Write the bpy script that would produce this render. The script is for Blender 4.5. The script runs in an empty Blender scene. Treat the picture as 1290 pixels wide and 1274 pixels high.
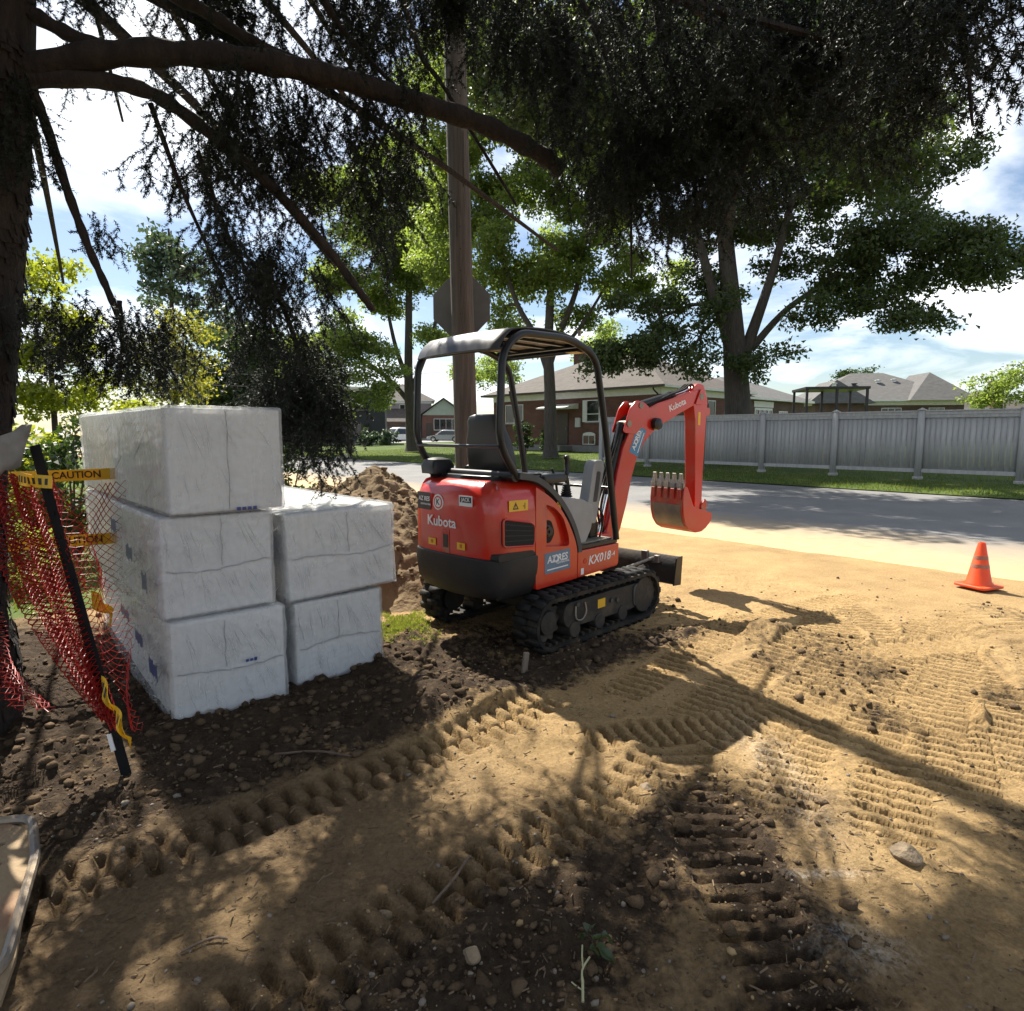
import bpy, bmesh, math, random
import numpy as np
from mathutils import Vector, Matrix, Euler

scene = bpy.context.scene
rad = math.radians
# ---------------------------------------------------------------- camera
cam_data = bpy.data.cameras.new('camera')
cam = bpy.data.objects.new('camera', cam_data)
scene.collection.objects.link(cam)
cam.location = (0, 0, 1.58)
cam.rotation_euler = (rad(90 - 6.56), 0, 0)
cam_data.sensor_fit = 'HORIZONTAL'
cam_data.sensor_width = 36
cam_data.lens = 22.33
cam_data.clip_start = 0.02
cam_data.clip_end = 3000
scene.camera = cam
# ---------------------------------------------------------------- sky
SUN_EL, SUN_AZ = 52.0, -30.7          # azimuth clockwise from +Y
world = bpy.data.worlds.new('World')
scene.world = world
world.use_nodes = True
wn, wl = world.node_tree.nodes, world.node_tree.links
wn.clear()
wout = wn.new('ShaderNodeOutputWorld')
wbg = wn.new('ShaderNodeBackground')
wbg.inputs['Strength'].default_value = 0.055
sky = wn.new('ShaderNodeTexSky')
sky.sky_type = 'NISHITA'
sky.sun_disc = False
sky.sun_elevation = rad(SUN_EL)
sky.sun_rotation = rad(SUN_AZ)
sky.air_density = 1.0
sky.dust_density = 0.6
sky.ozone_density = 1.6
tc = wn.new('ShaderNodeTexCoord')
sep = wn.new('ShaderNodeSeparateXYZ')
wl.new(tc.outputs['Generated'], sep.inputs[0])
zc = wn.new('ShaderNodeMath'); zc.operation = 'MAXIMUM'; zc.inputs[1].default_value = 0.0
wl.new(sep.outputs['Z'], zc.inputs[0])
za = wn.new('ShaderNodeMath'); za.operation = 'ADD'; za.inputs[1].default_value = 0.12
wl.new(zc.outputs[0], za.inputs[0])
dx = wn.new('ShaderNodeMath'); dx.operation = 'DIVIDE'
dy = wn.new('ShaderNodeMath'); dy.operation = 'DIVIDE'
wl.new(sep.outputs['X'], dx.inputs[0]); wl.new(za.outputs[0], dx.inputs[1])
wl.new(sep.outputs['Y'], dy.inputs[0]); wl.new(za.outputs[0], dy.inputs[1])
cmb = wn.new('ShaderNodeCombineXYZ')
wl.new(dx.outputs[0], cmb.inputs[0]); wl.new(dy.outputs[0], cmb.inputs[1])
cmb.inputs[2].default_value = 4.3
cn = wn.new('ShaderNodeTexNoise')
cn.inputs['Scale'].default_value = 0.85
cn.inputs['Detail'].default_value = 9
cn.inputs['Roughness'].default_value = 0.56
cn.inputs['Distortion'].default_value = 0.5
wl.new(cmb.outputs[0], cn.inputs['Vector'])
cr = wn.new('ShaderNodeValToRGB')
cr.color_ramp.elements[0].position = 0.45
cr.color_ramp.elements[1].position = 0.66
wl.new(cn.outputs['Fac'], cr.inputs['Fac'])
cmix = wn.new('ShaderNodeMix'); cmix.data_type = 'RGBA'
cmix.inputs[7].default_value = (11.5, 11.8, 12.1, 1)
wl.new(cr.outputs['Color'], cmix.inputs[0])
wl.new(sky.outputs['Color'], cmix.inputs[6])
wl.new(cmix.outputs[2], wbg.inputs['Color'])
wl.new(wbg.outputs[0], wout.inputs['Surface'])
# ---------------------------------------------------------------- sun
sd = bpy.data.lights.new('sun', 'SUN')
sd.energy = 5.0
sd.angle = rad(0.53)
sd.color = (1.0, 0.94, 0.83)
sun = bpy.data.objects.new('sun', sd)
scene.collection.objects.link(sun)
sdir = Vector((math.sin(rad(SUN_AZ)) * math.cos(rad(SUN_EL)), math.cos(rad(SUN_AZ)) * math.cos(rad(SUN_EL)), math.sin(rad(SUN_EL))))
sun.rotation_euler = sdir.to_track_quat('Z', 'Y').to_euler()
sun.location = sdir * 60
# ---------------------------------------------------------------- exposure
vs = scene.view_settings
vs.view_transform = 'Standard'
vs.look = 'None'
vs.exposure = 1.35
vs.gamma = 1.0
vs.use_curve_mapping = False
try:
    scene.cycles.max_bounces = 8
    scene.cycles.transparent_max_bounces = 12
    scene.cycles.use_denoising = True
    scene.cycles.sample_clamp_indirect = 6.0
except Exception:
    pass

# ================================================================= helpers
COL = scene.collection
rnd = random.Random(7)
rng = np.random.default_rng(11)

def link(o):
    COL.objects.link(o)
    return o

def tag(o, label=None, cat=None, group=None, kind=None):
    if label: o['label'] = label
    if cat: o['category'] = cat
    if group: o['group'] = group
    if kind: o['kind'] = kind
    return o

def empty(name, loc=(0, 0, 0), rz=0.0, label=None, cat=None, group=None):
    o = bpy.data.objects.new(name, None)
    o.empty_display_size = 0.2
    o.location = loc
    o.rotation_euler = (0, 0, rz)
    link(o)
    return tag(o, label, cat, group)

def np_mesh(name, V, Fa, mats=(), smooth=False):
    """V (n,3) array; Fa (m,3) or (m,4) int array"""
    me = bpy.data.meshes.new(name)
    V = np.asarray(V, dtype=np.float32); Fa = np.asarray(Fa, dtype=np.int32)
    k = Fa.shape[1]
    me.vertices.add(len(V)); me.vertices.foreach_set('co', V.ravel())
    me.loops.add(Fa.size); me.loops.foreach_set('vertex_index', Fa.ravel())
    me.polygons.add(len(Fa))
    me.polygons.foreach_set('loop_start', np.arange(0, Fa.size, k, dtype=np.int32))
    me.polygons.foreach_set('loop_total', np.full(len(Fa), k, dtype=np.int32))
    if smooth:
        me.polygons.foreach_set('use_smooth', np.ones(len(Fa), dtype=bool))
    for m in mats: me.materials.append(m)
    me.update(calc_edges=True)
    return me

def mesh_obj(name, me, parent=None):
    o = bpy.data.objects.new(name, me)
    link(o)
    if parent is not None: o.parent = parent
    return o

def attr(me, name, arr):
    a = me.attributes.new(name, 'FLOAT', 'POINT')
    a.data.foreach_set('value', np.asarray(arr, dtype=np.float32))

class MB:
    """collects shapes into one mesh"""
    def __init__(s): s.v = []; s.f = []
    def add(s, vs_, fs_, M=None):
        b = len(s.v)
        if M is not None: vs_ = [M @ Vector(p) for p in vs_]
        s.v += [tuple(p) for p in vs_]
        s.f += [tuple(i + b for i in f) for f in fs_]
        return s
    def box(s, x0, x1, y0, y1, z0, z1, M=None):
        v = [(x0,y0,z0),(x1,y0,z0),(x1,y1,z0),(x0,y1,z0),(x0,y0,z1),(x1,y0,z1),(x1,y1,z1),(x0,y1,z1)]
        f = [(0,3,2,1),(4,5,6,7),(0,1,5,4),(1,2,6,5),(2,3,7,6),(3,0,4,7)]
        return s.add(v, f, M)
    def prism(s, prof, a, b, axis='x', M=None):
        """closed 2D profile extruded from a to b. axis x: prof=(y,z); y: (x,z); z: (x,y)"""
        n = len(prof)
        def P(p, t):
            return (t, p[0], p[1]) if axis == 'x' else ((p[0], t, p[1]) if axis == 'y' else (p[0], p[1], t))
        v = [P(p, a) for p in prof] + [P(p, b) for p in prof]
        f = [tuple(range(n))[::-1], tuple(range(n, 2 * n))]
        f += [(i, (i + 1) % n, n + (i + 1) % n, n + i) for i in range(n)]
        return s.add(v, f, M)
    def loft(s, rings, cap=True, M=None):
        n = len(rings[0]); v = [p for r in rings for p in r]; f = []
        for k in range(len(rings) - 1):
            for i in range(n):
                j = (i + 1) % n
                f.append((k*n+i, k*n+j, (k+1)*n+j, (k+1)*n+i))
        if cap:
            f.append(tuple(range(n))[::-1]); f.append(tuple(range((len(rings)-1)*n, len(rings)*n)))
        return s.add(v, f, M)
    def tube(s, pts, r, n=10, M=None, cap=True, squash=1.0):
        pts = [Vector(p) for p in pts]
        if not hasattr(r, '__len__'): r = [r] * len(pts)
        rings = []; up = None
        for i, p in enumerate(pts):
            t = (pts[min(i+1, len(pts)-1)] - pts[max(i-1, 0)])
            if t.length < 1e-9: t = Vector((0,0,1))
            t.normalize()
            if up is None:
                a = Vector((0,0,1)) if abs(t.z) < 0.9 else Vector((1,0,0))
                up = (a - t * a.dot(t)).normalized()
            else:
                up = up - t * up.dot(t)
                up = up.normalized() if up.length > 1e-6 else Vector((1,0,0))
            sd_ = t.cross(up)
            rings.append([p + (up * math.cos(2*math.pi*k/n) * squash + sd_ * math.sin(2*math.pi*k/n)) * r[i] for k in range(n)])
        return s.loft(rings, cap, M)
    def lathe(s, prof, n=24, M=None):
        """prof list of (r, z), around z"""
        return s.loft([[(r*math.cos(2*math.pi*k/n), r*math.sin(2*math.pi*k/n), z) for k in range(n)] for r, z in prof], True, M)
    def cyl(s, p0, p1, r, n=16, M=None): return s.tube([p0, p1], r, n, M)
    def build(s, name, mat, parent=None, smooth=False, bevel=0.0, seg=2):
        me = bpy.data.meshes.new(name)
        me.from_pydata(s.v, [], s.f)
        bm = bmesh.new(); bm.from_mesh(me)
        bmesh.ops.recalc_face_normals(bm, faces=bm.faces)
        bm.to_mesh(me); bm.free()
        if mat: me.materials.append(mat)
        o = mesh_obj(name, me, parent)
        if smooth or bevel: me.polygons.foreach_set('use_smooth', [True]*len(me.polygons))
        if bevel:
            m = o.modifiers.new('bevel', 'BEVEL'); m.width = bevel; m.segments = seg
            m.limit_method = 'ANGLE'; m.angle_limit = rad(35); m.harden_normals = True
        elif smooth:
            try: me.set_sharp_from_angle(angle=rad(40))
            except Exception: pass
        return o

def smooth_path(pts, n=8, closed=False):
    """Catmull-Rom through points"""
    P = [Vector(p) for p in pts]; out = []
    for i in range(len(P) - 1):
        p0 = P[max(i-1, 0)]; p1 = P[i]; p2 = P[i+1]; p3 = P[min(i+2, len(P)-1)]
        for k in range(n):
            t = k / n
            out.append(0.5*((2*p1) + (p2-p0)*t + (2*p0-5*p1+4*p2-p3)*t*t + (3*p1-p0-3*p2+p3)*t**3))
    out.append(P[-1]); return out

def fillet(pts, r=0.1, n=5):
    """polyline with rounded corners"""
    P = [Vector(p) for p in pts]; out = [P[0]]
    for i in range(1, len(P) - 1):
        a = (P[i-1]-P[i]); b = (P[i+1]-P[i]); d = min(r, a.length*.45, b.length*.45)
        A = P[i] + a.normalized()*d; B = P[i] + b.normalized()*d
        for k in range(n + 1):
            t = k / n; out.append(A*(1-t)**2 + P[i]*2*t*(1-t) + B*t*t)
    out.append(P[-1]); return out

def round_poly(pts, r, n=4):
    """closed 2D polygon with rounded corners"""
    out = []; m = len(pts)
    for i in range(m):
        p = Vector(pts[i]).to_2d(); a = Vector(pts[i-1]).to_2d()-p; b = Vector(pts[(i+1) % m]).to_2d()-p
        rr = r[i] if hasattr(r, '__len__') else r
        d = min(rr, a.length*.48, b.length*.48)
        A = p + a.normalized()*d; B = p + b.normalized()*d
        for k in range(n + 1):
            t = k / n; q = A*(1-t)**2 + p*2*t*(1-t) + B*t*t; out.append((q.x, q.y))
    return out

def text_obj(name, body, size, M, mat, parent=None, extrude=0.0006, sx=1.0, shear=0.0, spacing=1.0):
    cu = bpy.data.curves.new(name, 'FONT')
    cu.body = body; cu.size = size; cu.extrude = extrude
    cu.align_x = 'CENTER'; cu.align_y = 'CENTER'; cu.shear = shear; cu.space_character = spacing
    cu.offset = size*0.018
    cu.resolution_u = 3
    cu.materials.append(mat)
    o = bpy.data.objects.new(name, cu); link(o)
    me = bpy.data.meshes.new_from_object(o)
    bpy.data.objects.remove(o); bpy.data.curves.remove(cu)
    if not me.materials: me.materials.append(mat)
    o = mesh_obj(name, me, parent)
    o.matrix_local = M @ Matrix.Diagonal((sx, 1, 1, 1))
    return o

def ring_prism(outer, hole, a, b, depth):
    """plate from x=a to x=b (profile in y,z) with a real recess of the given depth in its b face"""
    hc = Vector((sum(p[0] for p in hole)/len(hole), sum(p[1] for p in hole)/len(hole)))
    ang = sorted({round(math.atan2(p[1]-hc.y, p[0]-hc.x), 4) for p in list(outer)+list(hole)})
    def hit(poly, t):
        d = Vector((math.cos(t), math.sin(t))); best = None
        for i in range(len(poly)):
            p = Vector(poly[i])-hc; q = Vector(poly[(i+1) % len(poly)])-hc; e = q-p
            den = d.x*e.y-d.y*e.x
            if abs(den) < 1e-12: continue
            s_ = (p.x*e.y-p.y*e.x)/den; u_ = (p.x*d.y-p.y*d.x)/den
            if s_ > 0 and -1e-6 <= u_ <= 1+1e-6 and (best is None or s_ > best): best = s_
        best = best or .01
        return (hc.x+d.x*best, hc.y+d.y*best)
    O = [hit(outer, t) for t in ang]; I_ = [hit(hole, t) for t in ang]; n = len(ang)
    v = [(a,*p) for p in O]+[(b,*p) for p in O]+[(b,*p) for p in I_]+[(b-depth,*p) for p in I_]
    f = [tuple(range(n))]
    for i in range(n):
        j = (i+1) % n
        f += [(i,j,n+j,n+i),(n+i,n+j,2*n+j,2*n+i),(2*n+i,2*n+j,3*n+j,3*n+i)]
    f.append(tuple(range(3*n,4*n)))
    return v, f

def frame_matrix(origin, xdir, ydir):
    x = Vector(xdir).normalized(); y = Vector(ydir); y = (y - x*y.dot(x)).normalized(); z = x.cross(y)
    M = Matrix((x, y, z)).transposed().to_4x4(); M.translation = Vector(origin); return M

def copy_tree(o, parent=None):
    c = o.copy(); link(c)
    c.parent = parent
    for ch in o.children: copy_tree(ch, c)
    return c

# ---------------------------------------------------------------- numpy noise
_perm = rng.integers(0, 2**31, size=(256, 256)).astype(np.float64) / 2**31
def vnoise(x, y):
    xi = np.floor(x).astype(int); yi = np.floor(y).astype(int)
    fx = x - xi; fy = y - yi
    fx = fx*fx*fx*(fx*(fx*6-15)+10); fy = fy*fy*fy*(fy*(fy*6-15)+10)
    a = _perm[xi & 255, yi & 255]; b = _perm[(xi+1) & 255, yi & 255]
    c = _perm[xi & 255, (yi+1) & 255]; d = _perm[(xi+1) & 255, (yi+1) & 255]
    return (a*(1-fx)+b*fx)*(1-fy) + (c*(1-fx)+d*fx)*fy
def fbm(x, y, oct_=4, gain=.5):
    s = 0; a = 1; t = 0
    for k in range(oct_):
        s = s + a*vnoise(x*2**k + 17.3*k, y*2**k - 9.1*k); t += a; a *= gain
    return s/t
def sstep(a, b, x):
    t = np.clip((x-a)/(b-a), 0, 1); return t*t*(3-2*t)

# ---------------------------------------------------------------- materials
MATS = {}
def pmat(name, c, c2=None, scale=6.0, rough=0.6, rough2=None, metal=0.0, bump=0.0, bscale=40.0, detail=5, coat=0.0, spec=0.5, mixlo=0.35, mixhi=0.7, dirt=None, dirt_amt=0.5, dirt_scale=3.0, stretch=(1,1,1), transl=0.0, coord='Object'):
    if name in MATS: return MATS[name]
    m = bpy.data.materials.new(name); m.use_nodes = True
    n, l = m.node_tree.nodes, m.node_tree.links
    b = n['Principled BSDF']
    b.inputs['Roughness'].default_value = rough
    b.inputs['Metallic'].default_value = metal
    b.inputs['Specular IOR Level'].default_value = spec
    b.inputs['Coat Weight'].default_value = coat
    b.inputs['Coat Roughness'].default_value = 0.08
    t = n.new('ShaderNodeTexCoord'); mp = n.new('ShaderNodeMapping')
    mp.inputs['Scale'].default_value = stretch
    l.new(t.outputs[coord], mp.inputs[0])
    nz = n.new('ShaderNodeTexNoise'); nz.inputs['Scale'].default_value = scale; nz.inputs['Detail'].default_value = detail
    l.new(mp.outputs[0], nz.inputs['Vector'])
    c2 = c2 or tuple(x*0.8 for x in c)
    rp = n.new('ShaderNodeValToRGB')
    rp.color_ramp.elements[0].position = mixlo; rp.color_ramp.elements[0].color = (*c, 1)
    rp.color_ramp.elements[1].position = mixhi; rp.color_ramp.elements[1].color = (*c2, 1)
    l.new(nz.outputs['Fac'], rp.inputs[0])
    colour = rp.outputs[0]
    if dirt:
        dn = n.new('ShaderNodeTexNoise'); dn.inputs['Scale'].default_value = dirt_scale; dn.inputs['Detail'].default_value = 8
        dn.inputs['Roughness'].default_value = 0.65
        l.new(t.outputs[coord], dn.inputs['Vector'])
        dr = n.new('ShaderNodeValToRGB')
        dr.color_ramp.elements[0].position = 0.48; dr.color_ramp.elements[1].position = 0.72
        dr.color_ramp.elements[1].color = (dirt_amt,)*3 + (1,)
        l.new(dn.outputs['Fac'], dr.inputs[0])
        mx = n.new('ShaderNodeMix'); mx.data_type = 'RGBA'; mx.inputs[7].default_value = (*dirt, 1)
        l.new(dr.outputs[0], mx.inputs[0]); l.new(colour, mx.inputs[6]); colour = mx.outputs[2]
        ra = n.new('ShaderNodeMapRange'); ra.inputs['To Min'].default_value = rough; ra.inputs['To Max'].default_value = 0.9
        l.new(dr.outputs[0], ra.inputs['Value']); l.new(ra.outputs[0], b.inputs['Roughness'])
    elif rough2 is not None:
        ra = n.new('ShaderNodeMapRange'); ra.inputs['To Min'].default_value = rough; ra.inputs['To Max'].default_value = rough2
        ra.inputs['From Min'].default_value = .3; ra.inputs['From Max'].default_value = .7
        l.new(nz.outputs['Fac'], ra.inputs['Value']); l.new(ra.outputs[0], b.inputs['Roughness'])
    l.new(colour, b.inputs['Base Color'])
    if bump:
        bn = n.new('ShaderNodeTexNoise'); bn.inputs['Scale'].default_value = bscale; bn.inputs['Detail'].default_value = 6
        l.new(mp.outputs[0], bn.inputs['Vector'])
        bp = n.new('ShaderNodeBump'); bp.inputs['Strength'].default_value = bump; bp.inputs['Distance'].default_value = 0.02
        l.new(bn.outputs['Fac'], bp.inputs['Height']); l.new(bp.outputs[0], b.inputs['Normal'])
    if transl:
        tr = n.new('ShaderNodeBsdfTranslucent'); l.new(colour, tr.inputs['Color'])
        ms = n.new('ShaderNodeMixShader'); ms.inputs[0].default_value = transl
        l.new(b.outputs[0], ms.inputs[1]); l.new(tr.outputs[0], ms.inputs[2])
        l.new(ms.outputs[0], n['Material Output'].inputs['Surface'])
    MATS[name] = m
    return m

def leaf_mat(name, c, c2, transl=0.45, tc_gain=1.6, rough=0.5):
    """leaf: diffuse/gloss + translucency, colour varied leaf by leaf"""
    m = bpy.data.materials.new(name); m.use_nodes = True
    n, l = m.node_tree.nodes, m.node_tree.links
    b = n['Principled BSDF']; b.inputs['Roughness'].default_value = rough
    g = n.new('ShaderNodeNewGeometry')
    t = n.new('ShaderNodeTexCoord')
    nz = n.new('ShaderNodeTexNoise'); nz.inputs['Scale'].default_value = 0.9; nz.inputs['Detail'].default_value = 3
    l.new(t.outputs['Object'], nz.inputs['Vector'])
    ad = n.new('ShaderNodeMath'); ad.operation = 'MULTIPLY_ADD'; ad.inputs[1].default_value = 0.55
    l.new(g.outputs['Random Per Island'], ad.inputs[0])
    mu = n.new('ShaderNodeMath'); mu.operation = 'MULTIPLY'; mu.inputs[1].default_value = 0.6
    l.new(nz.outputs['Fac'], mu.inputs[0]); l.new(mu.outputs[0], ad.inputs[2])
    rp = n.new('ShaderNodeValToRGB')
    rp.color_ramp.elements[0].position = 0.15; rp.color_ramp.elements[0].color = (*c, 1)
    rp.color_ramp.elements[1].position = 0.95; rp.color_ramp.elements[1].color = (*c2, 1)
    l.new(ad.outputs[0], rp.inputs[0]); l.new(rp.outputs[0], b.inputs['Base Color'])
    tr = n.new('ShaderNodeBsdfTranslucent')
    gm = n.new('ShaderNodeMix'); gm.data_type = 'RGBA'; gm.blend_type = 'MULTIPLY'; gm.inputs[0].default_value = 1
    gm.inputs[7].default_value = (tc_gain*1.10, tc_gain*1.10, tc_gain*0.52, 1)
    l.new(rp.outputs[0], gm.inputs[6]); l.new(gm.outputs[2], tr.inputs['Color'])
    ms = n.new('ShaderNodeMixShader'); ms.inputs[0].default_value = transl
    l.new(b.outputs[0], ms.inputs[1]); l.new(tr.outputs[0], ms.inputs[2])
    l.new(ms.outputs[0], n['Material Output'].inputs['Surface'])
    return m
# ================================================================= ground
# road frame: u runs along the road (away to the left), v across it (away from the camera)
UD = Vector((-0.681, 0.732, 0)); VD = Vector((0.732, 0.681, 0))
def uv2xy(u, v): return (UD.x*u + VD.x*v, UD.y*u + VD.y*v)
GV = [-60, 6.5, 7.7, 17.6, 18.2, 22, 31, 60, 400]
GZ = [0, 0, 0.0, 0.03, 0.12, 0.15, 0.36, 0.42, 0.6]
def gbase(x, y):
    v = VD.x*np.asarray(x) + VD.y*np.asarray(y)
    return np.interp(v, GV, GZ)

# ruts of the rubber tracks: polyline, half width, depth, lug height
RUTS = [
    ([(-2.3,1.40),(-1.59,2.01),(-0.85,2.62),(-0.11,3.25),(0.30,3.72)], .135, .038, .050),
    ([(-0.95,1.33),(-0.28,1.97),(0.13,2.33),(0.55,2.70),(1.05,3.2),(1.7,3.85)], .135, .036, .048),
    ([(0.86,1.2),(0.80,1.75),(0.78,2.3),(0.82,2.9),(0.70,3.3)], .14, .038, .046),
    ([(1.05,2.35),(1.45,3.05),(2.0,3.7),(2.6,4.3),(3.3,5.1)], .14, .030, .043),
    ([(1.42,2.2),(1.85,2.9),(2.4,3.55),(3.05,4.2),(4.0,5.2)], .14, .030, .043),
    ([(0.9,3.3),(1.5,3.95),(2.05,4.5),(2.6,5.2),(3.2,6.1)], .14, .029, .042),
    ([(1.2,3.0),(1.9,3.85),(2.45,4.55),(2.75,5.3)], .14, .029, .042),
    ([(1.9,2.5),(2.35,3.2),(2.7,4.0),(2.95,4.9),(3.05,5.8)], .14, .030, .043),
    ([(2.3,2.6),(2.8,3.4),(3.1,4.2),(3.35,5.2)], .14, .029, .042),
    ([(0.2,3.05),(0.75,3.2),(1.3,3.3),(1.95,3.6),(2.8,4.0)], .14, .030, .043),
    ([(0.55,3.6),(1.1,4.2),(1.6,4.75),(2.1,5.4)], .14, .030, .043),
    ([(1.7,2.95),(2.3,3.65),(2.95,4.45),(3.6,5.3)], .14, .027, .040),
    ([(2.15,3.1),(2.75,3.85),(3.4,4.7),(4.0,5.6)], .14, .027, .040),
    ([(2.7,2.9),(3.3,3.7),(3.9,4.6),(4.5,5.6)], .14, .024, .034),
    ([(3.2,2.6),(3.8,3.5),(4.4,4.4)], .14, .024, .034),
    ([(2.3,4.3),(3.1,4.55),(3.9,4.7),(4.8,4.75)], .14, .022, .030),
    ([(1.3,4.55),(2.0,5.15),(2.8,5.7),(3.6,6.1)], .14, .024, .032),
    ([(-0.35,4.0),(0.1,4.45)], .14, .030, .043),
]
def rut_field(X, Y):
    H = np.zeros_like(X); M = np.zeros_like(X)
    for k, (pl, hw, dep, lug) in enumerate(RUTS):
        pitch, stag = (.098, .5) if k < 2 else (.082, .0)
        pts = smooth_path([(a, b, 0) for a, b in pl], 6)
        s0 = 0.0
        best = np.full(X.shape, 9.0); S = np.zeros_like(X); L = np.zeros_like(X)
        for a, b in zip(pts[:-1], pts[1:]):
            d = b - a; ln = d.length
            if ln < 1e-6: continue
            d = d/ln
            t = (X-a.x)*d.x + (Y-a.y)*d.y
            tc_ = np.clip(t, 0, ln)
            dist = np.hypot(X-a.x-d.x*tc_, Y-a.y-d.y*tc_)
            lat = (X-a.x)*(-d.y) + (Y-a.y)*d.x
            w = dist < best
            best = np.where(w, dist, best); S = np.where(w, s0+tc_, S); L = np.where(w, lat, L)
            s0 += ln
        wob = 0.014*(fbm(X*3+k*7, Y*3, 2)-.5)
        inside = 1 - sstep(hw-.02, hw+.02, best+wob)
        berm = np.exp(-((best-hw-.035)/.035)**2)*(fbm(X*9+k, Y*9, 2)-.2)
        ends = sstep(0, .25, S)*sstep(0, .25, s0-S)
        wear = np.clip(0.58+.85*fbm(X*1.7+31*k, Y*1.7, 3)*ends, 0, 1.1)*ends
        ph = S/pitch + np.where(L > 0, stag, 0) + .14*(fbm(X*3, Y*3+k*3, 2)-.5)
        rid = sstep(.22, .46, .5+.5*np.sin(2*np.pi*ph))*(.80+.26*fbm(X*9, Y*9+k, 2))
        rid = rid*(1-(.6 if k < 2 else .15)*np.exp(-(L/.012)**2))
        h = inside*(-dep + lug*rid)*wear + berm*.022*ends
        H = np.where(inside*wear > .3, h + .3*H*(1-inside), H + h)
        M = np.maximum(M, inside*wear)
    return H, M

def churn(X, Y):
    """0..1: loose, clod-strewn topsoil (left bank, between the ruts, right of the near rut)"""
    d1 = (X*0.63 - Y*0.777)                        # distance from rut 1 (negative = bank side)
    bank = sstep(-2.62, -2.95, d1)*sstep(5.6, 4.4, Y)
    # band along second rut toward the camera
    d2 = (X*0.66 - Y*0.75)
    band = np.exp(-((d2+1.30)/.34)**2)*sstep(3.0, 2.2, Y)
    near = np.exp(-((X-.83)/.26)**2)*sstep(3.1, 2.5, Y)
    mound = np.exp(-(((X+.42)/.45)**2+((Y-3.55)/.3)**2))*.7
    farx = sstep(.52, .7, fbm(X*.9+5, Y*.9+2, 3))*.5*sstep(0, 2, X)
    return np.clip(np.maximum.reduce([bank, band, near, mound, farx])*(.55+.8*fbm(X*3, Y*3, 3)), 0, 1)

def gheight(X, Y, detail=True):
    X = np.asarray(X, float); Y = np.asarray(Y, float)
    base = gbase(X, Y)
    near = sstep(7.3, 6.3, VD.x*X+VD.y*Y)*sstep(11, 8, Y)*sstep(-7, -4.5, X)
    h = .05*(fbm(X*.8, Y*.8, 3)-.5) + .028*(fbm(X*3.1, Y*3.1, 3)-.5)
    # heap thrown up beside the bundles, and a low ridge where the blade stopped
    h += .15*np.exp(-(((X+.38)/.42)**2+((Y-3.55)/.25)**2))
    h += .10*np.exp(-(((X-1.95)/.45)**2+((Y-4.85)/.22)**2))
    h += .06*np.exp(-(((X-.62)/.10)**2+((Y-2.75)/.3)**2))
    h += .07*np.exp(-(((X-2.6)/.25)**2+((Y-3.35)/.12)**2))
    if detail:
        R, M = rut_field(X, Y)
        c = churn(X, Y)
        cl = np.abs(fbm(X*13, Y*13, 3)-.5)*2
        h = h*(1-.6*M) + R + c*(.075*(fbm(X*7, Y*7, 3)-.45) + .07*cl*(fbm(X*2.3, Y*2.3, 2)))*(1-.7*M)
        h += .017*(fbm(X*22, Y*22, 3)-.5)*(1-.4*M) + .012*np.abs(fbm(X*9+4, Y*9, 3)-.5)*(1-M)
    return base + near*h - .15*sstep(8.7, 9.6, VD.x*X+VD.y*Y)

def axis(lo_f, hi_f, step, lo, hi, grow=1.16):
    a = list(np.arange(lo_f, hi_f, step)); d = step; x = a[-1]
    while x < hi: d *= grow; x += d; a.append(x)
    d = step; x = a[0]; b = []
    while x > lo: d *= grow; x -= d; b.append(x)
    return np.array(b[::-1] + a)
xs = axis(-2.5, 3.4, .0135, -700, 700)
ya = [1.35]
while ya[-1] < 7.5: ya.append(ya[-1] + .0060*(ya[-1]/1.6)**1.08)
d = ya[-1]-ya[-2]
while ya[-1] < 900: d *= 1.16; ya.append(ya[-1]+d)
y0 = []; d = .012; q = 1.35
while q > -60: d *= 1.2; q -= d; y0.append(q)
ys = np.array(y0[::-1] + ya)
GX, GY = np.meshgrid(xs, ys)
gz = gheight(GX, GY)
V = np.stack([GX.ravel(), GY.ravel(), gz.ravel()], 1)
nx, ny = len(xs), len(ys)
I = np.arange(nx*ny).reshape(ny, nx)
Fq = np.stack([I[:-1,:-1].ravel(), I[:-1,1:].ravel(), I[1:,1:].ravel(), I[1:,:-1].ravel()], 1)

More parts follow.
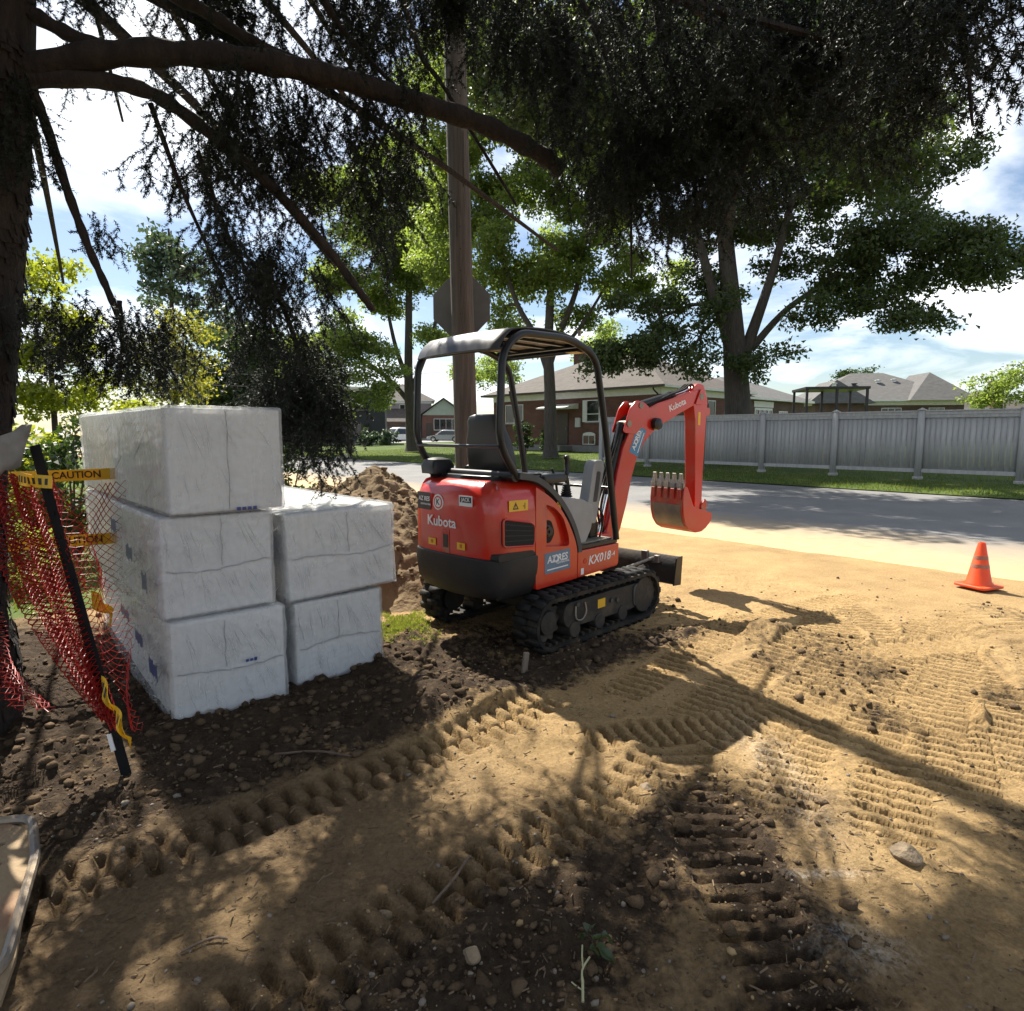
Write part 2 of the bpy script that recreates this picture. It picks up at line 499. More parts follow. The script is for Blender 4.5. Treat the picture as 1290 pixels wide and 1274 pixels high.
def ground_mat():
    m = bpy.data.materials.new('packed_sandy_soil'); m.use_nodes = True
    n, l = m.node_tree.nodes, m.node_tree.links
    b = n['Principled BSDF']; b.inputs['Roughness'].default_value = .92; b.inputs['Specular IOR Level'].default_value = .15
    t = n.new('ShaderNodeTexCoord')
    def noise(sc, det=6, ro=.6):
        q = n.new('ShaderNodeTexNoise'); q.inputs['Scale'].default_value = sc; q.inputs['Detail'].default_value = det
        q.inputs['Roughness'].default_value = ro; l.new(t.outputs['Object'], q.inputs['Vector']); return q
    def ramp(src, p0, c0, p1, c1):
        r = n.new('ShaderNodeValToRGB'); e = r.color_ramp.elements
        e[0].position = p0; e[0].color = (*c0, 1); e[1].position = p1; e[1].color = (*c1, 1)
        l.new(src, r.inputs[0]); return r.outputs[0]
    def mix(f, a, c):
        q = n.new('ShaderNodeMix'); q.data_type = 'RGBA'
        if isinstance(f, float): q.inputs[0].default_value = f
        else: l.new(f, q.inputs[0])
        l.new(a, q.inputs[6]); l.new(c, q.inputs[7]); return q.outputs[2]
    a1 = n.new('ShaderNodeAttribute'); a1.attribute_name = 'churn'
    a2 = n.new('ShaderNodeAttribute'); a2.attribute_name = 'lime'
    a3 = n.new('ShaderNodeAttribute'); a3.attribute_name = 'sandy'
    n1 = noise(3.0); n2 = noise(55, 8, .7); n3 = noise(16, 6, .65)
    sand = ramp(n1.outputs['Fac'], .3, (.47,.325,.155), .72, (.35,.235,.11))
    loam = ramp(n1.outputs['Fac'], .3, (.19,.132,.076), .72, (.125,.086,.05))
    col = mix(a3.outputs['Fac'], loam, sand)
    top = ramp(n3.outputs['Fac'], .35, (.072,.049,.031), .7, (.034,.024,.016))
    dk = ramp(n2.outputs['Fac'], .36, (.6,.57,.53), .62, (1.08,1.07,1.05))
    ch = n.new('ShaderNodeMath'); ch.operation = 'MULTIPLY_ADD'; ch.use_clamp = True
    l.new(a1.outputs['Fac'], ch.inputs[0]); ch.inputs[1].default_value = 2.0
    sub = n.new('ShaderNodeMath'); sub.operation = 'MULTIPLY_ADD'; sub.inputs[1].default_value = 3.2; sub.inputs[2].default_value = -2.15
    l.new(n3.outputs['Fac'], sub.inputs[0]); l.new(sub.outputs[0], ch.inputs[2])
    col = mix(ch.outputs[0], col, top)
    mu = n.new('ShaderNodeMix'); mu.data_type = 'RGBA'; mu.blend_type = 'MULTIPLY'; mu.inputs[0].default_value = .8
    l.new(col, mu.inputs[6]); l.new(dk, mu.inputs[7]); col = mu.outputs[2]
    lm = n.new('ShaderNodeMath'); lm.operation = 'MULTIPLY'; l.new(a2.outputs['Fac'], lm.inputs[0])
    l.new(ramp(n2.outputs['Fac'], .42, (0,0,0), .6, (1,1,1)), lm.inputs[1])
    wh = n.new('ShaderNodeRGB'); wh.outputs[0].default_value = (.62,.61,.58,1)
    col = mix(lm.outputs[0], col, wh.outputs[0])
    l.new(col, b.inputs['Base Color'])
    bp = n.new('ShaderNodeBump'); bp.inputs['Strength'].default_value = 1.0; bp.inputs['Distance'].default_value = .016
    ad = n.new('ShaderNodeMath'); ad.operation = 'ADD'; l.new(noise(90, 8, .75).outputs['Fac'], ad.inputs[0]); l.new(n3.outputs['Fac'], ad.inputs[1])
    l.new(ad.outputs[0], bp.inputs['Height']); l.new(bp.outputs[0], b.inputs['Normal'])
    return m
me = np_mesh('ground', V, Fq, [ground_mat()], True)
attr(me, 'churn', churn(GX, GY).ravel())
lime = np.exp(-(((GX-1.07)/.10)**2+((GY-1.78)/.065)**2)) + .5*np.exp(-(((GX-1.12)/.12)**2+((GY-2.1)/.025)**2)) + .35*np.exp(-(((GX-1.25)/.12)**2+((GY-2.95)/.5)**2))
attr(me, 'lime', np.clip(lime*1.5*fbm(GX*9, GY*9, 3), 0, 1).ravel())
sandy = np.clip(sstep(-1.1, .8, GX*.6+(GY-3.0)*.8) *.75 + .45*(fbm(GX*1.3, GY*1.3, 3)-.25), 0, 1)
attr(me, 'sandy', sandy.ravel())
ground = tag(mesh_obj('ground', me), 'packed sandy soil marked by rubber track ruts', None, None, 'structure')

# ---------------------------------------------------------------- road
def strip(name, u0, u1, v0, v1, nu, nv, lift, mat, zf=None, edge=0.0):
    us = np.linspace(u0, u1, nu); vv = np.linspace(v0, v1, nv)
    U, W = np.meshgrid(us, vv)
    if edge:
        W = W + (np.abs(W-v0) < 1e-6)*edge*((fbm(U*.8, U*0+3, 4)-.5)*2+(fbm(U*3.5, U*0+9, 4)-.5)*1.6)
    X = UD.x*U + VD.x*W; Y = UD.y*U + VD.y*W
    Z = gbase(X, Y) + lift - (.02 if edge else 0)*(np.arange(nv) == 0)[:,None]
    J = np.arange(nu*nv).reshape(nv, nu)
    Q = np.stack([J[:-1,:-1].ravel(), J[1:,:-1].ravel(), J[1:,1:].ravel(), J[:-1,1:].ravel()], 1)
    return np_mesh(name, np.stack([X.ravel(), Y.ravel(), Z.ravel()], 1), Q, [mat], True)

def road_mat():
    m = bpy.data.materials.new('worn_asphalt_with_spilled_sand'); m.use_nodes = True
    n, l = m.node_tree.nodes, m.node_tree.links
    b = n['Principled BSDF']; b.inputs['Roughness'].default_value = .88; b.inputs['Specular IOR Level'].default_value = .2
    t = n.new('ShaderNodeTexCoord')
    def noise(sc, det=6, ro=.6):
        q = n.new('ShaderNodeTexNoise'); q.inputs['Scale'].default_value = sc; q.inputs['Detail'].default_value = det
        q.inputs['Roughness'].default_value = ro; l.new(t.outputs['Object'], q.inputs['Vector']); return q.outputs['Fac']
    def ramp(src, p0, c0, p1, c1):
        r = n.new('ShaderNodeValToRGB'); e = r.color_ramp.elements
        e[0].position = p0; e[0].color = (*c0, 1); e[1].position = p1; e[1].color = (*c1, 1)
        l.new(src, r.inputs[0]); return r.outputs[0]
    asp = ramp(noise(.8), .3, (.205,.202,.198), .7, (.155,.153,.152))
    agg = ramp(noise(120, 3, .8), .35, (.7,.7,.7), .65, (1.15,1.15,1.15))
    mu = n.new('ShaderNodeMix'); mu.data_type = 'RGBA'; mu.blend_type = 'MULTIPLY'; mu.inputs[0].default_value = 1
    l.new(asp, mu.inputs[6]); l.new(agg, mu.inputs[7])
    # distance across the road from its near edge
    sp = n.new('ShaderNodeVectorMath'); sp.operation = 'DOT_PRODUCT'; sp.inputs[1].default_value = (VD.x, VD.y, 0)
    l.new(t.outputs['Object'], sp.inputs[0])
    ma = n.new('ShaderNodeMath'); ma.operation = 'MULTIPLY_ADD'; ma.inputs[1].default_value = 1.9
    l.new(noise(.55, 8, .62), ma.inputs[0]); l.new(sp.outputs['Value'], ma.inputs[2])
    mr = n.new('ShaderNodeMapRange'); mr.inputs['From Min'].default_value = 9.5; mr.inputs['From Max'].default_value = 12.6
    mr.inputs['To Min'].default_value = 1; mr.inputs['To Max'].default_value = 0; mr.clamp = True
    l.new(ma.outputs[0], mr.inputs['Value'])
    sand = ramp(noise(5), .3, (.50,.36,.19), .7, (.42,.295,.145))
    mx = n.new('ShaderNodeMix'); mx.data_type = 'RGBA'; l.new(mr.outputs[0], mx.inputs[0]); l.new(mu.outputs[2], mx.inputs[6]); l.new(sand, mx.inputs[7])
    l.new(mx.outputs[2], b.inputs['Base Color'])
    bp = n.new('ShaderNodeBump'); bp.inputs['Strength'].default_value = .35; bp.inputs['Distance'].default_value = .01
    l.new(noise(90, 4, .8), bp.inputs['Height']); l.new(bp.outputs[0], b.inputs['Normal'])
    return m
rd = mesh_obj('road', strip('road', -60, 260, 7.75, 17.9, 900, 10, .006, road_mat(), edge=.30))
tag(rd, 'grey asphalt street dusted with spilled sand', None, None, 'structure')

# ---------------------------------------------------------------- lawns
lawn_m = pmat('mown_lawn', (.075,.10,.024), (.045,.072,.018), scale=.7, rough=.9, bump=.6, bscale=30, detail=8, spec=.1)
lw = mesh_obj('lawn', strip('lawn', -60, 260, 17.95, 140, 160, 70, .02, lawn_m))
tag(lw, 'mown lawn across the street in front of the houses', None, None, 'structure')
yd = mesh_obj('yard_lawn', strip('yard_lawn', 6.6, 60, -26, 7.2, 60, 40, .03, lawn_m))
tag(yd, 'shaded yard grass behind the wrapped bundles', None, None, 'structure')

def grass_blades(name, pts, hmin, hmax, wid, mat, lean=.5):
    """pts (n,3): one bent blade (two triangles... one quad + tip) per point"""
    n_ = len(pts); a = rng.uniform(0, 2*np.pi, n_); h = rng.uniform(hmin, hmax, n_); w = wid*rng.uniform(.6, 1.3, n_)
    la = rng.uniform(0, 2*np.pi, n_); ll = lean*h*rng.uniform(.2, 1, n_)
    dx_ = np.cos(a)*w/2; dy_ = np.sin(a)*w/2
    V = np.zeros((n_, 3, 3))
    V[:,0] = pts + np.stack([-dx_, -dy_, 0*h-.005], 1); V[:,1] = pts + np.stack([dx_, dy_, 0*h-.005], 1)
    V[:,2] = pts + np.stack([np.cos(la)*ll, np.sin(la)*ll, h], 1)
    return np_mesh(name, V.reshape(-1,3), np.arange(n_*3).reshape(-1,3), [mat])
grass_m = leaf_mat('grass_blade', (.07,.11,.02), (.14,.17,.04), .4, 1.5)
# strip of boulevard grass in front of the board fence and the bungalow
uu = rng.uniform(-14, 42, 50000); vv_ = 18.0 + 12*rng.random(50000)**1.6
P = np.stack([UD.x*uu+VD.x*vv_, UD.y*uu+VD.y*vv_], 1)
P = np.column_stack([P, gbase(P[:,0], P[:,1])+.02])
tag(mesh_obj('boulevard_grass', grass_blades('boulevard_grass', P, .04, .10, .022, grass_m)), 'grass blades along the far side of the street', 'grass', None, 'stuff')
# tuft left between dirt pile and machine
q = rng.normal(0, 1, (9000, 2))*np.array([.26, .26]) + np.array([-.95, 5.12])
q = q[(q[:,0] < -.55) & (q[:,0] > -1.6) & (q[:,1] > 4.6) & (fbm(q[:,0]*5, q[:,1]*5, 3) > .52)]
P = np.column_stack([q, gheight(q[:,0], q[:,1])])
tag(mesh_obj('grass_patch', grass_blades('grass_patch', P, .010, .032, .008, leaf_mat('pale_grass_blade', (.12,.16,.03), (.22,.24,.06), .4, 1.5), 1.2)), 'small bright grass patch between dirt pile and machine', 'grass', None, 'stuff')
uu = rng.uniform(6.7, 22, 18000); vv_ = rng.uniform(-12, 7.2, 18000)
P = np.stack([UD.x*uu+VD.x*vv_, UD.y*uu+VD.y*vv_], 1); P = np.column_stack([P, gbase(P[:,0], P[:,1])+.03])
tag(mesh_obj('yard_grass', grass_blades('yard_grass', P, .05, .14, .02, grass_m)), 'long yard grass behind the wrapped bundles', 'grass', None, 'stuff')
# ================================================================= mini excavator
red = pmat('red_orange_paint', (.50,.017,.006), (.45,.014,.005), scale=2, rough=.28, coat=.5, dirt=(.24,.13,.06), dirt_amt=.34, dirt_scale=4.5)
red_worn = pmat('scuffed_red_paint', (.48,.040,.018), (.30,.05,.03), scale=9, rough=.45, dirt=(.30,.22,.14), dirt_amt=.75, dirt_scale=6, bump=.2)
cw_m = pmat('charcoal_cast_weight', (.021,.021,.022), (.017,.017,.018), scale=5, rough=.5, spec=.3, bump=.08, bscale=120, dirt=(.12,.09,.06), dirt_amt=.12)
blk = pmat('black_painted_steel', (.012,.012,.013), (.018,.018,.018), scale=8, rough=.3, spec=.35, dirt=(.14,.11,.08), dirt_amt=.04)
rub = pmat('black_rubber', (.012,.012,.012), (.020,.019,.018), scale=14, rough=.7, spec=.2, bump=.25, bscale=60, dirt=(.20,.15,.09), dirt_amt=.28, dirt_scale=5)
dsteel = pmat('dark_dirty_steel', (.030,.029,.028), (.022,.021,.020), scale=8, rough=.6, spec=.25, bump=.15, dirt=(.22,.165,.105), dirt_amt=.38, dirt_scale=4)
chrome = pmat('chrome_rod', (.75,.75,.76), (.65,.65,.66), rough=.14, metal=1.0)
worn_steel = pmat('ground_worn_steel', (.16,.155,.15), (.30,.24,.18), scale=6, rough=.45, metal=.55, bump=.1, dirt=(.33,.25,.16), dirt_amt=.7, dirt_scale=7)
grey_pl = pmat('light_grey_plastic', (.28,.285,.29), (.24,.245,.25), scale=10, rough=.55, bump=.08, bscale=200, dirt=(.3,.24,.16), dirt_amt=.3)
trim_m = pmat('dark_grey_plastic', (.045,.047,.05), (.036,.038,.04), scale=10, rough=.55, bump=.1, bscale=200)
vinyl = pmat('black_vinyl', (.010,.010,.010), (.014,.014,.014), scale=20, rough=.42, bump=.15, bscale=150)
roof_m = pmat('grey_roof_sheet', (.035,.035,.037), (.026,.026,.027), scale=4, rough=.35, dirt=(.22,.20,.18), dirt_amt=.3, dirt_scale=3)
hole_m = pmat('vent_black', (.004,.004,.004), (.006,.006,.006), rough=.8)
st_blue = pmat('sticker_slate_blue', (.09,.17,.26), (.08,.15,.235), rough=.4)
st_yel = pmat('sticker_yellow', (.72,.42,.02), (.66,.38,.02), rough=.45)
st_wht = pmat('sticker_white', (.72,.72,.72), (.65,.65,.65), rough=.45)
st_blk = pmat('sticker_black', (.012,.012,.012), (.015,.015,.015), rough=.4)
lens_m = pmat('red_reflector', (.45,.015,.01), (.4,.01,.01), rough=.2)

EX = empty('mini_excavator', (.265, 5.285, 0.0), rad(-44.5),
           'red mini excavator with black canopy parked on the sand', 'excavator')
X2 = .65; TW = .23

# ---- tracks
def stadium(r, y0, y1, zc0, zc1, n=14):
    pts = []
    for k in range(n + 1):
        a = -math.pi/2 + math.pi*k/n
        pts.append((y1 + r*math.cos(a), zc1 + r*math.sin(a)))
    for k in range(n + 1):
        a = math.pi/2 + math.pi*k/n
        pts.append((y0 + r*math.cos(a), zc0 + r*math.sin(a)))
    return pts
def path_at(pts, s):
    n = len(pts); d = 0
    for i in range(n):
        a = Vector(pts[i]); b = Vector(pts[(i+1) % n]); L = (b-a).length
        if s <= d + L or i == n-1:
            t = (s-d)/max(L, 1e-6); p = a.lerp(b, t); tn = (b-a).normalized(); return p, tn
        d += L
YA, YB, RO, RI = -.60, .60, .192, .164
ZC = RO + .022
lug_me = None
def make_track(sx):
    x0, x1 = (X2-TW, X2) if sx > 0 else (-X2, -X2+TW)
    mb = MB(); o_ = stadium(RO, YA, YB, ZC, ZC); i_ = stadium(RI, YA, YB, ZC, ZC); n = len(o_)
    v = [(x0, *p) for p in o_] + [(x1, *p) for p in o_] + [(x0, *p) for p in i_] + [(x1, *p) for p in i_]
    f = []
    for k in range(n):
        j = (k+1) % n
        f += [(k, j, n+j, n+k), (2*n+k, 3*n+k, 3*n+j, 2*n+j), (k, 2*n+k, 2*n+j, j), (n+k, n+j, 3*n+j, 3*n+k)]
    mb.add(v, f)
    t = mb.build('track', rub, EX, smooth=True)
    per = sum((Vector(o_[k])-Vector(o_[(k+1) % n])).length for k in range(n))
    # lugs: staggered bars, each its own piece
    global lug_me
    cnt = 38
    if lug_me is None:
        b = MB(); b.prism([(-.030,-.008),(.030,-.008),(.022,.024),(-.022,.024)], -.062, .062, 'x')
        tmp = b.build('lug', rub, None, bevel=.004); lug_me = tmp.data; bpy.data.objects.remove(tmp)
    for k in range(cnt*2):
        p, tn = path_at(o_, (per*(k+.5)/(cnt*2)) % per)
        xo = (x0+.066) if k % 2 else (x1-.066)
        l_ = mesh_obj('lug', lug_me, t)
        # local x across, y along the path, z outward
        tn3 = Vector((0, tn.x, tn.y)); out = Vector((1,0,0)).cross(tn3)
        if out.dot(Vector((0, p.x-(YA+YB)/2*0, p.y-ZC))) < 0 and abs(p.x) < .5: out = -out
        M = Matrix(((1,0,0),(tn3.x,tn3.y,tn3.z),(out.x,out.y,out.z))).transposed().to_4x4()
        cpt = Vector((xo, p.x, p.y))
        ctr = Vector((xo, max(YA, min(YB, p.x)), ZC))
        o3 = (cpt-ctr).normalized()
        M = Matrix((tn3.cross(o3), tn3, o3)).transposed().to_4x4(); M.translation = cpt
        l_.matrix_local = M
    # inner drive teeth row
    b = MB()
    for k in range(40):
        p, tn = path_at(i_, per*.86*(k+.5)/40)
        ctr = Vector((max(YA, min(YB, p.x)), ZC)); o2 = (Vector((p.x, p.y))-ctr).normalized()
        M = Matrix((Vector((1,0,0)), Vector((0,tn.x,tn.y)), Vector((0,-o2.x,-o2.y)))).transposed().to_4x4(); M.translation = Vector(((x0+x1)/2+sx*.055, p.x, p.y))
        b.box(-.03,.03,-.014,.014,-.004,.022, M)
    b.build('drive_teeth', rub, t)['kind'] = 'stuff'
    xf = x1-.045 if sx > 0 else x0+.045
    xb = x0+.03 if sx > 0 else x1-.03
    lo, hi = min(xf, xb), max(xf, xb)
    # side frame: upper beam with rounded nose around the idler
    prof = round_poly([(-.42,.135),(.40,.115),(.50,.125),(.64,.13),(.70,.20),(.70,.26),(.64,.325),(.10,.33),(-.42,.325),(-.46,.23)], .05)
    fr = MB().prism(prof, lo, hi, 'x').build('track_frame', dsteel, t, bevel=.008)
    MB().prism(round_poly([(.44,.135),(.62,.125),(.70,.19),(.70,.27),(.62,.325),(.44,.325)], .06), xf-.004, xf+.012 if sx > 0 else xf-.012, 'x').build('idler_cover', trim_m, t, bevel=.006)
    # rear sprocket with teeth and hub motor
    g = []
    for k in range(44):
        a = 2*math.pi*k/44; r = .158 if (k % 4) < 2 else .132
        g.append((YA + r*math.cos(a), ZC + r*math.sin(a)))
    MB().prism(g, (x0+x1)/2-.02, (x0+x1)/2+.02, 'x').build('sprocket', dsteel, t, bevel=.003)
    M = Matrix.Translation((xb, YA, ZC)) @ Matrix.Rotation(math.pi/2*(1 if sx > 0 else -1), 4, 'Y')
    MB().lathe([(.0,0),(.105,0),(.105,.09),(.085,.12),(.085,.14),(.03,.15),(.0,.15)], 24, M).build('drive_motor', dsteel, t, smooth=True)
    MB().cyl(((x0+.05), YB, ZC), ((x1-.03), YB, ZC), .15, 28).build('idler', dsteel, t, bevel=.008)
    for yy in (-.33, -.02, .29):
        MB().cyl((x0+.03, yy, .115), (x1-.03, yy, .115), .062, 18).build('roller', dsteel, t, bevel=.008)
    if sx > 0:
        for yy, zz in ((.13,.25),(.21,.24),(-.30,.30)): MB().cyl((xf,yy,zz),(xf+.016,yy,zz),.018,12).build('bolt', trim_m, t, smooth=True)
        MB().box(xf, xf+.003, -.04, .055, .215, .285).build('warning_sticker', st_yel, t)
        MB().tube(smooth_path([(xf+.006,-.32,.29),(xf+.02,-.33,.2),(xf+.02,-.26,.18),(xf+.02,-.21,.23),(xf+.006,-.21,.30)],5), .007, 8).build('tie_down_ring', worn_steel, t, smooth=True)
    return t
make_track(1); make_track(-1)

# ---- undercarriage centre, slew ring, blade
b = MB(); b.box(-.43,.43,-.26,.26,.17,.31); b.box(-.20,.20,-.42,.42,.20,.33)
b.build('centre_frame', dsteel, EX, bevel=.02)
b = MB(); b.lathe([(0,.33),(.33,.33),(.33,.37),(.30,.37),(.30,.42),(0,.42)], 40); b.build('slew_ring', dsteel, EX, smooth=True)
b = MB()
prof = [(1.045,.225),(1.075,.22),(1.105,.24),(1.085,.30),(1.082,.36),(1.095,.42),(1.125,.47),(1.10,.475),(1.066,.43),(1.052,.36),(1.056,.29)]
b.prism(prof, -.655, .655, 'x')
bl = b.build('dozer_blade', dsteel, EX, bevel=.006)
b = MB(); b.prism([(1.12,.212),(1.075,.212),(1.06,.25),(1.075,.252)], -.65, .65, 'x'); b.build('cutting_edge', worn_steel, bl, bevel=.003)
for sx in (-1, 1):
    c_ = MB(); c_.prism([(.99,.225),(1.11,.215),(1.13,.475),(1.03,.47)], sx*.656, sx*.672, 'x'); c_.build('end_plate', blk, bl, bevel=.003)
    a = MB(); a.tube([(sx*.26,.38,.27),(sx*.30,.75,.29),(sx*.34,1.06,.33)], [.05,.045,.045], 6); a.build('blade_arm', dsteel, EX, bevel=.006)
MB().cyl((0,.30,.33),(0,1.03,.38),.035,14).build('blade_cylinder', dsteel, EX, smooth=True)
MB().cyl((.42,.47,.40),(.42,1.05,.44),.014,10).build('blade_hose_guard', worn_steel, EX, smooth=True)
b = MB(); b.box(.30,.37,1.02,1.06,.40,.50); b.box(.44,.49,1.02,1.06,.40,.47); b.build('blade_bracket', worn_steel, EX, bevel=.008)

# ---- house plan outline
def plan(inset=0.0, yf=.40, side=.49, tail=1.06, rear_in=0.0):
    s = side-inset; t = tail-inset-rear_in
    half = [(s, yf), (s, min(yf-.01,-.2)), (s, min(yf-.02,-.66)), (s-.001, -.86), (s-.012, -.935), (s-.04, -t+.075), (s-.09, -t+.038), (s-.18, -t+.018), (s-.32, -t+.006), (0, -t)]
    return half + [(-x, y) for x, y in half[::-1][1:]]
def ring(z, **k): return [(x, y, z) for x, y in plan(**k)]
# cast counterweight (wraps the tail, thick wall, lower edge tucked in)
b = MB()
b.loft([ring(.40, inset=.085, yf=-.64), ring(.425, inset=.045, yf=-.63), ring(.50, inset=.012, yf=-.615), ring(.62, inset=0., yf=-.605), ring(.70, inset=.004, yf=-.60), ring(.715, inset=.018, yf=-.60)])
b.build('counterweight', cw_m, EX, bevel=.012)
b = MB(); b.prism(round_poly([(-1.0,.70),(-.70,.70),(-.61,.715),(-.66,.745),(-.9,.755),(-1.0,.75)], .015), .40, .484, 'x'); b.build('counterweight_shoulder', cw_m, EX, bevel=.006)
# underfloor deck
b = MB(); b.loft([ring(.43, inset=.12, yf=.36), ring(.46, inset=.06, yf=.38), ring(.52, inset=.04, yf=.385)]); b.build('turntable_deck', dsteel, EX, bevel=.01)
# rear engine hood
b = MB()
b.loft([ring(.705, inset=.012, yf=-.50), ring(.74, inset=.010, yf=-.50), ring(1.02, inset=.010, yf=-.50), ring(1.13, inset=.020, yf=-.50), ring(1.19, inset=.045, yf=-.50), ring(1.228, inset=.085, yf=-.50), ring(1.245, inset=.15, yf=-.50)])
hood = b.build('engine_hood', red, EX, bevel=.02, seg=3)
# right side cover with sloping curved top
top = [(-.52,1.235),(-.60,1.215)]
side_prof = [(-.625,.445),(-.15,.455),(-.15,.70),(-.19,.79),(-.26,.91),(-.36,1.03),(-.48,1.12),(-.62,1.19),(-.625,1.19)]
b = MB(); niche = round_poly([(-.565,.755),(-.245,.72),(-.255,.80),(-.32,.945),(-.42,1.03),(-.545,1.07)], .04)
b.add(*ring_prism(round_poly(side_prof, [.02,.01,.05,.06,.08,.08,.06,.01,.01]), niche, .20, .484, .045))
sc_ = b.build('side_cover', red, EX, bevel=.018, seg=3)
MB().prism(round_poly([(-.545,.775),(-.42,.76),(-.37,.83),(-.41,.93),(-.53,.95)], .03), .436, .442, 'x').build('fuel_recess_plate', hole_m, EX)
# fuel cap
M = Matrix.Translation((.442,-.465,.855)) @ Matrix.Rotation(math.pi/2, 4, 'Y')
MB().lathe([(0,0),(.046,0),(.046,.012),(.038,.014),(.036,.034),(.012,.036),(.012,.046),(0,.046)], 20, M).build('fuel_cap', blk, EX, smooth=True)
# vent louvre backing
vp = round_poly([(-.95,.80),(-.65,.775),(-.635,.80),(-.635,.915),(-.67,.945),(-.95,.995)], .03)
MB().prism(vp, .46, .4825, 'x').build('side_vent', hole_m, EX)
MB().tube([(.481, p[0], p[1]) for p in vp+vp[:2]], .0075, 8).build('vent_frame', red, EX, smooth=True)
b = MB()
for k in range(4): b.prism([(-.945,.835+.04*k),(-.642,.815+.031*k),(-.642,.820+.031*k),(-.945,.841+.04*k)], .4826, .4845, 'x')
b.build('vent_louvre', pmat('louvre_black', (.012,.012,.012), rough=.6), EX)['kind'] = 'stuff'
# lower front side panel and left side
b = MB(); b.prism(round_poly([(-.145,.455),(.38,.475),(.40,.50),(.40,.665),(-.145,.665)], [.01,.03,.03,.01,.01]), .15, .487, 'x'); b.build('lower_side_panel', red, EX, bevel=.012)
b = MB(); b.prism(round_poly([(-.62,.45),(.40,.47),(.40,.665),(-.30,.67),(-.45,1.0),(-.62,1.15)], .03), -.484, -.20, 'x'); b.build('left_cover', red, EX, bevel=.015)
b = MB(); b.box(-.3,.3,.36,.47,.47,.64); b.build('front_cross_panel', red, EX, bevel=.015)
# curved dark trim along the side cover edge
tp = smooth_path([(0,-.80,1.262),(0,-.64,1.235),(0,-.50,1.165),(0,-.375,1.065),(0,-.265,.94),(0,-.19,.815),(0,-.145,.70),(0,-.14,.655)], 5)
b = MB(); n = len(tp); outer = []; inner = []
for i, p in enumerate(tp):
    t_ = (tp[min(i+1,n-1)]-tp[max(i-1,0)]).normalized(); nn = Vector((0,-t_.z,t_.y)); nn = nn if nn.z > 0 or nn.y > 0 else -nn
    outer.append((p.y+nn.y*.042, p.z+nn.z*.042)); inner.append((p.y-nn.y*.004, p.z-nn.z*.004))
b.prism(outer + inner[::-1], .28, .492, 'x'); b.build('side_trim', trim_m, EX, bevel=.008)
# ---- operator station
b = MB(); b.box(-.47,.47,-.52,.40,.667,.70); b.build('cab_floor', blk, EX, bevel=.006)
MB().box(-.40,.44,-.10,.36,.70,.712).build('floor_mat', pmat('dusty_floor_mat', (.06,.058,.055), (.30,.25,.18), scale=7, rough=.85, bump=.3), EX, bevel=.003)
b = MB(); b.loft([ring(1.235, inset=.14, yf=-.40), ring(1.275, inset=.15, yf=-.40)]); b.build('hood_top_plate', blk, EX, bevel=.012)
b = MB(); b.box(-.24,.24,-.62,-.14,.70,1.12); b.build('seat_base', trim_m, EX, bevel=.02)
def rrect(w, d, r, n=4): return round_poly([(w,d),(-w,d),(-w,-d),(w,-d)], r, n)
b = MB(); b.loft([[(x,-.36+y,z) for x,y in rrect(w,d,.07)] for w,d,z in ((.19,.21,1.12),(.235,.25,1.14),(.24,.255,1.20),(.22,.235,1.235),(.16,.17,1.25))])
st = b.build('seat', vinyl, EX, smooth=True)
rings = []
for z,w,d,y in ((1.20,.20,.05,-.57),(1.24,.225,.06,-.585),(1.40,.225,.062,-.61),(1.52,.205,.06,-.635),(1.60,.175,.055,-.65),(1.665,.17,.05,-.665),(1.70,.15,.038,-.672),(1.715,.10,.02,-.675)):
    rings.append([(x,y+yy,z) for x,yy in rrect(w,d,.045)])
MB().loft(rings).build('seat_backrest', vinyl, EX, smooth=True)
MB().tube(smooth_path([(-.255,-.62,1.30),(-.27,-.5,1.335),(-.27,-.3,1.345),(-.265,-.2,1.335)],5), [.03]*15+[.03], 10, squash=.7).build('armrest', vinyl, EX, smooth=True)
b = MB(); b.loft([[(-.33+x,-.86+y,z) for x,y in rrect(w,d,.03)] for w,d,z in ((.085,.10,1.27),(.09,.105,1.33),(.07,.085,1.375),(.03,.04,1.39))]); b.build('air_cleaner_cover', vinyl, EX, smooth=True)
# right and left consoles
def console(sx):
    prof = round_poly([(-.50,.72),(.02,.70),(.10,.82),(.12,1.00),(-.02,1.06),(-.30,1.10),(-.50,1.16)], .03)
    a, c_ = (.255, .43) if sx > 0 else (-.43, -.255)
    co = MB().prism(prof, a, c_, 'x').build('console', grey_pl, EX, bevel=.015)
    xc = (a+c_)/2
    # bellows and joystick
    rr = [(.05,1.08)]
    for k in range(6): rr += [(.05-.004*k, 1.085+.018*k), (.038-.003*k, 1.094+.018*k)]
    M = Matrix.Translation((xc, -.12, 0))
    MB().lathe([(0,1.07)]+rr+[(0,1.19)], 16, M).build('lever_boot', rub, EX, smooth=True)
    MB().tube(smooth_path([(xc,-.12,1.18),(xc,-.115,1.25),(xc-.01*sx,-.10,1.31),(xc-.01*sx,-.105,1.37),(xc-.01*sx,-.12,1.40)],4), [.012]*5+[.02]*8+[.024,.026,.024,.014], 10).build('joystick', blk, EX, smooth=True)
    b2 = MB(); b2.loft([[(xc+x,-.30+y,z) for x,y in rrect(w,d,.03)] for w,d,z in ((.045,.13,1.20),(.052,.14,1.215),(.052,.14,1.25),(.04,.125,1.265))]); b2.build('wrist_rest', vinyl, EX, smooth=True)
    MB().cyl((xc,-.30,1.08),(xc,-.30,1.21),.02,10).build('wrist_rest_post', blk, EX, smooth=True)
console(1); console(-1)
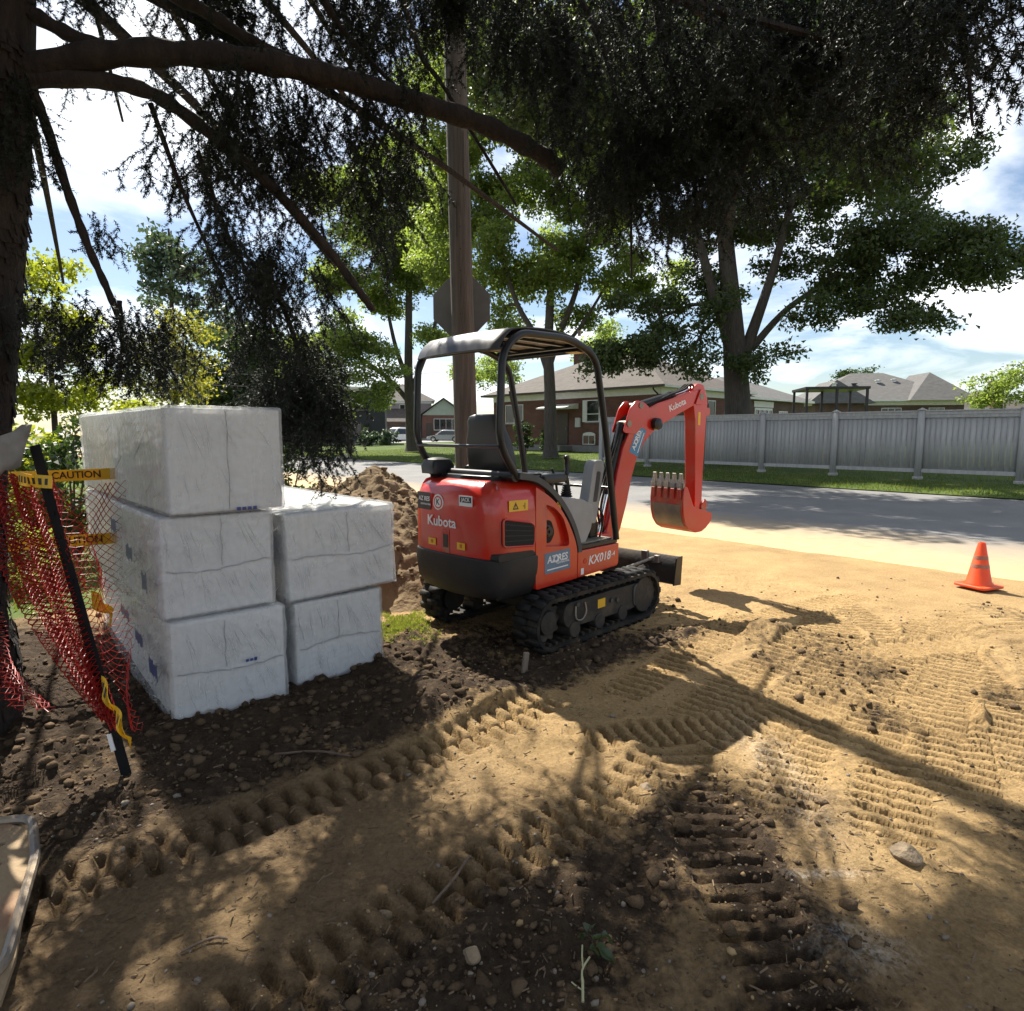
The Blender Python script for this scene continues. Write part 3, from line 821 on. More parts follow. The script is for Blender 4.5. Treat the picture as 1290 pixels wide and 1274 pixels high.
# upright light-grey lever column at the front of the right console
b = MB(); b.prism(round_poly([(.02,.86),(.20,.84),(.30,1.30),(.28,1.355),(.19,1.36),(.155,1.32),(.10,1.06)], .03), .30, .40, 'x')
up = b.build('lever_column', grey_pl, EX, bevel=.018, seg=3)
MB().prism(round_poly([(.15,1.02),(.20,1.02),(.245,1.26),(.20,1.27)], .02), .3995, .404, 'x').build('column_recess', trim_m, EX)
# travel pedals and pilot block at floor front
b = MB(); b.box(.20,.34,.20,.31,.712,.84); b.box(.22,.32,.22,.29,.84,.87); b.build('pilot_valve', blk, EX, bevel=.01)
for px_ in (.04, -.10): MB().prism([(.16,.735),(.29,.77),(.29,.785),(.16,.75)], px_-.045, px_+.045, 'x').build('travel_pedal', blk, EX, bevel=.004)
for px_ in (.04, -.10): MB().tube(smooth_path([(px_,.28,.74),(px_,.30,.95),(px_,.27,1.15),(px_,.22,1.27)],4), .011, 8).build('travel_lever', blk, EX, smooth=True)
MB().tube(smooth_path([(.36,.30,.71),(.37,.33,.85),(.36,.31,.93),(.35,.26,.97)],4), .009, 8).build('dozer_lever', blk, EX, smooth=True)

# ---- canopy
def canopy_side(sx):
    x = .455*sx; xf = .475*sx
    pts = fillet([(x*.99,-.78,1.26),(x,-.965,1.50),(x,-.935,2.11),(x*.99,-.77,2.255),(x,-.25,2.27),(xf,.06,2.17),(xf*1.0,.20,1.60),(xf,.375,.70)], .13, 6)
    return MB().tube(pts, .027, 14).build('canopy_post', blk, EX, smooth=True)
canopy_side(1); canopy_side(-1)
for nm, p, r in (('rear_cross_bar', [(-.455,-.958,1.485),(.455,-.958,1.485)], .013), ('rear_base_bar', [(-.46,-.81,1.275),(.46,-.81,1.275)], .036),
                 ('front_cross_bar', [(-.47,.30,1.13),(.47,.30,1.13)], .012), ('roof_front_bar', [(-.46,.02,2.215),(.46,.02,2.215)], .022), ('roof_rear_bar', [(-.45,-.90,2.155),(.45,-.90,2.155)], .022)):
    MB().cyl(p[0], p[1], r, 12).build(nm, blk, EX, smooth=True)
rp_ = smooth_path([(0,-.955,2.13),(0,-.925,2.19),(0,-.865,2.25),(0,-.78,2.29),(0,-.5,2.315),(0,-.22,2.30),(0,-.03,2.25),(0,.03,2.22)], 5)
v = []; f = []; m_ = 9
for i, p in enumerate(rp_):
    for k in range(m_):
        x = -.44 + .88*k/(m_-1); v.append((x, p.y, p.z + .012*(1-(x/.44)**2)))
for i in range(len(rp_)-1):
    for k in range(m_-1): f.append((i*m_+k, i*m_+k+1, (i+1)*m_+k+1, (i+1)*m_+k))
roof = MB().add(v, f).build('canopy_roof', roof_m, EX, smooth=True)
so = roof.modifiers.new('solid', 'SOLIDIFY'); so.thickness = .012; so.offset = -1
for k, yy in enumerate((-.72,-.50,-.28,-.10)):
    MB().box(-.435,.435,yy-.018,yy+.018,2.25-.03*(k==3),2.283-.03*(k==3)).build('roof_rib', blk, roof, bevel=.004)
for xx in (-.2,.1,.3): MB().box(xx-.018,xx+.018,-.86,-.06,2.233,2.249).build('roof_stringer', blk, roof, bevel=.003)
hl = pmat('sunlit_beige_headliner', (.55,.47,.37), (.46,.39,.30), rough=.7, transl=.5)  # bright beige stands in for sun showing through the roof between the ribs
for y0_, y1_ in ((-.70,-.52),(-.48,-.30),(-.26,-.12)):
    for x0_, x1_ in ((-.41,-.22),(-.18,.08),(.12,.28),(.32,.42)): MB().box(x0_,x1_,y0_,y1_,2.251,2.254).build('sunlit_headliner_panel', hl, roof)
MB().box(.33,.43,-.13,-.03,2.183,2.187).build('roof_sticker', st_yel, roof)
MB().tube(smooth_path([(-.50,.10,1.95),(-.53,.16,1.86),(-.53,.20,1.72),(-.51,.27,1.45),(-.49,.30,1.38)],4), .012, 8).build('grab_rail', blk, EX, smooth=True)
MB().cyl((.455,-.12,2.30),(.455,-.12,2.34),.012,10).build('roof_bolt', worn_steel, EX, smooth=True)

# ---- boom set, swung a little to the right about the front pin
BM = Matrix.Translation((0,.785,0)) @ Matrix.Rotation(rad(-11), 4, 'Z')      # local: x across, y outward, z up
def bx(prof, a, c_, name, mat, bevel=.006, parent=EX): return MB().prism(prof, a, c_, 'x', BM).build(name, mat, parent, bevel=bevel)
b = MB(); b.box(-.14,.14,-.38,-.10,.43,.62, BM); b.prism(round_poly([(-.15,.40),(.10,.42),(.13,.55),(.06,.66),(-.15,.66)],.03), -.10, .10, 'x', BM); b.build('swing_bracket', red, EX, bevel=.015)
cl = [(.04,.52,.07),(.12,.72,.085),(.185,.95,.092),(.235,1.18,.097),(.305,1.40,.105),(.40,1.56,.115),(.53,1.68,.118),(.70,1.76,.105),(.90,1.83,.088),(1.10,1.90,.078),(1.26,1.955,.066)]
L1, L2 = [], []
for i, (y_, z_, w_) in enumerate(cl):
    a = cl[max(i-1,0)]; c_ = cl[min(i+1,len(cl)-1)]; t_ = Vector((c_[0]-a[0], c_[1]-a[1])).normalized()
    L1.append((y_-t_.y*w_, z_+t_.x*w_)); L2.append((y_+t_.y*w_, z_-t_.x*w_))
boom = bx(L1 + L2[::-1], -.075, .075, 'boom', red, .012)
# knee bracket (open twin plates) carrying both cylinders
for sx in (-1, 1):
    bx(round_poly([(.20,1.58),(.28,1.80),(.36,1.88),(.47,1.86),(.56,1.80),(.52,1.70),(.36,1.56)], .03), sx*.082, sx*.066, 'knee_plate', red, .004)
MB().cyl(BM @ Vector((-.09,.27,1.66)), BM @ Vector((.09,.27,1.66)), .03, 14).build('boom_cylinder_pin', worn_steel, EX, smooth=True)
MB().cyl(BM @ Vector((-.09,.42,1.83)), BM @ Vector((.09,.42,1.83)), .028, 14).build('arm_cylinder_pin', worn_steel, EX, smooth=True)
def cylr(p0, p1, split, r, name):
    p0 = Vector(p0); p1 = Vector(p1); m = p0.lerp(p1, split)
    c_ = MB().cyl(BM @ p0, BM @ m, r, 16).build(name, blk, EX, smooth=True)
    MB().cyl(BM @ (p0.lerp(p1, split-.05)), BM @ (p0.lerp(p1, split+.012)), r*1.12, 16).build('gland', blk, c_, smooth=True)
    MB().cyl(BM @ m, BM @ p1, r*.5, 12).build('rod', chrome, c_, smooth=True)
    return c_
bc = cylr((0,.26,1.67),(0,-.02,.62), .62, .040, 'boom_cylinder')
MB().prism([(-.01,0),(.01,0),(.01,.62),(-.01,.62)], -.05, .05, 'x', BM @ Matrix.Translation((0,.115,.99)) @ Matrix.Rotation(rad(-15),4,'X')).build('cylinder_guard', blk, bc, bevel=.003)
cylr((0,.44,1.83),(0,1.26,2.03), .60, .036, 'arm_cylinder')
# arm
ap = round_poly([(1.16,2.02),(1.24,2.075),(1.33,2.06),(1.40,1.90),(1.385,1.70),(1.36,1.20),(1.355,.74),(1.31,.69),(1.25,.73),(1.235,1.20),(1.21,1.70),(1.17,1.88)], .03)
arm = bx(ap, -.068, .068, 'arm', red, .010)
MB().cyl(BM @ Vector((-.095,1.27,1.94)), BM @ Vector((.095,1.27,1.94)), .032, 14).build('arm_pin', worn_steel, EX, smooth=True)
for sx in (-1, 1): bx(round_poly([(1.18,1.86),(1.26,2.02),(1.32,1.98),(1.30,1.86)],.02), sx*.092, sx*.078, 'boom_tip_fork', red, .003)
cylr((0,1.425,1.80),(0,1.395,.88), .66, .032, 'bucket_cylinder')
b = MB(); b.prism(round_poly([(1.36,1.84),(1.46,1.83),(1.46,1.76),(1.36,1.72)],.02), -.05, -.035, 'x', BM); b.prism(round_poly([(1.36,1.84),(1.46,1.83),(1.46,1.76),(1.36,1.72)],.02), .035, .05, 'x', BM); b.build('cylinder_lug', red, EX, bevel=.003)
for sx in (-1, 1): bx(round_poly([(1.33,.83),(1.39,.90),(1.42,.86),(1.41,.72),(1.37,.67),(1.35,.70)],.02), sx*.085, sx*.070, 'bucket_link', red_worn, .004)
# hydraulic hoses
for k, xo in enumerate((-.035, .0, .035)):
    MB().tube(smooth_path([BM @ Vector(p) for p in ((xo,.02,.66),(xo,-.04+.01*k,.9),(xo,.06,1.15),(xo,.17,1.45),(xo,.27,1.68),(xo,.50,1.80),(xo,.8,1.925),(xo,1.05,2.0),(xo,1.17,2.06),(xo,1.26,2.0))],5), .011, 7).build('hydraulic_hose', rub, EX, smooth=True)
MB().tube(smooth_path([BM @ Vector(p) for p in ((.0,1.37,2.0),(.01,1.44,1.94),(.01,1.47,1.84),(.01,1.45,1.74))],5), .010, 7).build('hydraulic_hose', rub, EX, smooth=True)
MB().lathe([(0,-.03),(.055,-.03),(.06,0),(.055,.04),(.03,.05),(0,.05)], 18, BM @ Matrix.Translation((.085,.62,1.66)) @ Matrix.Rotation(math.pi/2,4,'Y')).build('work_light', blk, EX, smooth=True)
# bucket: curled in, teeth up
bw = .20
shell_o = [(.905,1.05),(.893,.92),(.90,.80),(.93,.70),(.99,.625),(1.08,.585),(1.17,.59),(1.25,.625),(1.31,.685)]
shell_i = [(p[0]+.018*math.cos(a), p[1]+.018*math.sin(a)) for p, a in zip(shell_o, [0,.05,.3,.6,1.0,1.45,1.7,2.0,2.2])]
bk = bx(shell_o + shell_i[::-1], -bw, bw, 'bucket', red_worn, .003)
for sx in (-1, 1):
    bx(round_poly([(.905,1.05),(.893,.92),(.90,.80),(.93,.70),(.99,.625),(1.08,.583),(1.18,.587),(1.25,.622),(1.33,.69),(1.33,.77),(1.20,.80),(1.05,.85),(.95,1.05)], .02), sx*(bw+.001), sx*(bw+.017), 'bucket_side', red_worn if sx < 0 else red, .003)
    bx(round_poly([(1.24,.66),(1.35,.66),(1.38,.74),(1.34,.80),(1.26,.79)], .025), sx*.092, sx*.108, 'bucket_ear', red_worn, .003)
MB().cyl(BM @ Vector((-.115,1.31,.73)), BM @ Vector((.115,1.31,.73)), .03, 14).build('bucket_pin', worn_steel, EX, smooth=True)
bx([(.900,1.03),(.888,1.045),(.893,1.085),(.915,1.085),(.925,1.04)], -bw-.012, bw+.012, 'bucket_lip', worn_steel, .003)
bx([(.8905,.87),(.896,.79),(.926,.695),(.962,.648),(.970,.656),(.935,.705),(.905,.80),(.899,.87)], -bw+.02, bw-.02, 'wear_plate', worn_steel, .002)
for k in range(5):
    xx = -bw+.03 + (2*bw-.06)*k/4
    t_ = MB(); t_.loft([[(xx+sx*w_, .905+yy*dd, z_) for sx, yy in ((1,1),(-1,1),(-1,-1),(1,-1))] for w_, dd, z_ in ((.027,.026,1.02),(.027,.022,1.08),(.020,.014,1.12),(.022,.006,1.18))], True, BM)
    tt = t_.build('bucket_tooth', worn_steel, bk, bevel=.004)
    t2 = MB(); t2.box(xx-.022, xx+.022, .876, .890, .93, 1.03, BM); t2.build('tooth_shank', red_worn, bk, bevel=.004)

# ---- lettering and stickers
Rg = lambda x, y, z: frame_matrix((x, y, z), (0,1,0), (0,0,1))            # on the right flank, facing +x
Rr = lambda x, y, z, yaw=0: frame_matrix((x, y, z), (math.cos(yaw),math.sin(yaw),0), (0,0,1))   # on the tail, facing -y
def plate(name, w, h, M, mat, t=.0012):
    q = MB().box(-w/2, w/2, -h/2, h/2, 0, t)
    return MB().add(q.v, q.f, M).build(name, mat, EX)
ow = st_wht
# slate blue company sticker on the side cover
Mx = Rg(.4845,-.385,.625) @ Matrix.Rotation(rad(1.5),4,'Z')
s1 = plate('company_sticker', .29, .155, Mx, st_blue)
def azores(par, M, k):
    text_obj('sticker_lettering', 'AZ RES', .075*k, M @ Matrix.Translation((0,.022*k,.0016)), ow, par, sx=.98, shear=.12)
    rg = []
    for q in range(20):
        a = 2*math.pi*q/20; rr_ = (.034 if q % 2 else .028)*k; rg.append((rr_*math.cos(a), rr_*math.sin(a)))
    rgi = [(.017*k*math.cos(2*math.pi*q/20), .017*k*math.sin(2*math.pi*q/20)) for q in range(20)]
    v = [(x, y, .0022) for x, y in rg] + [(x, y, .0022) for x, y in rgi]; f = [(i,(i+1)%20,20+(i+1)%20,20+i) for i in range(20)]
    MB().add(v, f, M @ Matrix.Translation((-.018*k,.024*k,0))).build('sticker_gear', ow, par)
    text_obj('sticker_small_print', 'CONTRACTING', .02*k, M @ Matrix.Translation((.06*k,-.014*k,.0016)), ow, par)
    MB().box(-.12*k,.12*k,-.055*k,-.046*k,.0012,.0018).build('sticker_line', ow, par).matrix_local = M
azores(s1, Mx, 1.0)
text_obj('model_number', 'KX018', .098, Rg(.4885,.13,.575) @ Matrix.Rotation(rad(2),4,'Z'), ow, EX, sx=1.05, shear=.22)
text_obj('model_suffix', '-4', .055, Rg(.4885,.315,.585) @ Matrix.Rotation(rad(2),4,'Z'), ow, EX, shear=.2)
MB().lathe([(0,0),(.022,0),(.022,.002),(0,.002)], 18, Rg(.4875,-.055,.578)).build('panel_badge', lens_m, EX)
plate('serial_plate', .035, .05, Rg(.488,-.09,.50), st_wht)
# tail lettering
s2 = plate('tail_sticker', .17, .13, Rr(-.27,-1.0415,1.075,rad(-4)), st_blk)
text_obj('tail_sticker_lettering', 'AZ RES', .046, Rr(-.27,-1.0415,1.09,rad(-4)) @ Matrix.Translation((0,0,.0015)), ow, s2, shear=.1)
text_obj('tail_sticker_small_print', 'CONTRACTING', .018, Rr(-.27,-1.0415,1.05,rad(-4)) @ Matrix.Translation((.02,0,.0015)), ow, s2)
text_obj('maker_name', 'Kubota', .105, Rr(-.06,-1.0520,.935), ow, EX, sx=1.05)
badge = MB().lathe([(0,0),(.058,0),(.058,.003),(0,.003)], 28, Rr(-.10,-1.0435,1.075)).build('maker_badge', st_wht, EX)
MB().lathe([(0,.003),(.047,.003),(.047,.0045),(0,.0045)], 28, Rr(-.10,-1.0435,1.075)).build('badge_disc', red, badge)
MB().lathe([(0,.0045),(.036,.0045),(.036,.0055),(0,.0055)], 28, Rr(-.10,-1.0435,1.075)).build('badge_ring', st_wht, badge)
text_obj('badge_letter', 'K', .062, Rr(-.10,-1.049,1.075) @ Matrix.Translation((0,0,.0005)), st_blk, badge)
s3 = plate('rating_sticker', .135, .075, Rr(.20,-1.0425,1.105,rad(2)), st_wht)
s3b = MB().box(-.058,.058,-.012,.028,.0012,.002).build('rating_sticker_field', st_blk, s3); s3b.matrix_local = Rr(.20,-1.0425,1.105,rad(2))
text_obj('rating_sticker_lettering', 'JACK', .036, Rr(.20,-1.0425,1.113,rad(2)) @ Matrix.Translation((0,0,.0022)), ow, s3)
# keyed latch
k1 = MB().box(-.04,.04,-.085,.085,0,.004).build('hood_latch', red_worn, EX, bevel=.004); k1.matrix_local = Rr(-.01,-1.0495,.80)
k2 = MB().box(-.026,.026,-.045,.05,.004,.007).build('latch_recess', st_blk, k1); k2.matrix_local = Matrix.Identity(4)
for xx in (-.17,.155):
    q = plate('caution_sticker', .085, .05, Rr(xx,-1.0505,.78), st_yel)
    text_obj('caution_lettering', '!II', .035, Rr(xx,-1.0520,.78) @ Matrix.Translation((0,0,.0012)), red, q)
# yellow warning plate on the hood flank
s4 = plate('warning_sticker', .19, .075, Rg(.4785,-.80,1.075) @ Matrix.Rotation(rad(-1),4,'Z'), st_yel)
tri = MB().add([(-.03,-.024,.002),(.03,-.024,.002),(0,.027,.002),(-.017,-.016,.0022),(.017,-.016,.0022),(0,.012,.0022)], [(0,1,4,3),(1,2,5,4),(2,0,3,5)]).build('warning_triangle', st_blk, s4)
tri.matrix_local = Rg(.4785,-.83,1.075)
text_obj('warning_mark', '!', .03, Rg(.4805,-.83,1.072) @ Matrix.Translation((0,0,.0005)), st_blk, s4)
text_obj('warning_print', '-|', .045, Rg(.4805,-.745,1.073) @ Matrix.Translation((0,0,.0005)), st_blk, s4)
text_obj('fuel_mark', 'FUEL', .03, Rg(.4845,-.37,1.045) @ Matrix.Rotation(rad(-38),4,'Z'), st_yel, EX)
# boom stickers
Mb = BM @ frame_matrix((.0755,.395,1.50), (0,.40,.92), (0,-.92,.40)) 
s5 = plate('boom_sticker', .27, .125, Mb, pmat('sticker_blue', (.05,.20,.36), (.045,.18,.33), rough=.4))
azores(s5, Mb, .85)
text_obj('boom_lettering', 'Kubota', .085, BM @ frame_matrix((.0765,.93,1.848), (0,.94,.34), (0,-.34,.94)), ow, EX)
plate('arm_sticker', .035, .13, BM @ frame_matrix((.0685,1.27,1.72), (0,1,0), (0,0,1)), st_yel)
# ================================================================= wrapped insulation bundles
foam_m = pmat('white_insulation_board', (.66,.66,.645), (.61,.61,.60), scale=3, rough=.8, bump=.05)
blue_print = pmat('blue_print', (.015,.035,.16), (.02,.045,.2), scale=30, rough=.4)
seam_m = pmat('film_seam', (.33,.34,.35), (.2,.205,.21), scale=20, rough=.3)
fold_m = pmat('film_fold', (.74,.75,.755), (.68,.69,.695), scale=12, rough=.16, transl=.35)
def film_mat():
    m = bpy.data.materials.new('clear_shrink_film'); m.use_nodes = True
    n, l = m.node_tree.nodes, m.node_tree.links
    b = n['Principled BSDF']
    b.inputs['Base Color'].default_value = (.80,.81,.82,1); b.inputs['Roughness'].default_value = .10
    b.inputs['Specular IOR Level'].default_value = .6
    t = n.new('ShaderNodeTexCoord')
    tr = n.new('ShaderNodeBsdfTransparent'); tr.inputs[0].default_value = (.97,.97,.97,1)
    tl = n.new('ShaderNodeBsdfTranslucent'); tl.inputs[0].default_value = (.75,.75,.75,1)
    nz = n.new('ShaderNodeTexNoise'); nz.inputs['Scale'].default_value = 7; nz.inputs['Detail'].default_value = 6
    mp = n.new('ShaderNodeMapping'); mp.inputs['Scale'].default_value = (1,1,2.2); mp.inputs['Rotation'].default_value = (.3,.5,.2)
    l.new(t.outputs['Object'], mp.inputs[0]); l.new(mp.outputs[0], nz.inputs['Vector'])
    mr = n.new('ShaderNodeMapRange'); mr.inputs['From Min'].default_value = .35; mr.inputs['From Max'].default_value = .68
    mr.inputs['To Min'].default_value = .24; mr.inputs['To Max'].default_value = .48
    sn = n.new('ShaderNodeTexNoise'); sn.inputs['Scale'].default_value = 11; sn.inputs['Detail'].default_value = 3; sn.inputs['Distortion'].default_value = 1.2
    mps = n.new('ShaderNodeMapping'); mps.inputs['Scale'].default_value = (1,1,.16); mps.inputs['Rotation'].default_value = (.25,.45,.0)
    l.new(t.outputs['Object'], mps.inputs[0]); l.new(mps.outputs[0], sn.inputs['Vector'])
    av = n.new('ShaderNodeMath'); av.operation = 'MULTIPLY_ADD'; av.inputs[1].default_value = .62
    hv = n.new('ShaderNodeMath'); hv.operation = 'MULTIPLY'; hv.inputs[1].default_value = .38
    l.new(nz.outputs['Fac'], hv.inputs[0]); l.new(sn.outputs['Fac'], av.inputs[0]); l.new(hv.outputs[0], av.inputs[2])
    l.new(av.outputs[0], mr.inputs['Value'])
    bn = n.new('ShaderNodeTexNoise'); bn.inputs['Scale'].default_value = 13; bn.inputs['Detail'].default_value = 2; bn.inputs['Distortion'].default_value = .8
    mp2 = n.new('ShaderNodeMapping'); mp2.inputs['Scale'].default_value = (1,1,.28); mp2.inputs['Rotation'].default_value = (.35,.35,.0)
    l.new(t.outputs['Object'], mp2.inputs[0]); l.new(mp2.outputs[0], bn.inputs['Vector'])
    bp = n.new('ShaderNodeBump'); bp.inputs['Strength'].default_value = .35; bp.inputs['Distance'].default_value = .03
    l.new(bn.outputs['Fac'], bp.inputs['Height'])
    l.new(bp.outputs[0], b.inputs['Normal'])
    m1 = n.new('ShaderNodeMixShader'); m1.inputs[0].default_value = .30
    l.new(b.outputs[0], m1.inputs[1]); l.new(tl.outputs[0], m1.inputs[2])
    m2 = n.new('ShaderNodeMixShader'); l.new(mr.outputs[0], m2.inputs[0])
    l.new(tr.outputs[0], m2.inputs[1]); l.new(m1.outputs[0], m2.inputs[2])
    l.new(m2.outputs[0], n['Material Output'].inputs['Surface'])
    return m
film_m = film_mat()

def box_shell(L, W, H, off, seed, wr, sag=0.0, n=42, loose=0.0):
    """subdivided box skin: x 0..W (front face at y=0), y 0..L, z 0..H, pulled into folds"""
    V = {}; faces = []; pts = []
    def vid(i, j, k):
        key = (i, j, k)
        if key not in V: V[key] = len(pts); pts.append(key)
        return V[key]
    nx_, ny_, nz_ = n, n, n
    for j in range(ny_):
        for k in range(nz_):
            for i, fl in ((0, 1), (nx_, 0)):
                q = [vid(i,j,k), vid(i,j+1,k), vid(i,j+1,k+1), vid(i,j,k+1)]; faces.append(q if not fl else q[::-1])
    for i in range(nx_):
        for k in range(nz_):
            for j, fl in ((0, 0), (ny_, 1)):
                q = [vid(i,j,k), vid(i+1,j,k), vid(i+1,j,k+1), vid(i,j,k+1)]; faces.append(q if not fl else q[::-1])
    for i in range(nx_):
        for j in range(ny_):
            for k, fl in ((0, 1), (nz_, 0)):
                q = [vid(i,j,k), vid(i+1,j,k), vid(i+1,j+1,k), vid(i,j+1,k)]; faces.append(q if not fl else q[::-1])
    A = np.array(pts, float)
    # crowd samples toward the front end, where the folds are
    fy = (A[:,1]/ny_)**1.35
    p = np.stack([A[:,0]/nx_*W, fy*L, A[:,2]/nz_*H], 1)
    c = np.array([W/2, L/2, H/2]); h = np.array([W/2, L/2, H/2])
    q = (p-c)/h
    # rounded corners
    r = .016; inner = h - r
    d = p-c; cl_ = np.clip(d, -inner, inner); dd = d-cl_; ln = np.linalg.norm(dd, axis=1, keepdims=True)
    nrm = np.where(ln > 1e-9, dd/np.maximum(ln, 1e-9), 0)
    p = c + cl_ + nrm*np.minimum(ln, r)
    nn = nrm.copy(); z0 = ln[:,0] < 1e-9
    ax = np.argmax(np.abs(q), axis=1); nn[z0] = 0; nn[z0, ax[z0]] = np.sign(q[z0, ax[z0]])
    # folds: ridged noise stretched along fans that gather at the mid-height seam
    a = p[:,0]+p[:,1]*.8+seed; z = p[:,2]
    fan = a*(1+.9*np.abs(z/H-.5)) + .22*(z-H*.5)
    f1 = 1-np.abs(2*vnoise(fan*15, z*1.3+seed*3)-1); f2 = 1-np.abs(2*vnoise(fan*33+7, z*2.4+seed)-1); dg_ = 1-np.abs(2*vnoise((a*.8+z)*17+seed, (a-z)*2.1)-1)
    hz = 1-np.abs(2*vnoise(z*26+.8*a, a*2.2+seed*5)-1)
    env = .35+.65*sstep(.30, .62, vnoise(p[:,0]*4+seed, p[:,2]*4+p[:,1]*2))
    top = np.clip(nn[:,2], 0, 1)
    disp = off + wr*env*((f1**5)*1.1+(f2**5)*.6+(dg_**6)*.8)*(1-.5*top) + wr*.5*(hz**4)*(.4+.6*top)
    side = np.clip(-nn[:,0], 0, 1)
    disp += wr*1.8*side*((dg_**5)+.8*hz**5)*env
    disp += loose*side*(.4+.6*vnoise(p[:,1]*3+seed, p[:,2]*4))*np.sin(np.clip(p[:,1]/L,0,1)*np.pi)**.6
    # bulge of the pack, waist at the seam
    waist = np.exp(-((z-H*.48)/.03)**2)*(.006 if wr > .004 else 0)
    bul = .018*(1-np.clip(np.abs(q),0,1).min(axis=1))*0
    p = p + nn*(disp - waist)[:,None]
    p[:,2] = np.maximum(p[:,2], .003)
    return p, np.array(faces)

BUND = 'plastic wrapped white insulation bundles stacked on the dirt'
def bundle(name_label, x, y, z, ang, L, W, H, seed, wr=.010, loose=0.02, tilt=(0,0), prints=(), vseam=True, pl_n=34, hseam=True):
    root = empty('insulation_bundle', (x, y, z), rad(ang), name_label, 'insulation bundle', BUND)
    root.rotation_euler = (rad(tilt[0]), rad(tilt[1]), rad(ang))
    # boards inside: each slab a piece
    nb = 1
    for k in range(nb):
        z0 = .010 + (H-.02)*k/nb; z1 = .010 + (H-.02)*(k+1)/nb - .0012
        MB().box(.012+.004*((k*seed) % 1), W-.012, .012, L-.012, z0, z1).build('foam_board', foam_m, root, bevel=.008)
    p, f = box_shell(L, W, H, .002, seed, wr, loose=loose)
    mesh_obj('film_wrap', np_mesh('film_wrap', p, f, [film_m], True), root)
    # gathered seam round the pack
    sp = []
    for t in np.linspace(.03, W-.03, 16): sp.append((t, -.012-.004*math.sin(t*40+seed), H*.47+.015*math.sin(t*9+seed)+.004*math.sin(t*60)))
    if hseam: MB().tube(sp, [.0018+.0010*abs(math.sin(k*1.7+seed)) for k in range(16)], 6).build('film_seam', seam_m, root, smooth=True)
    if vseam:
        xm = W*(.42+.12*math.sin(seed*5)); sp = [(xm+.004*math.sin(k*1.3+seed), -.010, (H*.48+k*H*.047) if hseam else (.02+k*(H-.04)/10)) for k in range(11)]
        MB().tube(sp, .0022, 6).build('film_seam', seam_m, root, smooth=True)
    # crisp pleats fanning from the seam, on the end face and the long side
    fo = MB(); r_ = random.Random(int(seed*77))
    def pleat(p, q, nrm, w_, h_):
        p, q, nrm = Vector(p), Vector(q), Vector(nrm); t_ = (q-p).normalized(); s_ = t_.cross(nrm).normalized(); m = p.lerp(q, .4+.2*r_.random())+s_*r_.uniform(-.012,.012)
        v = [p, m+s_*w_, m+nrm*h_, m-s_*w_, q]
        fo.add(v, [(0,1,2),(0,2,3),(4,2,1),(4,3,2)])
    zs = H*.47
    for k in range(pl_n):
        x0 = r_.uniform(.03, W-.03); up = r_.random() < .55; sl_ = r_.gauss(.30,.13)+.5*(x0/W-.5)
        z1 = r_.uniform(H-.12, H-.01) if up else r_.uniform(.015, zs-.12)
        z0 = zs+(.012 if up else -.012)+r_.uniform(-.01,.01)+(r_.uniform(.0,.1) if up else r_.uniform(-.1,0))*(r_.random() < .4)
        x1 = min(W-.02, max(.02, x0-sl_*(z1-z0)))
        pleat((x0,-.008,z0),(x1,-.007,z1),(0,-1,0),r_.uniform(.0015,.0035),r_.uniform(.002,.0045))
    for k in range(int(pl_n*1.3)):
        y0 = r_.uniform(.02,1.2)**1.2; a_ = r_.uniform(.12,.45); z0 = r_.uniform(.08,H-.03); dz_ = a_*r_.gauss(-.35,.16)
        pleat((-.010-loose*.25,y0,z0),(-.010-loose*.3,y0+a_,min(H-.02,max(.02,z0+dz_))),(-1,0,0),r_.uniform(.0015,.005),r_.uniform(.002,.006))
    fo.build('film_pleats', fold_m, root)['kind'] = 'stuff'
    for (face, px_, pz_, w_, h_) in prints:
        b_ = MB(); r_ = random.Random(int(seed*100)+int(px_*100))
        nbar = max(3, int(w_/.028))
        for k in range(nbar):
            t0 = -w_/2 + w_*k/nbar; hh = h_*(.55+.45*r_.random())
            if face == 'front': b_.box(px_+t0, px_+t0+w_/nbar*.72, -.0155, -.0145, pz_-hh/2, pz_+hh/2)
            else: b_.box(-.045, -.044, px_+t0, px_+t0+w_/nbar*.72, pz_-hh/2, pz_+hh/2)
        b_.build('blue_print', blue_print, root)['kind'] = 'stuff'
    return root
bundle('lowest bundle of the tall stack, resting on the dirt', -1.83, 3.28, -.01, 40, 2.40, .63, .575, 1.3, .006, .03, prints=(('front',.42,.29,.07,.022),('side',.22,.28,.22,.10),('side',.60,.36,.24,.09),('side',1.05,.42,.3,.09)))
bundle('middle bundle of the three high stack', -1.87, 3.31, .567, 41, 2.45, .61, .565, 2.7, .006, .035, prints=(('side',.18,.20,.13,.12),('side',.55,.31,.18,.11),('side',1.0,.42,.18,.10)))
bundle('smooth topmost bundle of the tall stack with one upright seam', -1.80, 3.31, 1.135, 42.5, 2.45, .625, .585, 3.9, .0035, .02, pl_n=12, hseam=False, prints=(('front',.40,.02,.12,.03),))
bundle('lower bundle of the short stack, nearer the excavator', -1.34, 3.80, -.01, 45, 2.3, .64, .545, 5.1, .005, .01)
bundle('upper bundle of the short stack with sun on its top', -1.36, 3.78, .54, 42, 2.35, .76, .55, 6.6, .007, .02, tilt=(0,-1.5), prints=(('side',.14,.30,.10,.16),))

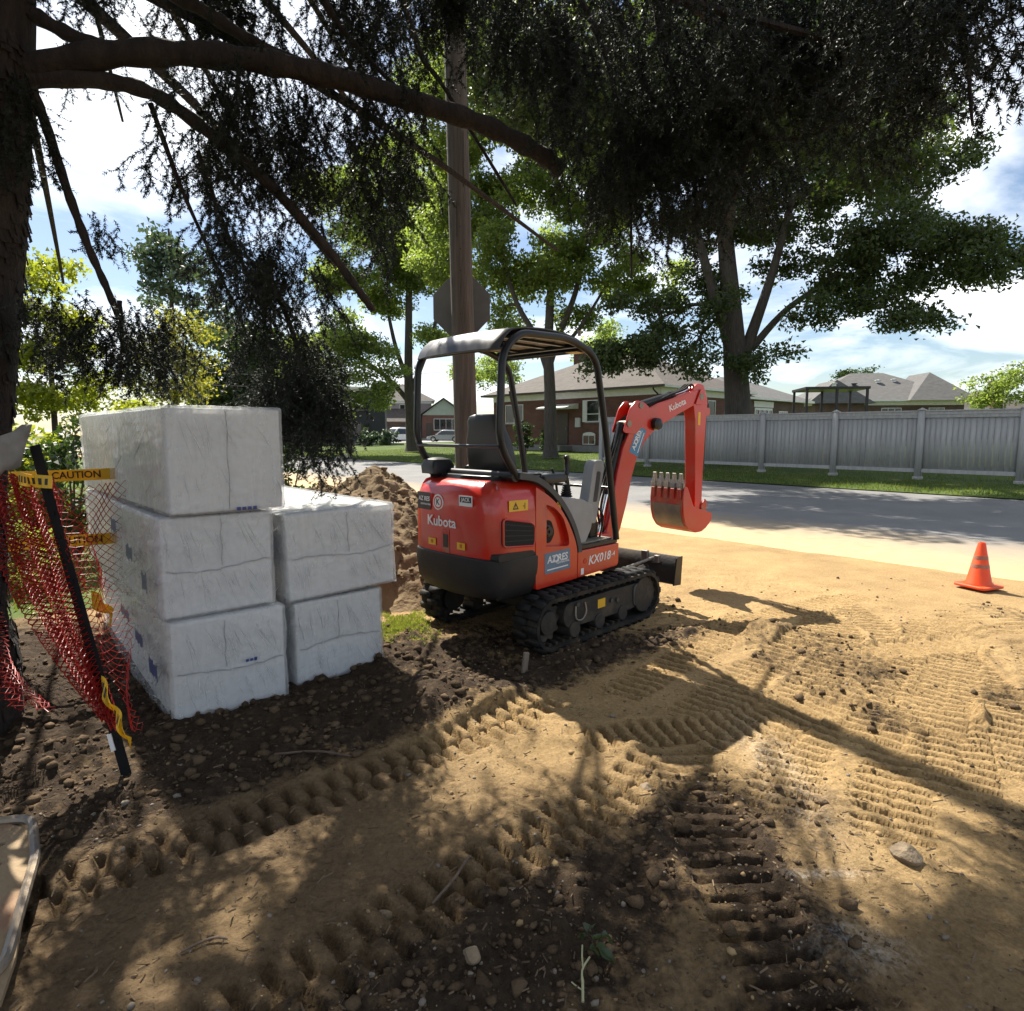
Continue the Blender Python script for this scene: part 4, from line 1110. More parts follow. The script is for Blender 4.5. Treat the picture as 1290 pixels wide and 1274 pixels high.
# ================================================================= orange safety netting, stakes and tape at the left edge
net_m = pmat('orange_red_net', (.46,.024,.014), (.32,.014,.010), scale=5, rough=.45, transl=.35)
tape_m = pmat('yellow_tape', (.78,.50,.02), (.70,.44,.02), scale=5, rough=.4, transl=.25)
tape_blk = pmat('tape_black', (.012,.012,.012), rough=.5)
def net(name, label, fn, nu, nv, wire=.0045, group=None):
    """diamond netting on the surface fn(s,t)"""
    pts = {}; v = []; f = []
    def vid(i, j):
        if (i, j) not in pts: pts[(i, j)] = len(v); v.append(fn(i/nu, j/nv))
        return pts[(i, j)]
    for i in range(0, nu-1):
        for j in range(0, nv-1):
            if (i+j) % 2 == 0: f.append((vid(i, j+1), vid(i+1, j), vid(i+2 if i+2 <= nu else nu, j+1), vid(i+1, j+2 if j+2 <= nv else nv)))
    me = bpy.data.meshes.new(name); me.from_pydata(v, [], f); me.materials.append(net_m)
    o = mesh_obj(name, me)
    w = o.modifiers.new('wire', 'WIREFRAME'); w.thickness = wire; w.use_replace = True; w.use_even_offset = False; w.use_boundary = True
    return tag(o, label, 'safety net', group)
NETS = 'orange safety netting strung by the spruce'
def lerp3(a, b, t): return Vector(a).lerp(Vector(b), t)
SB, ST = Vector((-1.80,2.80,0)), Vector((-2.23,2.98,1.52))
# bunched sheet hanging off the leaning stake
def net_front(s, t):
    top = lerp3((-2.22,2.96,1.40), (-2.46,2.93,1.34), s); bot = lerp3((-1.83,2.82,.22), (-1.90,2.83,.28), s)
    p = lerp3(top, bot, t); w = math.sin(math.pi*t)
    p += Vector((-.07*w*s + .018*math.sin(s*17+t*4), .06*math.sin(s*38+t*3)*(.5+.5*w), -.02*math.sin(s*9)))
    return p
net('safety_net', 'bunched red orange netting slung from the leaning black stake', net_front, 54, 84, .0062, NETS)
def net_edge(s, t):
    p = lerp3((-2.20,2.99,1.36), (-1.79,2.84,.20), t) + Vector((.05*s+.16*s*math.sin(math.pi*min(1,t*1.0))**2*.7, .03*math.sin(t*15+s*5), .02*math.sin(s*8+t*11)))
    return p
net('safety_net', 'thin ravelled net edge along the right of the leaning stake', net_edge, 8, 60, .0036, NETS)
def net_back(s, t):
    x = -4.6 + 2.15*s; y = 4.05 + .25*math.sin(s*3); z = 1.28 - .80*t - .10*math.sin(math.pi*s) - .08*t*math.sin(s*6)
    return Vector((x, y + .04*math.sin(s*31+t*5), z))
net('safety_net', 'taut orange net panel behind the stake, under the yellow tape', net_back, 64, 26, .006, NETS)
def net_left(s, t):
    p = lerp3((-2.62,2.9,1.0), (-2.42,2.95,.25), t) + Vector((.22*s-.10*math.sin(math.pi*t)+.02*math.sin(s*13), .04*math.sin(s*19+t*6), -.25*s*(1-t)))
    return p
net('safety_net', 'dark sagging strip of netting at the left picture edge', net_left, 16, 40, .004, NETS)
stake_m = pmat('black_stake_steel', (.010,.010,.011), (.014,.013,.012), rough=.85, spec=.15)
stk = empty('fence_stake', SB, 0, 'black steel stake leaning beside the tall bundle stack', 'stake')
dv = ST-SB
dn_ = dv.normalized(); ax = Vector((1,.2,0)); ax = (ax-dn_*ax.dot(dn_)).normalized()
Ms = frame_matrix((0,0,0), ax, dv) 
Lk = dv.length
b = MB(); b.box(-.022,.022,-.12,Lk,-.004,.004, Ms); b.box(-.004,.004,-.12,Lk,-.03,.0, Ms); b.build('stake_bar', stake_m, stk, bevel=.001)
b = MB()
for k in range(12): MB().box(-.006,.006,.15+k*.11,.17+k*.11,.004,.010, Ms).build('stake_stud', stake_m, stk)
b = MB(); b.box(-.03,-.012,.12,.2,.004,.012, Ms); b.build('stake_tag', st_wht, stk)
# tapes
def ribbon(name, label, pts, w, twist=0.0, letters=True, group='yellow barrier tapes'):
    P = smooth_path(pts, 8); b = MB(); v = []; f = []
    n = len(P)
    for i, p in enumerate(P):
        a = twist*math.sin(i*.55)
        v += [tuple(p + Vector((0, math.sin(a)*w/2, math.cos(a)*w/2))), tuple(p - Vector((0, math.sin(a)*w/2, math.cos(a)*w/2)))]
    f = [(2*i, 2*i+2, 2*i+3, 2*i+1) for i in range(n-1)]
    o = MB().add(v, f).build(name, tape_m); so_ = o.modifiers.new('solid','SOLIDIFY'); so_.thickness = .001
    tag(o, label, 'barrier tape', group)
    if letters == 'word':
        s0 = 0.0; nxt = .16
        for i in range(n-1):
            L_ = (P[i+1]-P[i]).length
            if s0 <= nxt < s0+L_:
                p = P[i].lerp(P[i+1], (nxt-s0)/L_); tx = (P[i+1]-P[i]).normalized()
                text_obj('tape_word', 'CAUTION', w*.85, frame_matrix(p+Vector((0,-.004,0)), tx, (0,0,1)), tape_blk, o)
                nxt += w*6.2
            s0 += L_
    elif letters:
        b = MB()
        for i in range(1, n-2, 2):
            A0 = Vector(v[2*i]); A1 = Vector(v[2*i+1]); B0 = Vector(v[2*i+2]); B1 = Vector(v[2*i+3]); off = Vector((0,-.003,0))
            b.add([A0.lerp(A1,.25)+off, B0.lerp(B1,.25)+off, B0.lerp(B1,.75)+off, A0.lerp(A1,.75)+off], [(0,1,2,3)])
        b.build('tape_lettering', tape_blk, o)['kind'] = 'stuff'
    return o
ribbon('barrier_tape', 'upper yellow tape stretched behind the netting', [(-4.9,4.0,1.30),(-4.0,4.05,1.275),(-3.2,4.15,1.29),(-2.5,4.35,1.31)], .075, letters='word')
ribbon('barrier_tape', 'lower yellow tape stretched across the orange net', [(-4.9,3.98,.86),(-4.0,4.02,.80),(-3.2,4.12,.85),(-2.6,4.3,.87)], .075, letters='word')
ribbon('barrier_tape', 'torn yellow tape end fluttering low on the stake', [(-1.90,2.83,.42),(-1.845,2.80,.33),(-1.80,2.79,.24),(-1.77,2.80,.13)], .085, .5)
ribbon('barrier_tape', 'crumpled yellow tape scrap caught beside the bundle corner', [(-2.44,3.6,.62),(-2.38,3.63,.56),(-2.33,3.6,.50)], .10, .6, letters=False)
ribbon('barrier_tape', 'yellow tape knotted at the head of the stake', [(-2.28,2.93,1.37),(-2.22,2.92,1.36),(-2.14,2.95,1.35)], .06, .2)
ribbon('barrier_tape', 'yellow tape loop wound on the spruce trunk', [(-2.72,2.93,1.02),(-2.60,2.90,1.03),(-2.50,2.95,1.01)], .10, .2)
# cardboard at the head of the stake
b = MB(); v = []; f = []
for i in range(7):
    for j in range(5):
        s_, t_ = i/6, j/4; v.append((-2.50+.25*s_+.04*t_, 2.93+.02*math.sin(s_*5+t_*3), 1.33+.10*s_+.19*t_+.012*math.sin(i*2+j)))
f = [(i*5+j, i*5+j+1, (i+1)*5+j+1, (i+1)*5+j) for i in range(6) for j in range(4)]
cb = MB().add(v, f).build('cardboard_sheet', pmat('weathered_card', (.26,.24,.215), (.15,.135,.115), scale=9, rough=.85), smooth=True)
cb.modifiers.new('solid','SOLIDIFY').thickness = .006
tag(cb, 'grey cardboard sheet pinned at the head of the leaning stake', 'cardboard')

# ================================================================= perforated steel plate, lower left corner
rp = empty('perforated_plate', (-1.84, 1.82, .085), 0, 'dusty red perforated plate lying at the lower left corner', 'plate')
rp.rotation_euler = (rad(5), rad(2), rad(33))
plate_m = pmat('sandy_red_plate', (.25,.18,.105), (.20,.06,.04), scale=3.0, rough=.9, bump=.3, mixlo=.54, mixhi=.72)
b = MB()
def cell(x0, x1, y0, y1, hole):
    c0 = ((x0+x1)/2, (y0+y1)/2); outer = [(x0,y0),(c0[0],y0),(x1,y0),(x1,c0[1]),(x1,y1),(c0[0],y1),(x0,y1),(x0,c0[1])]
    if not hole: b.box(x0,x1,y0,y1,0,.02); return
    O = []
    for i in range(8):
        p, q = Vector(outer[i]), Vector(outer[(i+1) % 8]); O += [p, p.lerp(q,.5)]
    I_ = [Vector((c0[0]+.058*math.cos(t), c0[1]+.019*math.sin(t))) for t in [math.atan2(p.y-c0[1], p.x-c0[0]) for p in O]]
    n = 16; v = [(p.x,p.y,.02) for p in O]+[(p.x,p.y,.02) for p in I_]+[(p.x,p.y,0) for p in I_]+[(p.x,p.y,0) for p in O]
    b.add(v, [q for i in range(n) for q in ((i,(i+1)%n,n+(i+1)%n,n+i),(n+i,n+(i+1)%n,2*n+(i+1)%n,2*n+i),(2*n+i,2*n+(i+1)%n,3*n+(i+1)%n,3*n+i),(3*n+i,3*n+(i+1)%n,(i+1)%n,i))])
for r_, yy in enumerate((-.42,-.31,-.20,-.09,.02,.13,.24)):
    for c_ in range(3): cell(-.345+.19*c_, -.155+.19*c_, yy-.055, yy+.055, True)
b.prism([(.225,-.475),(.24,-.475),(.26,-.33),(.27,.10),(.25,.295),(.225,.295)], 0, .02, 'z')
b.prism([(-.345,.295),(.25,.295),(.16,.38),(-.345,.38)], 0, .02, 'z'); b.prism([(-.345,-.475),(.24,-.475),(-.02,-.53),(-.345,-.53)][::-1], 0, .02, 'z')
pl = b.build('plate_sheet', plate_m, rp)
rim = [(-.02,-.53,.02),(.235,-.37,.025),(.28,.10,.03),(.255,.345,.03),(.10,.40,.025),(-.3,.40,.02)]
MB().tube(fillet(rim, .05), .016, 8).build('plate_rim', worn_steel, rp, smooth=True)

# ================================================================= utility pole and sign
wood_m = pmat('weathered_pole_wood', (.125,.10,.08), (.06,.048,.039), scale=5, rough=.85, bump=.7, bscale=22, stretch=(6,6,.35), detail=8)
UP = empty('utility_pole', (-.474, 7.0, 0), 0, 'weathered wooden utility pole rising behind the excavator', 'utility pole')
b = MB(); pts = [( -.020*z, 0, z) for z in (-.2,1,2,3,4,5,6,7.5,9.0,10.5)]
b.tube(pts, [.130,.127,.124,.120,.117,.113,.110,.106,.101,.097], 28); b.build('pole_shaft', wood_m, UP, smooth=True)
b = MB()
for k in range(9):
    a = 2*math.pi*k/9+.3; z0 = .6+k*.5; b.box(-.002,.002,-.003,.003,0,.35+.2*(k%3), Matrix.Translation((-.020*z0+.120*math.cos(a), .120*math.sin(a), z0)))
b.build('shake_crack', pmat('dark_crack', (.02,.014,.01), rough=.9), UP)
for k in range(7): MB().cyl((-.065,-.112,2.6+.22*k),(-.063,-.135,2.6+.22*k),.006,6).build('nail', dsteel, UP)
MB().box(-1.0,1.0,-.19,-.12,8.6,8.72).build('crossarm', wood_m, UP, bevel=.005)
for xx in (-.85,-.35,.35,.85): MB().lathe([(.0,8.72),(.03,8.72),(.05,8.76),(.035,8.8),(.05,8.84),(.03,8.9),(0,8.9)], 12, Matrix.Translation((xx-.1,-.155,0))).build('insulator', pmat('brown_glaze',(.09,.035,.02),rough=.2), UP, smooth=True)
sg = empty('stop_sign', (-.555, 7.15, 2.95), rad(-4), 'grey octagonal back of a traffic sign behind the wooden pole', 'traffic sign')
oc = [(.32*math.cos(math.pi/8+k*math.pi/4)/math.cos(math.pi/8)*.98, .32*math.sin(math.pi/8+k*math.pi/4)/math.cos(math.pi/8)*.98) for k in range(8)]
MB().prism(oc, .02, .024, 'y').build('sign_panel', pmat('bare_aluminium', (.15,.155,.15), (.11,.115,.11), scale=4, rough=.6), sg, bevel=.001)
MB().prism(oc, .0242, .026, 'y').build('sign_face', pmat('sign_red', (.45,.02,.02), rough=.4), sg)
b = MB(); b.box(-.05,.05,-.03,.02,-.2,-.15); b.box(-.05,.05,-.03,.02,.15,.2); b.build('sign_bracket', dsteel, sg)
text_obj('sign_lettering', 'STOP', .20, frame_matrix((0,.0265,0), (-1,0,0), (0,0,1)), st_wht, sg)

# ================================================================= dirt pile
gx = np.linspace(-3.6, .75, 210); gy = np.linspace(5.4, 9.2, 170)
PX, PY = np.meshgrid(gx, gy)
def cone_h(cx, cy, h, rx, ry, e=1.25):
    d = np.sqrt(((PX-cx)/rx)**2+((PY-cy)/ry)**2); return h*np.clip(1-d, 0, 1)**e
ph_ = np.maximum.reduce([cone_h(-1.55,7.2,1.20,1.55,1.70,.82), cone_h(-.72,7.55,1.08,1.4,1.75,.84), cone_h(-2.2,7.35,1.0,1.3,1.6,.82), cone_h(-.95,6.6,.62,1.0,1.1,.9)])
msk = sstep(.0, .25, ph_)
ph_ = ph_ + msk*(.16*(fbm(PX*2.2, PY*2.2, 3)-.5) + .12*np.abs(fbm(PX*6, PY*6, 3)-.5)*2 + .05*(fbm(PX*17, PY*17, 3)-.5))
PZ = ph_ - .03 + gbase(PX, PY)
J = np.arange(PX.size).reshape(PX.shape)
Q = np.stack([J[:-1,:-1].ravel(), J[:-1,1:].ravel(), J[1:,1:].ravel(), J[1:,:-1].ravel()], 1)
pile_m = pmat('loose_brown_earth', (.205,.148,.088), (.10,.071,.043), scale=2.6, rough=.95, bump=.9, bscale=26, detail=9, spec=.1)
dp = mesh_obj('dirt_pile', np_mesh('dirt_pile', np.stack([PX.ravel(), PY.ravel(), PZ.ravel()], 1), Q, [pile_m], True))
tag(dp, 'heap of loose brown earth behind the red excavator', 'dirt pile')

# ================================================================= clods, pebbles, litter
ico = bmesh.new(); bmesh.ops.create_icosphere(ico, subdivisions=1, radius=1.0)
IV = np.array([v.co[:] for v in ico.verts]); IF = np.array([[v.index for v in f.verts] for f in ico.faces]); ico.free()
def lumps(P, R, flat=.7):
    n_ = len(P); m_ = len(IV)
    S = 1 + .35*(rng.random((n_, m_, 1))-.5)*2
    sc3 = np.stack([rng.uniform(.7,1.3,n_), rng.uniform(.7,1.3,n_), flat*rng.uniform(.7,1.2,n_)], 1)[:,None,:]
    A = rng.uniform(0, 2*np.pi, n_); ca, sa = np.cos(A)[:,None], np.sin(A)[:,None]
    B = IV[None]*S*sc3*np.asarray(R)[:,None,None]
    V = np.stack([B[:,:,0]*ca-B[:,:,1]*sa, B[:,:,0]*sa+B[:,:,1]*ca, B[:,:,2]], 2) + P[:,None,:]
    F_ = IF[None] + (np.arange(n_)*m_)[:,None,None]
    return V.reshape(-1,3), F_.reshape(-1,3)
def scatter(n_, x0, x1, y0, y1, wfun):
    # denser toward the camera, kept where the weight says so
    y = y0*np.exp(rng.random(n_)*math.log(y1/y0)); x = rng.uniform(x0, x1, n_)*np.clip(y/2.2, .6, 2)
    k = rng.random(n_) < wfun(x, y); return x[k], y[k]
x, y = scatter(27000, -2.1, 2.3, 1.4, 7.0, lambda a, b: np.clip(churn(a, b)*1.1, .0, 1)*.55 + .022)
r = .0046*np.exp(rng.normal(0, .72, len(x)))*np.clip(y/2.2,.8,2); r = np.clip(r*(.45+.75*churn(x, y)), .002, .030)
P = np.column_stack([x, y, gheight(x, y)+r*.3])
V, F_ = lumps(P, r)
clod_m = pmat('dark_soil_clod', (.060,.041,.025), (.13,.09,.055), scale=5, rough=.95, bump=.5, bscale=120, spec=.1)
tag(mesh_obj('soil_clods', np_mesh('soil_clods', V, F_, [clod_m])), 'crumbled clods of dark soil strewn over the ground', 'soil clods', None, 'stuff')
# crumbs broken off along the edges of the ruts
x, y = scatter(30000, -1.6, 2.4, 1.5, 6.5, lambda a, b: .35+0*a)
_, mm = rut_field(x, y); k_ = rng.random(len(x)) < np.clip(4*mm*(1-mm), 0, 1)*.75+.05; x, y = x[k_], y[k_]
r = np.clip(.0034*np.exp(rng.normal(0, .55, len(x)))*np.clip(y/2.4,.8,2), .002, .014)
P = np.column_stack([x, y, gheight(x, y)+r*.25]); V, F_ = lumps(P, r, .8)
tag(mesh_obj('sand_crumbs', np_mesh('sand_crumbs', V, F_, [pmat('damp_sand_crumb', (.17,.115,.06), (.34,.24,.125), scale=4, rough=.95, spec=.1)])), 'crumbs of damp sand broken off along the ruts', 'sand crumbs', None, 'stuff')
x, y = scatter(1900, -2.0, 2.3, 1.4, 5.5, lambda a, b: .25+.5*churn(a, b))
r = np.clip(.0045*np.exp(rng.normal(0, .5, len(x))), .002, .017)
P = np.column_stack([x, y, gheight(x, y)+r*.3]); V, F_ = lumps(P, r, .8)
tag(mesh_obj('pebbles', np_mesh('pebbles', V, F_, [pmat('pale_pebble', (.19,.16,.125), (.11,.09,.07), scale=9, rough=.8)], True)), 'small pale pebbles scattered over the soil', 'pebbles', None, 'stuff')
# clods on the pile
ix = rng.integers(0, PX.size, 2600); ok = ph_.ravel()[ix] > .12; ix = ix[ok]
P = np.stack([PX.ravel()[ix], PY.ravel()[ix], PZ.ravel()[ix]+.005], 1); V, F_ = lumps(P, np.clip(.016*np.exp(rng.normal(0,.6,len(P))), .006, .07))
pc = mesh_obj('pile_clods', np_mesh('pile_clods', V, F_, [pile_m], True), dp); pc['kind'] = 'stuff'
# bark, twig and needle litter
n_ = 5200
x, y = scatter(n_, -2.2, 2.2, 1.4, 4.6, lambda a, b: .75-.35*sstep(.5, 2, a))
n_ = len(x); a = rng.uniform(0, 2*np.pi, n_); ln = rng.uniform(.008, .05, n_)*rng.random(n_)**.5; w = rng.uniform(.0008, .0022, n_)
z = gheight(x, y)+.003; c_, s_ = np.cos(a), np.sin(a)
V = np.zeros((n_, 4, 3))
for k, (i_, j_) in enumerate(((-1,-1),(1,-1),(1,1),(-1,1))):
    V[:,k,0] = x + i_*ln/2*c_ - j_*w*s_; V[:,k,1] = y + i_*ln/2*s_ + j_*w*c_; V[:,k,2] = z + (i_+1)*.5*ln*.2 + .002*j_
tag(mesh_obj('twig_litter', np_mesh('twig_litter', V.reshape(-1,3), np.arange(n_*4).reshape(-1,4), [pmat('twig_brown', (.075,.05,.03), (.16,.11,.065), scale=3, rough=.9)])), 'dry needles and twig bits littering the soil', 'litter', None, 'stuff')

rock_m = pmat('buff_stone', (.22,.165,.105), (.14,.105,.068), scale=8, rough=.9, bump=.5, bscale=60)
def rock(x, y, r, label, seed, flat=.6, mat=None):
    bm = bmesh.new(); bmesh.ops.create_icosphere(bm, subdivisions=3, radius=1.0); rr = random.Random(seed)
    pl_ = [(Vector((rr.uniform(-1,1), rr.uniform(-1,1), rr.uniform(-.3,1))).normalized(), rr.uniform(.62,.9)) for _ in range(9)]
    for v in bm.verts:
        c = v.co.normalized()
        for nrm, dd in pl_:
            e = c.dot(nrm)-dd
            if e > 0: c = c - nrm*e
        v.co = Vector((c.x*r, c.y*r*.8, c.z*r*flat))
    me = bpy.data.meshes.new('rock'); bm.to_mesh(me); bm.free(); me.materials.append(mat or rock_m)
    o = mesh_obj('rock', me); o.location = (x, y, float(gheight(np.array([x]), np.array([y]))[0])+r*flat*.45); o.rotation_euler = (0,0,rr.uniform(0,6))
    return tag(o, label, 'rock', 'loose rocks on the soil')
rock(1.46, 2.19, .058, 'angular buff rock lying on the sunlit sand at right', 3)
rock(.60, 2.66, .045, 'round clod of stone at the end of the low soil ridge', 5, .8)
rock(-.12, 1.72, .034, 'larger brown stone among the dark clods in front', 9, .6)
rock(.60, 1.56, .016, 'small pale stone at the bottom edge of the dark rut', 11, .8, pmat('pale_stone', (.30,.27,.23), (.22,.20,.17), rough=.8))
rock(-.42, 1.95, .035, 'flat brown stone beside the smooth soil band', 15, .45)
# wooden peg in front of the near track
b = MB(); b.box(-.018,.018,-.012,.012,-.05,.135); pg = b.build('wooden_peg', pmat('grey_peg_wood', (.22,.18,.14), (.15,.12,.09), scale=20, rough=.9, stretch=(4,4,.5)), None, bevel=.003)
pg.location = (.08, 4.02, float(gheight(np.array([.08]), np.array([4.02]))[0])); pg.rotation_euler = (rad(4), rad(5), .4)
tag(pg, 'short grey wooden peg standing in front of the near track', 'peg')
# sticks
def stick(pts, r, label):
    P_ = [(a, b_, float(gheight(np.array([a]), np.array([b_]))[0])+c_) for a, b_, c_ in pts]
    o = MB().tube(smooth_path(P_, 4), [r]*(4*(len(P_)-1))+[r*.5], 7).build('stick', pmat('bark_stick', (.09,.06,.04), (.14,.10,.07), scale=20, rough=.9, bump=.5), None, smooth=True)
    return tag(o, label, 'stick', 'loose sticks on the soil')
stick([(-.27,1.98,.01),(-.20,2.06,.03),(-.16,2.16,.02),(-.14,2.22,.015)], .005, 'thin bent stick beside the middle rut')
stick([(-1.15,2.92,.015),(-.95,2.95,.03),(-.78,2.93,.015)], .006, 'dark stick lying along the shaded bank before the bundles')
stick([(-1.0,1.75,.008),(-.93,1.80,.012),(-.88,1.80,.01)], .004, 'short curled twig on the sunlit smooth soil')
# uprooted weed at the bottom
wd = empty('uprooted_weed', (.20, 1.63, float(gheight(np.array([.20]), np.array([1.63]))[0])+.002), 0, 'wilted green weed with pale stalk lying at the bottom', 'weed')
MB().tube(smooth_path([(-.005,-.05,.008),(0,0,.014),(.004,.045,.018),(.03,.085,.022)],5), [.004]*8+[.003]*8, 7).build('stalk', pmat('pale_stalk', (.36,.36,.20), (.30,.29,.16), rough=.6), wd, smooth=True)
MB().tube(smooth_path([(.006,.05,.018),(.008,.09,.022),(.012,.12,.03)],4), .0028, 6).build('stalk', MATS['pale_stalk'], wd, smooth=True)
MB().tube(smooth_path([(0,-.02,.012),(-.02,.0,.01),(-.03,.012,.009)],4), .0022, 6).build('root', MATS['pale_stalk'], wd, smooth=True)
wl_m = leaf_mat('weed_leaf', (.035,.055,.025), (.07,.095,.045), .3, 1.2)
for k, (lx, ly, an) in enumerate(((.03,.095,.4),(.05,.105,-.2),(.045,.125,1.0),(.015,.125,1.6),(.06,.085,-.7),(.03,.145,1.2),(.07,.12,.3))):
    s_ = .03+.008*(k % 3); v = []; f = []
    for i in range(6):
        t = i/5; w_ = s_*.42*math.sin(math.pi*min(.98,t*.9+.08)); 
        for j in (-1,0,1): v.append((t*s_*1.3, j*w_, .012*abs(j)-.02*t*t+.006*math.sin(k+i)))
    for i in range(5):
        for j in range(2): f.append((i*3+j, i*3+j+1, (i+1)*3+j+1, (i+1)*3+j))
    MB().add(v, f, Matrix.Translation((lx,ly,.03+.004*k)) @ Euler((.3*math.sin(k*2),.2,an)).to_matrix().to_4x4()).build('leaf', wl_m, wd, smooth=True)

# ================================================================= traffic cone
cn_ = empty('traffic_cone', (4.74, 6.32, .025), rad(20), 'orange traffic cone on the sandy street edge', 'cone')
cone_m = pmat('fluorescent_orange', (.85,.085,.012), (.75,.07,.012), scale=6, rough=.45, dirt=(.4,.27,.14), dirt_amt=.35, transl=.15)
band_m = pmat('dull_reflective_band', (.30,.13,.09), (.25,.10,.07), rough=.5)
MB().prism(round_poly([(-.16,-.16),(.16,-.16),(.16,.16),(-.16,.16)], .05), 0, .028, 'z').build('cone_base', cone_m, cn_, bevel=.008)
M0 = Matrix.Identity(4)
prof = [(0,.028),(.128,.028),(.125,.04),(.108,.06),(.034,.44),(.026,.455),(.022,.455),(0,.40)]
MB().lathe(prof, 36).build('cone_body', cone_m, cn_, smooth=True)
for z0, z1 in ((.20,.235),(.285,.32)):
    r_ = lambda z: .108-(.074)*(z-.06)/.38+.0015
    MB().loft([[(r_(z)*math.cos(2*math.pi*k/32), r_(z)*math.sin(2*math.pi*k/32), z) for k in range(32)] for z in (z0, z1)], False).build('cone_band', band_m, cn_, smooth=True)
# ================================================================= board fence
fence_m = pmat('grey_stained_board', (.36,.362,.365), (.27,.272,.276), scale=3, rough=.75, bump=.35, bscale=30, stretch=(5,5,.4), detail=8)
fence_m2 = pmat('grey_stained_board_light', (.40,.40,.398), (.30,.301,.302), scale=3.4, rough=.75, bump=.35, bscale=30, stretch=(5,5,.4), detail=8)
foot_m = pmat('concrete_footing', (.36,.35,.33), (.28,.27,.26), scale=9, rough=.9, bump=.3)
FRZ = math.atan2(-UD.y, -UD.x)       # local +x runs to the right along the street, +y away from it
fposts = []
for i in range(-1, 7):
    Yp = 17.38 + 1.786*i; fposts.append(Vector((30.1-.931*Yp, Yp, 0)))
fposts = fposts[::-1]                # left (far) to right (near)
F0 = fposts[0]; fz = float(gbase(F0.x, F0.y))
FE = empty('board_fence', (F0.x, F0.y, fz), FRZ, 'grey vertical board fence with square posts across the street', 'fence')
SPN = (fposts[1]-fposts[0]).length
b = MB(); b.box(-.066,.066,0,.019,0,1.62); bd_me = None
tmp = b.build('board', fence_m, None, bevel=.004); bd_me = tmp.data; bd_me2 = bd_me.copy(); bd_me2.materials.clear(); bd_me2.materials.append(fence_m2)
bpy.data.objects.remove(tmp)
pm = MB(); pm.box(-.085,.085,-.085,.085,0,2.08); pm.box(-.105,.105,-.105,.105,2.081,2.11); pm.add([(-.09,-.09,2.111),(.09,-.09,2.111),(.09,.09,2.111),(-.09,.09,2.111),(0,0,2.17)], [(0,1,4),(1,2,4),(2,3,4),(3,0,4),(3,2,1,0)])
for k in range(len(fposts)):
    po = pm.build('post', fence_m2, FE, bevel=.004) if k == 0 else mesh_obj('post', p0me, FE)
    if k == 0: p0me = po.data
    po.location = (k*SPN, 0, 0)
    po.rotation_euler = (0, 0, rnd.uniform(-.02,.02))
    ft = MB().box(-.12,.12,-.12,.12,-.15,.13).build('footing', foot_m, FE, bevel=.02); ft.location = (k*SPN,0,-.02)
for k in range(len(fposts)-1):
    x0 = k*SPN+.088; x1 = (k+1)*SPN-.088; n = 16; wd_ = (x1-x0)/n
    for nm, z0, z1, t0, t1 in (('top_rail',1.955,2.045,-.045,.045),('cap_rail',2.046,2.085,-.075,.075),('upper_trim',1.86,1.953,-.035,.03),('bottom_rail',.235,.345,-.045,.045)):
        MB().box(x0,x1,t0,t1,z0,z1).build(nm, fence_m2 if nm != 'upper_trim' else fence_m, FE, bevel=.004)
    for j in range(n):
        bo = mesh_obj('board', bd_me if rnd.random() < .55 else bd_me2, FE)
        bo.location = (x0+wd_*(j+.5), rnd.uniform(-.010,.002), .30+rnd.uniform(-.01,.01)); bo.scale = (wd_/.140, 1, .965)

# ================================================================= houses
def brick_mat(name, c1, c2, mort):
    m = bpy.data.materials.new(name); m.use_nodes = True
    n, l = m.node_tree.nodes, m.node_tree.links
    b = n['Principled BSDF']; b.inputs['Roughness'].default_value = .9
    t = n.new('ShaderNodeTexCoord'); g = n.new('ShaderNodeNewGeometry')
    sp = n.new('ShaderNodeSeparateXYZ'); l.new(t.outputs['Object'], sp.inputs[0])
    ad = n.new('ShaderNodeMath'); ad.operation = 'ADD'; l.new(sp.outputs['X'], ad.inputs[0]); l.new(sp.outputs['Y'], ad.inputs[1])
    cb = n.new('ShaderNodeCombineXYZ'); l.new(ad.outputs[0], cb.inputs[0]); l.new(sp.outputs['Z'], cb.inputs[1])
    bt = n.new('ShaderNodeTexBrick'); bt.inputs['Scale'].default_value = 1.0
    bt.inputs['Brick Width'].default_value = .22; bt.inputs['Row Height'].default_value = .076; bt.inputs['Mortar Size'].default_value = .008
    bt.inputs['Color1'].default_value = (*c1,1); bt.inputs['Color2'].default_value = (*c2,1); bt.inputs['Mortar'].default_value = (*mort,1)
    l.new(cb.outputs[0], bt.inputs['Vector'])
    nz = n.new('ShaderNodeTexNoise'); nz.inputs['Scale'].default_value = 1.1; nz.inputs['Detail'].default_value = 7; l.new(t.outputs['Object'], nz.inputs['Vector'])
    rp_ = n.new('ShaderNodeValToRGB'); rp_.color_ramp.elements[0].color = (.72,.72,.72,1); rp_.color_ramp.elements[1].color = (1.15,1.15,1.15,1)
    rp_.color_ramp.elements[0].position = .3; rp_.color_ramp.elements[1].position = .7; l.new(nz.outputs['Fac'], rp_.inputs[0])
    mu = n.new('ShaderNodeMix'); mu.data_type = 'RGBA'; mu.blend_type = 'MULTIPLY'; mu.inputs[0].default_value = 1
    l.new(bt.outputs['Color'], mu.inputs[6]); l.new(rp_.outputs[0], mu.inputs[7]); l.new(mu.outputs[2], b.inputs['Base Color'])
    bp = n.new('ShaderNodeBump'); bp.inputs['Strength'].default_value = .5; bp.inputs['Distance'].default_value = .01
    l.new(bt.outputs['Fac'], bp.inputs['Height']); bp.invert = True; l.new(bp.outputs[0], b.inputs['Normal'])
    return m
brick_red = brick_mat('red_brown_brick', (.145,.046,.033), (.09,.032,.025), (.16,.13,.11))
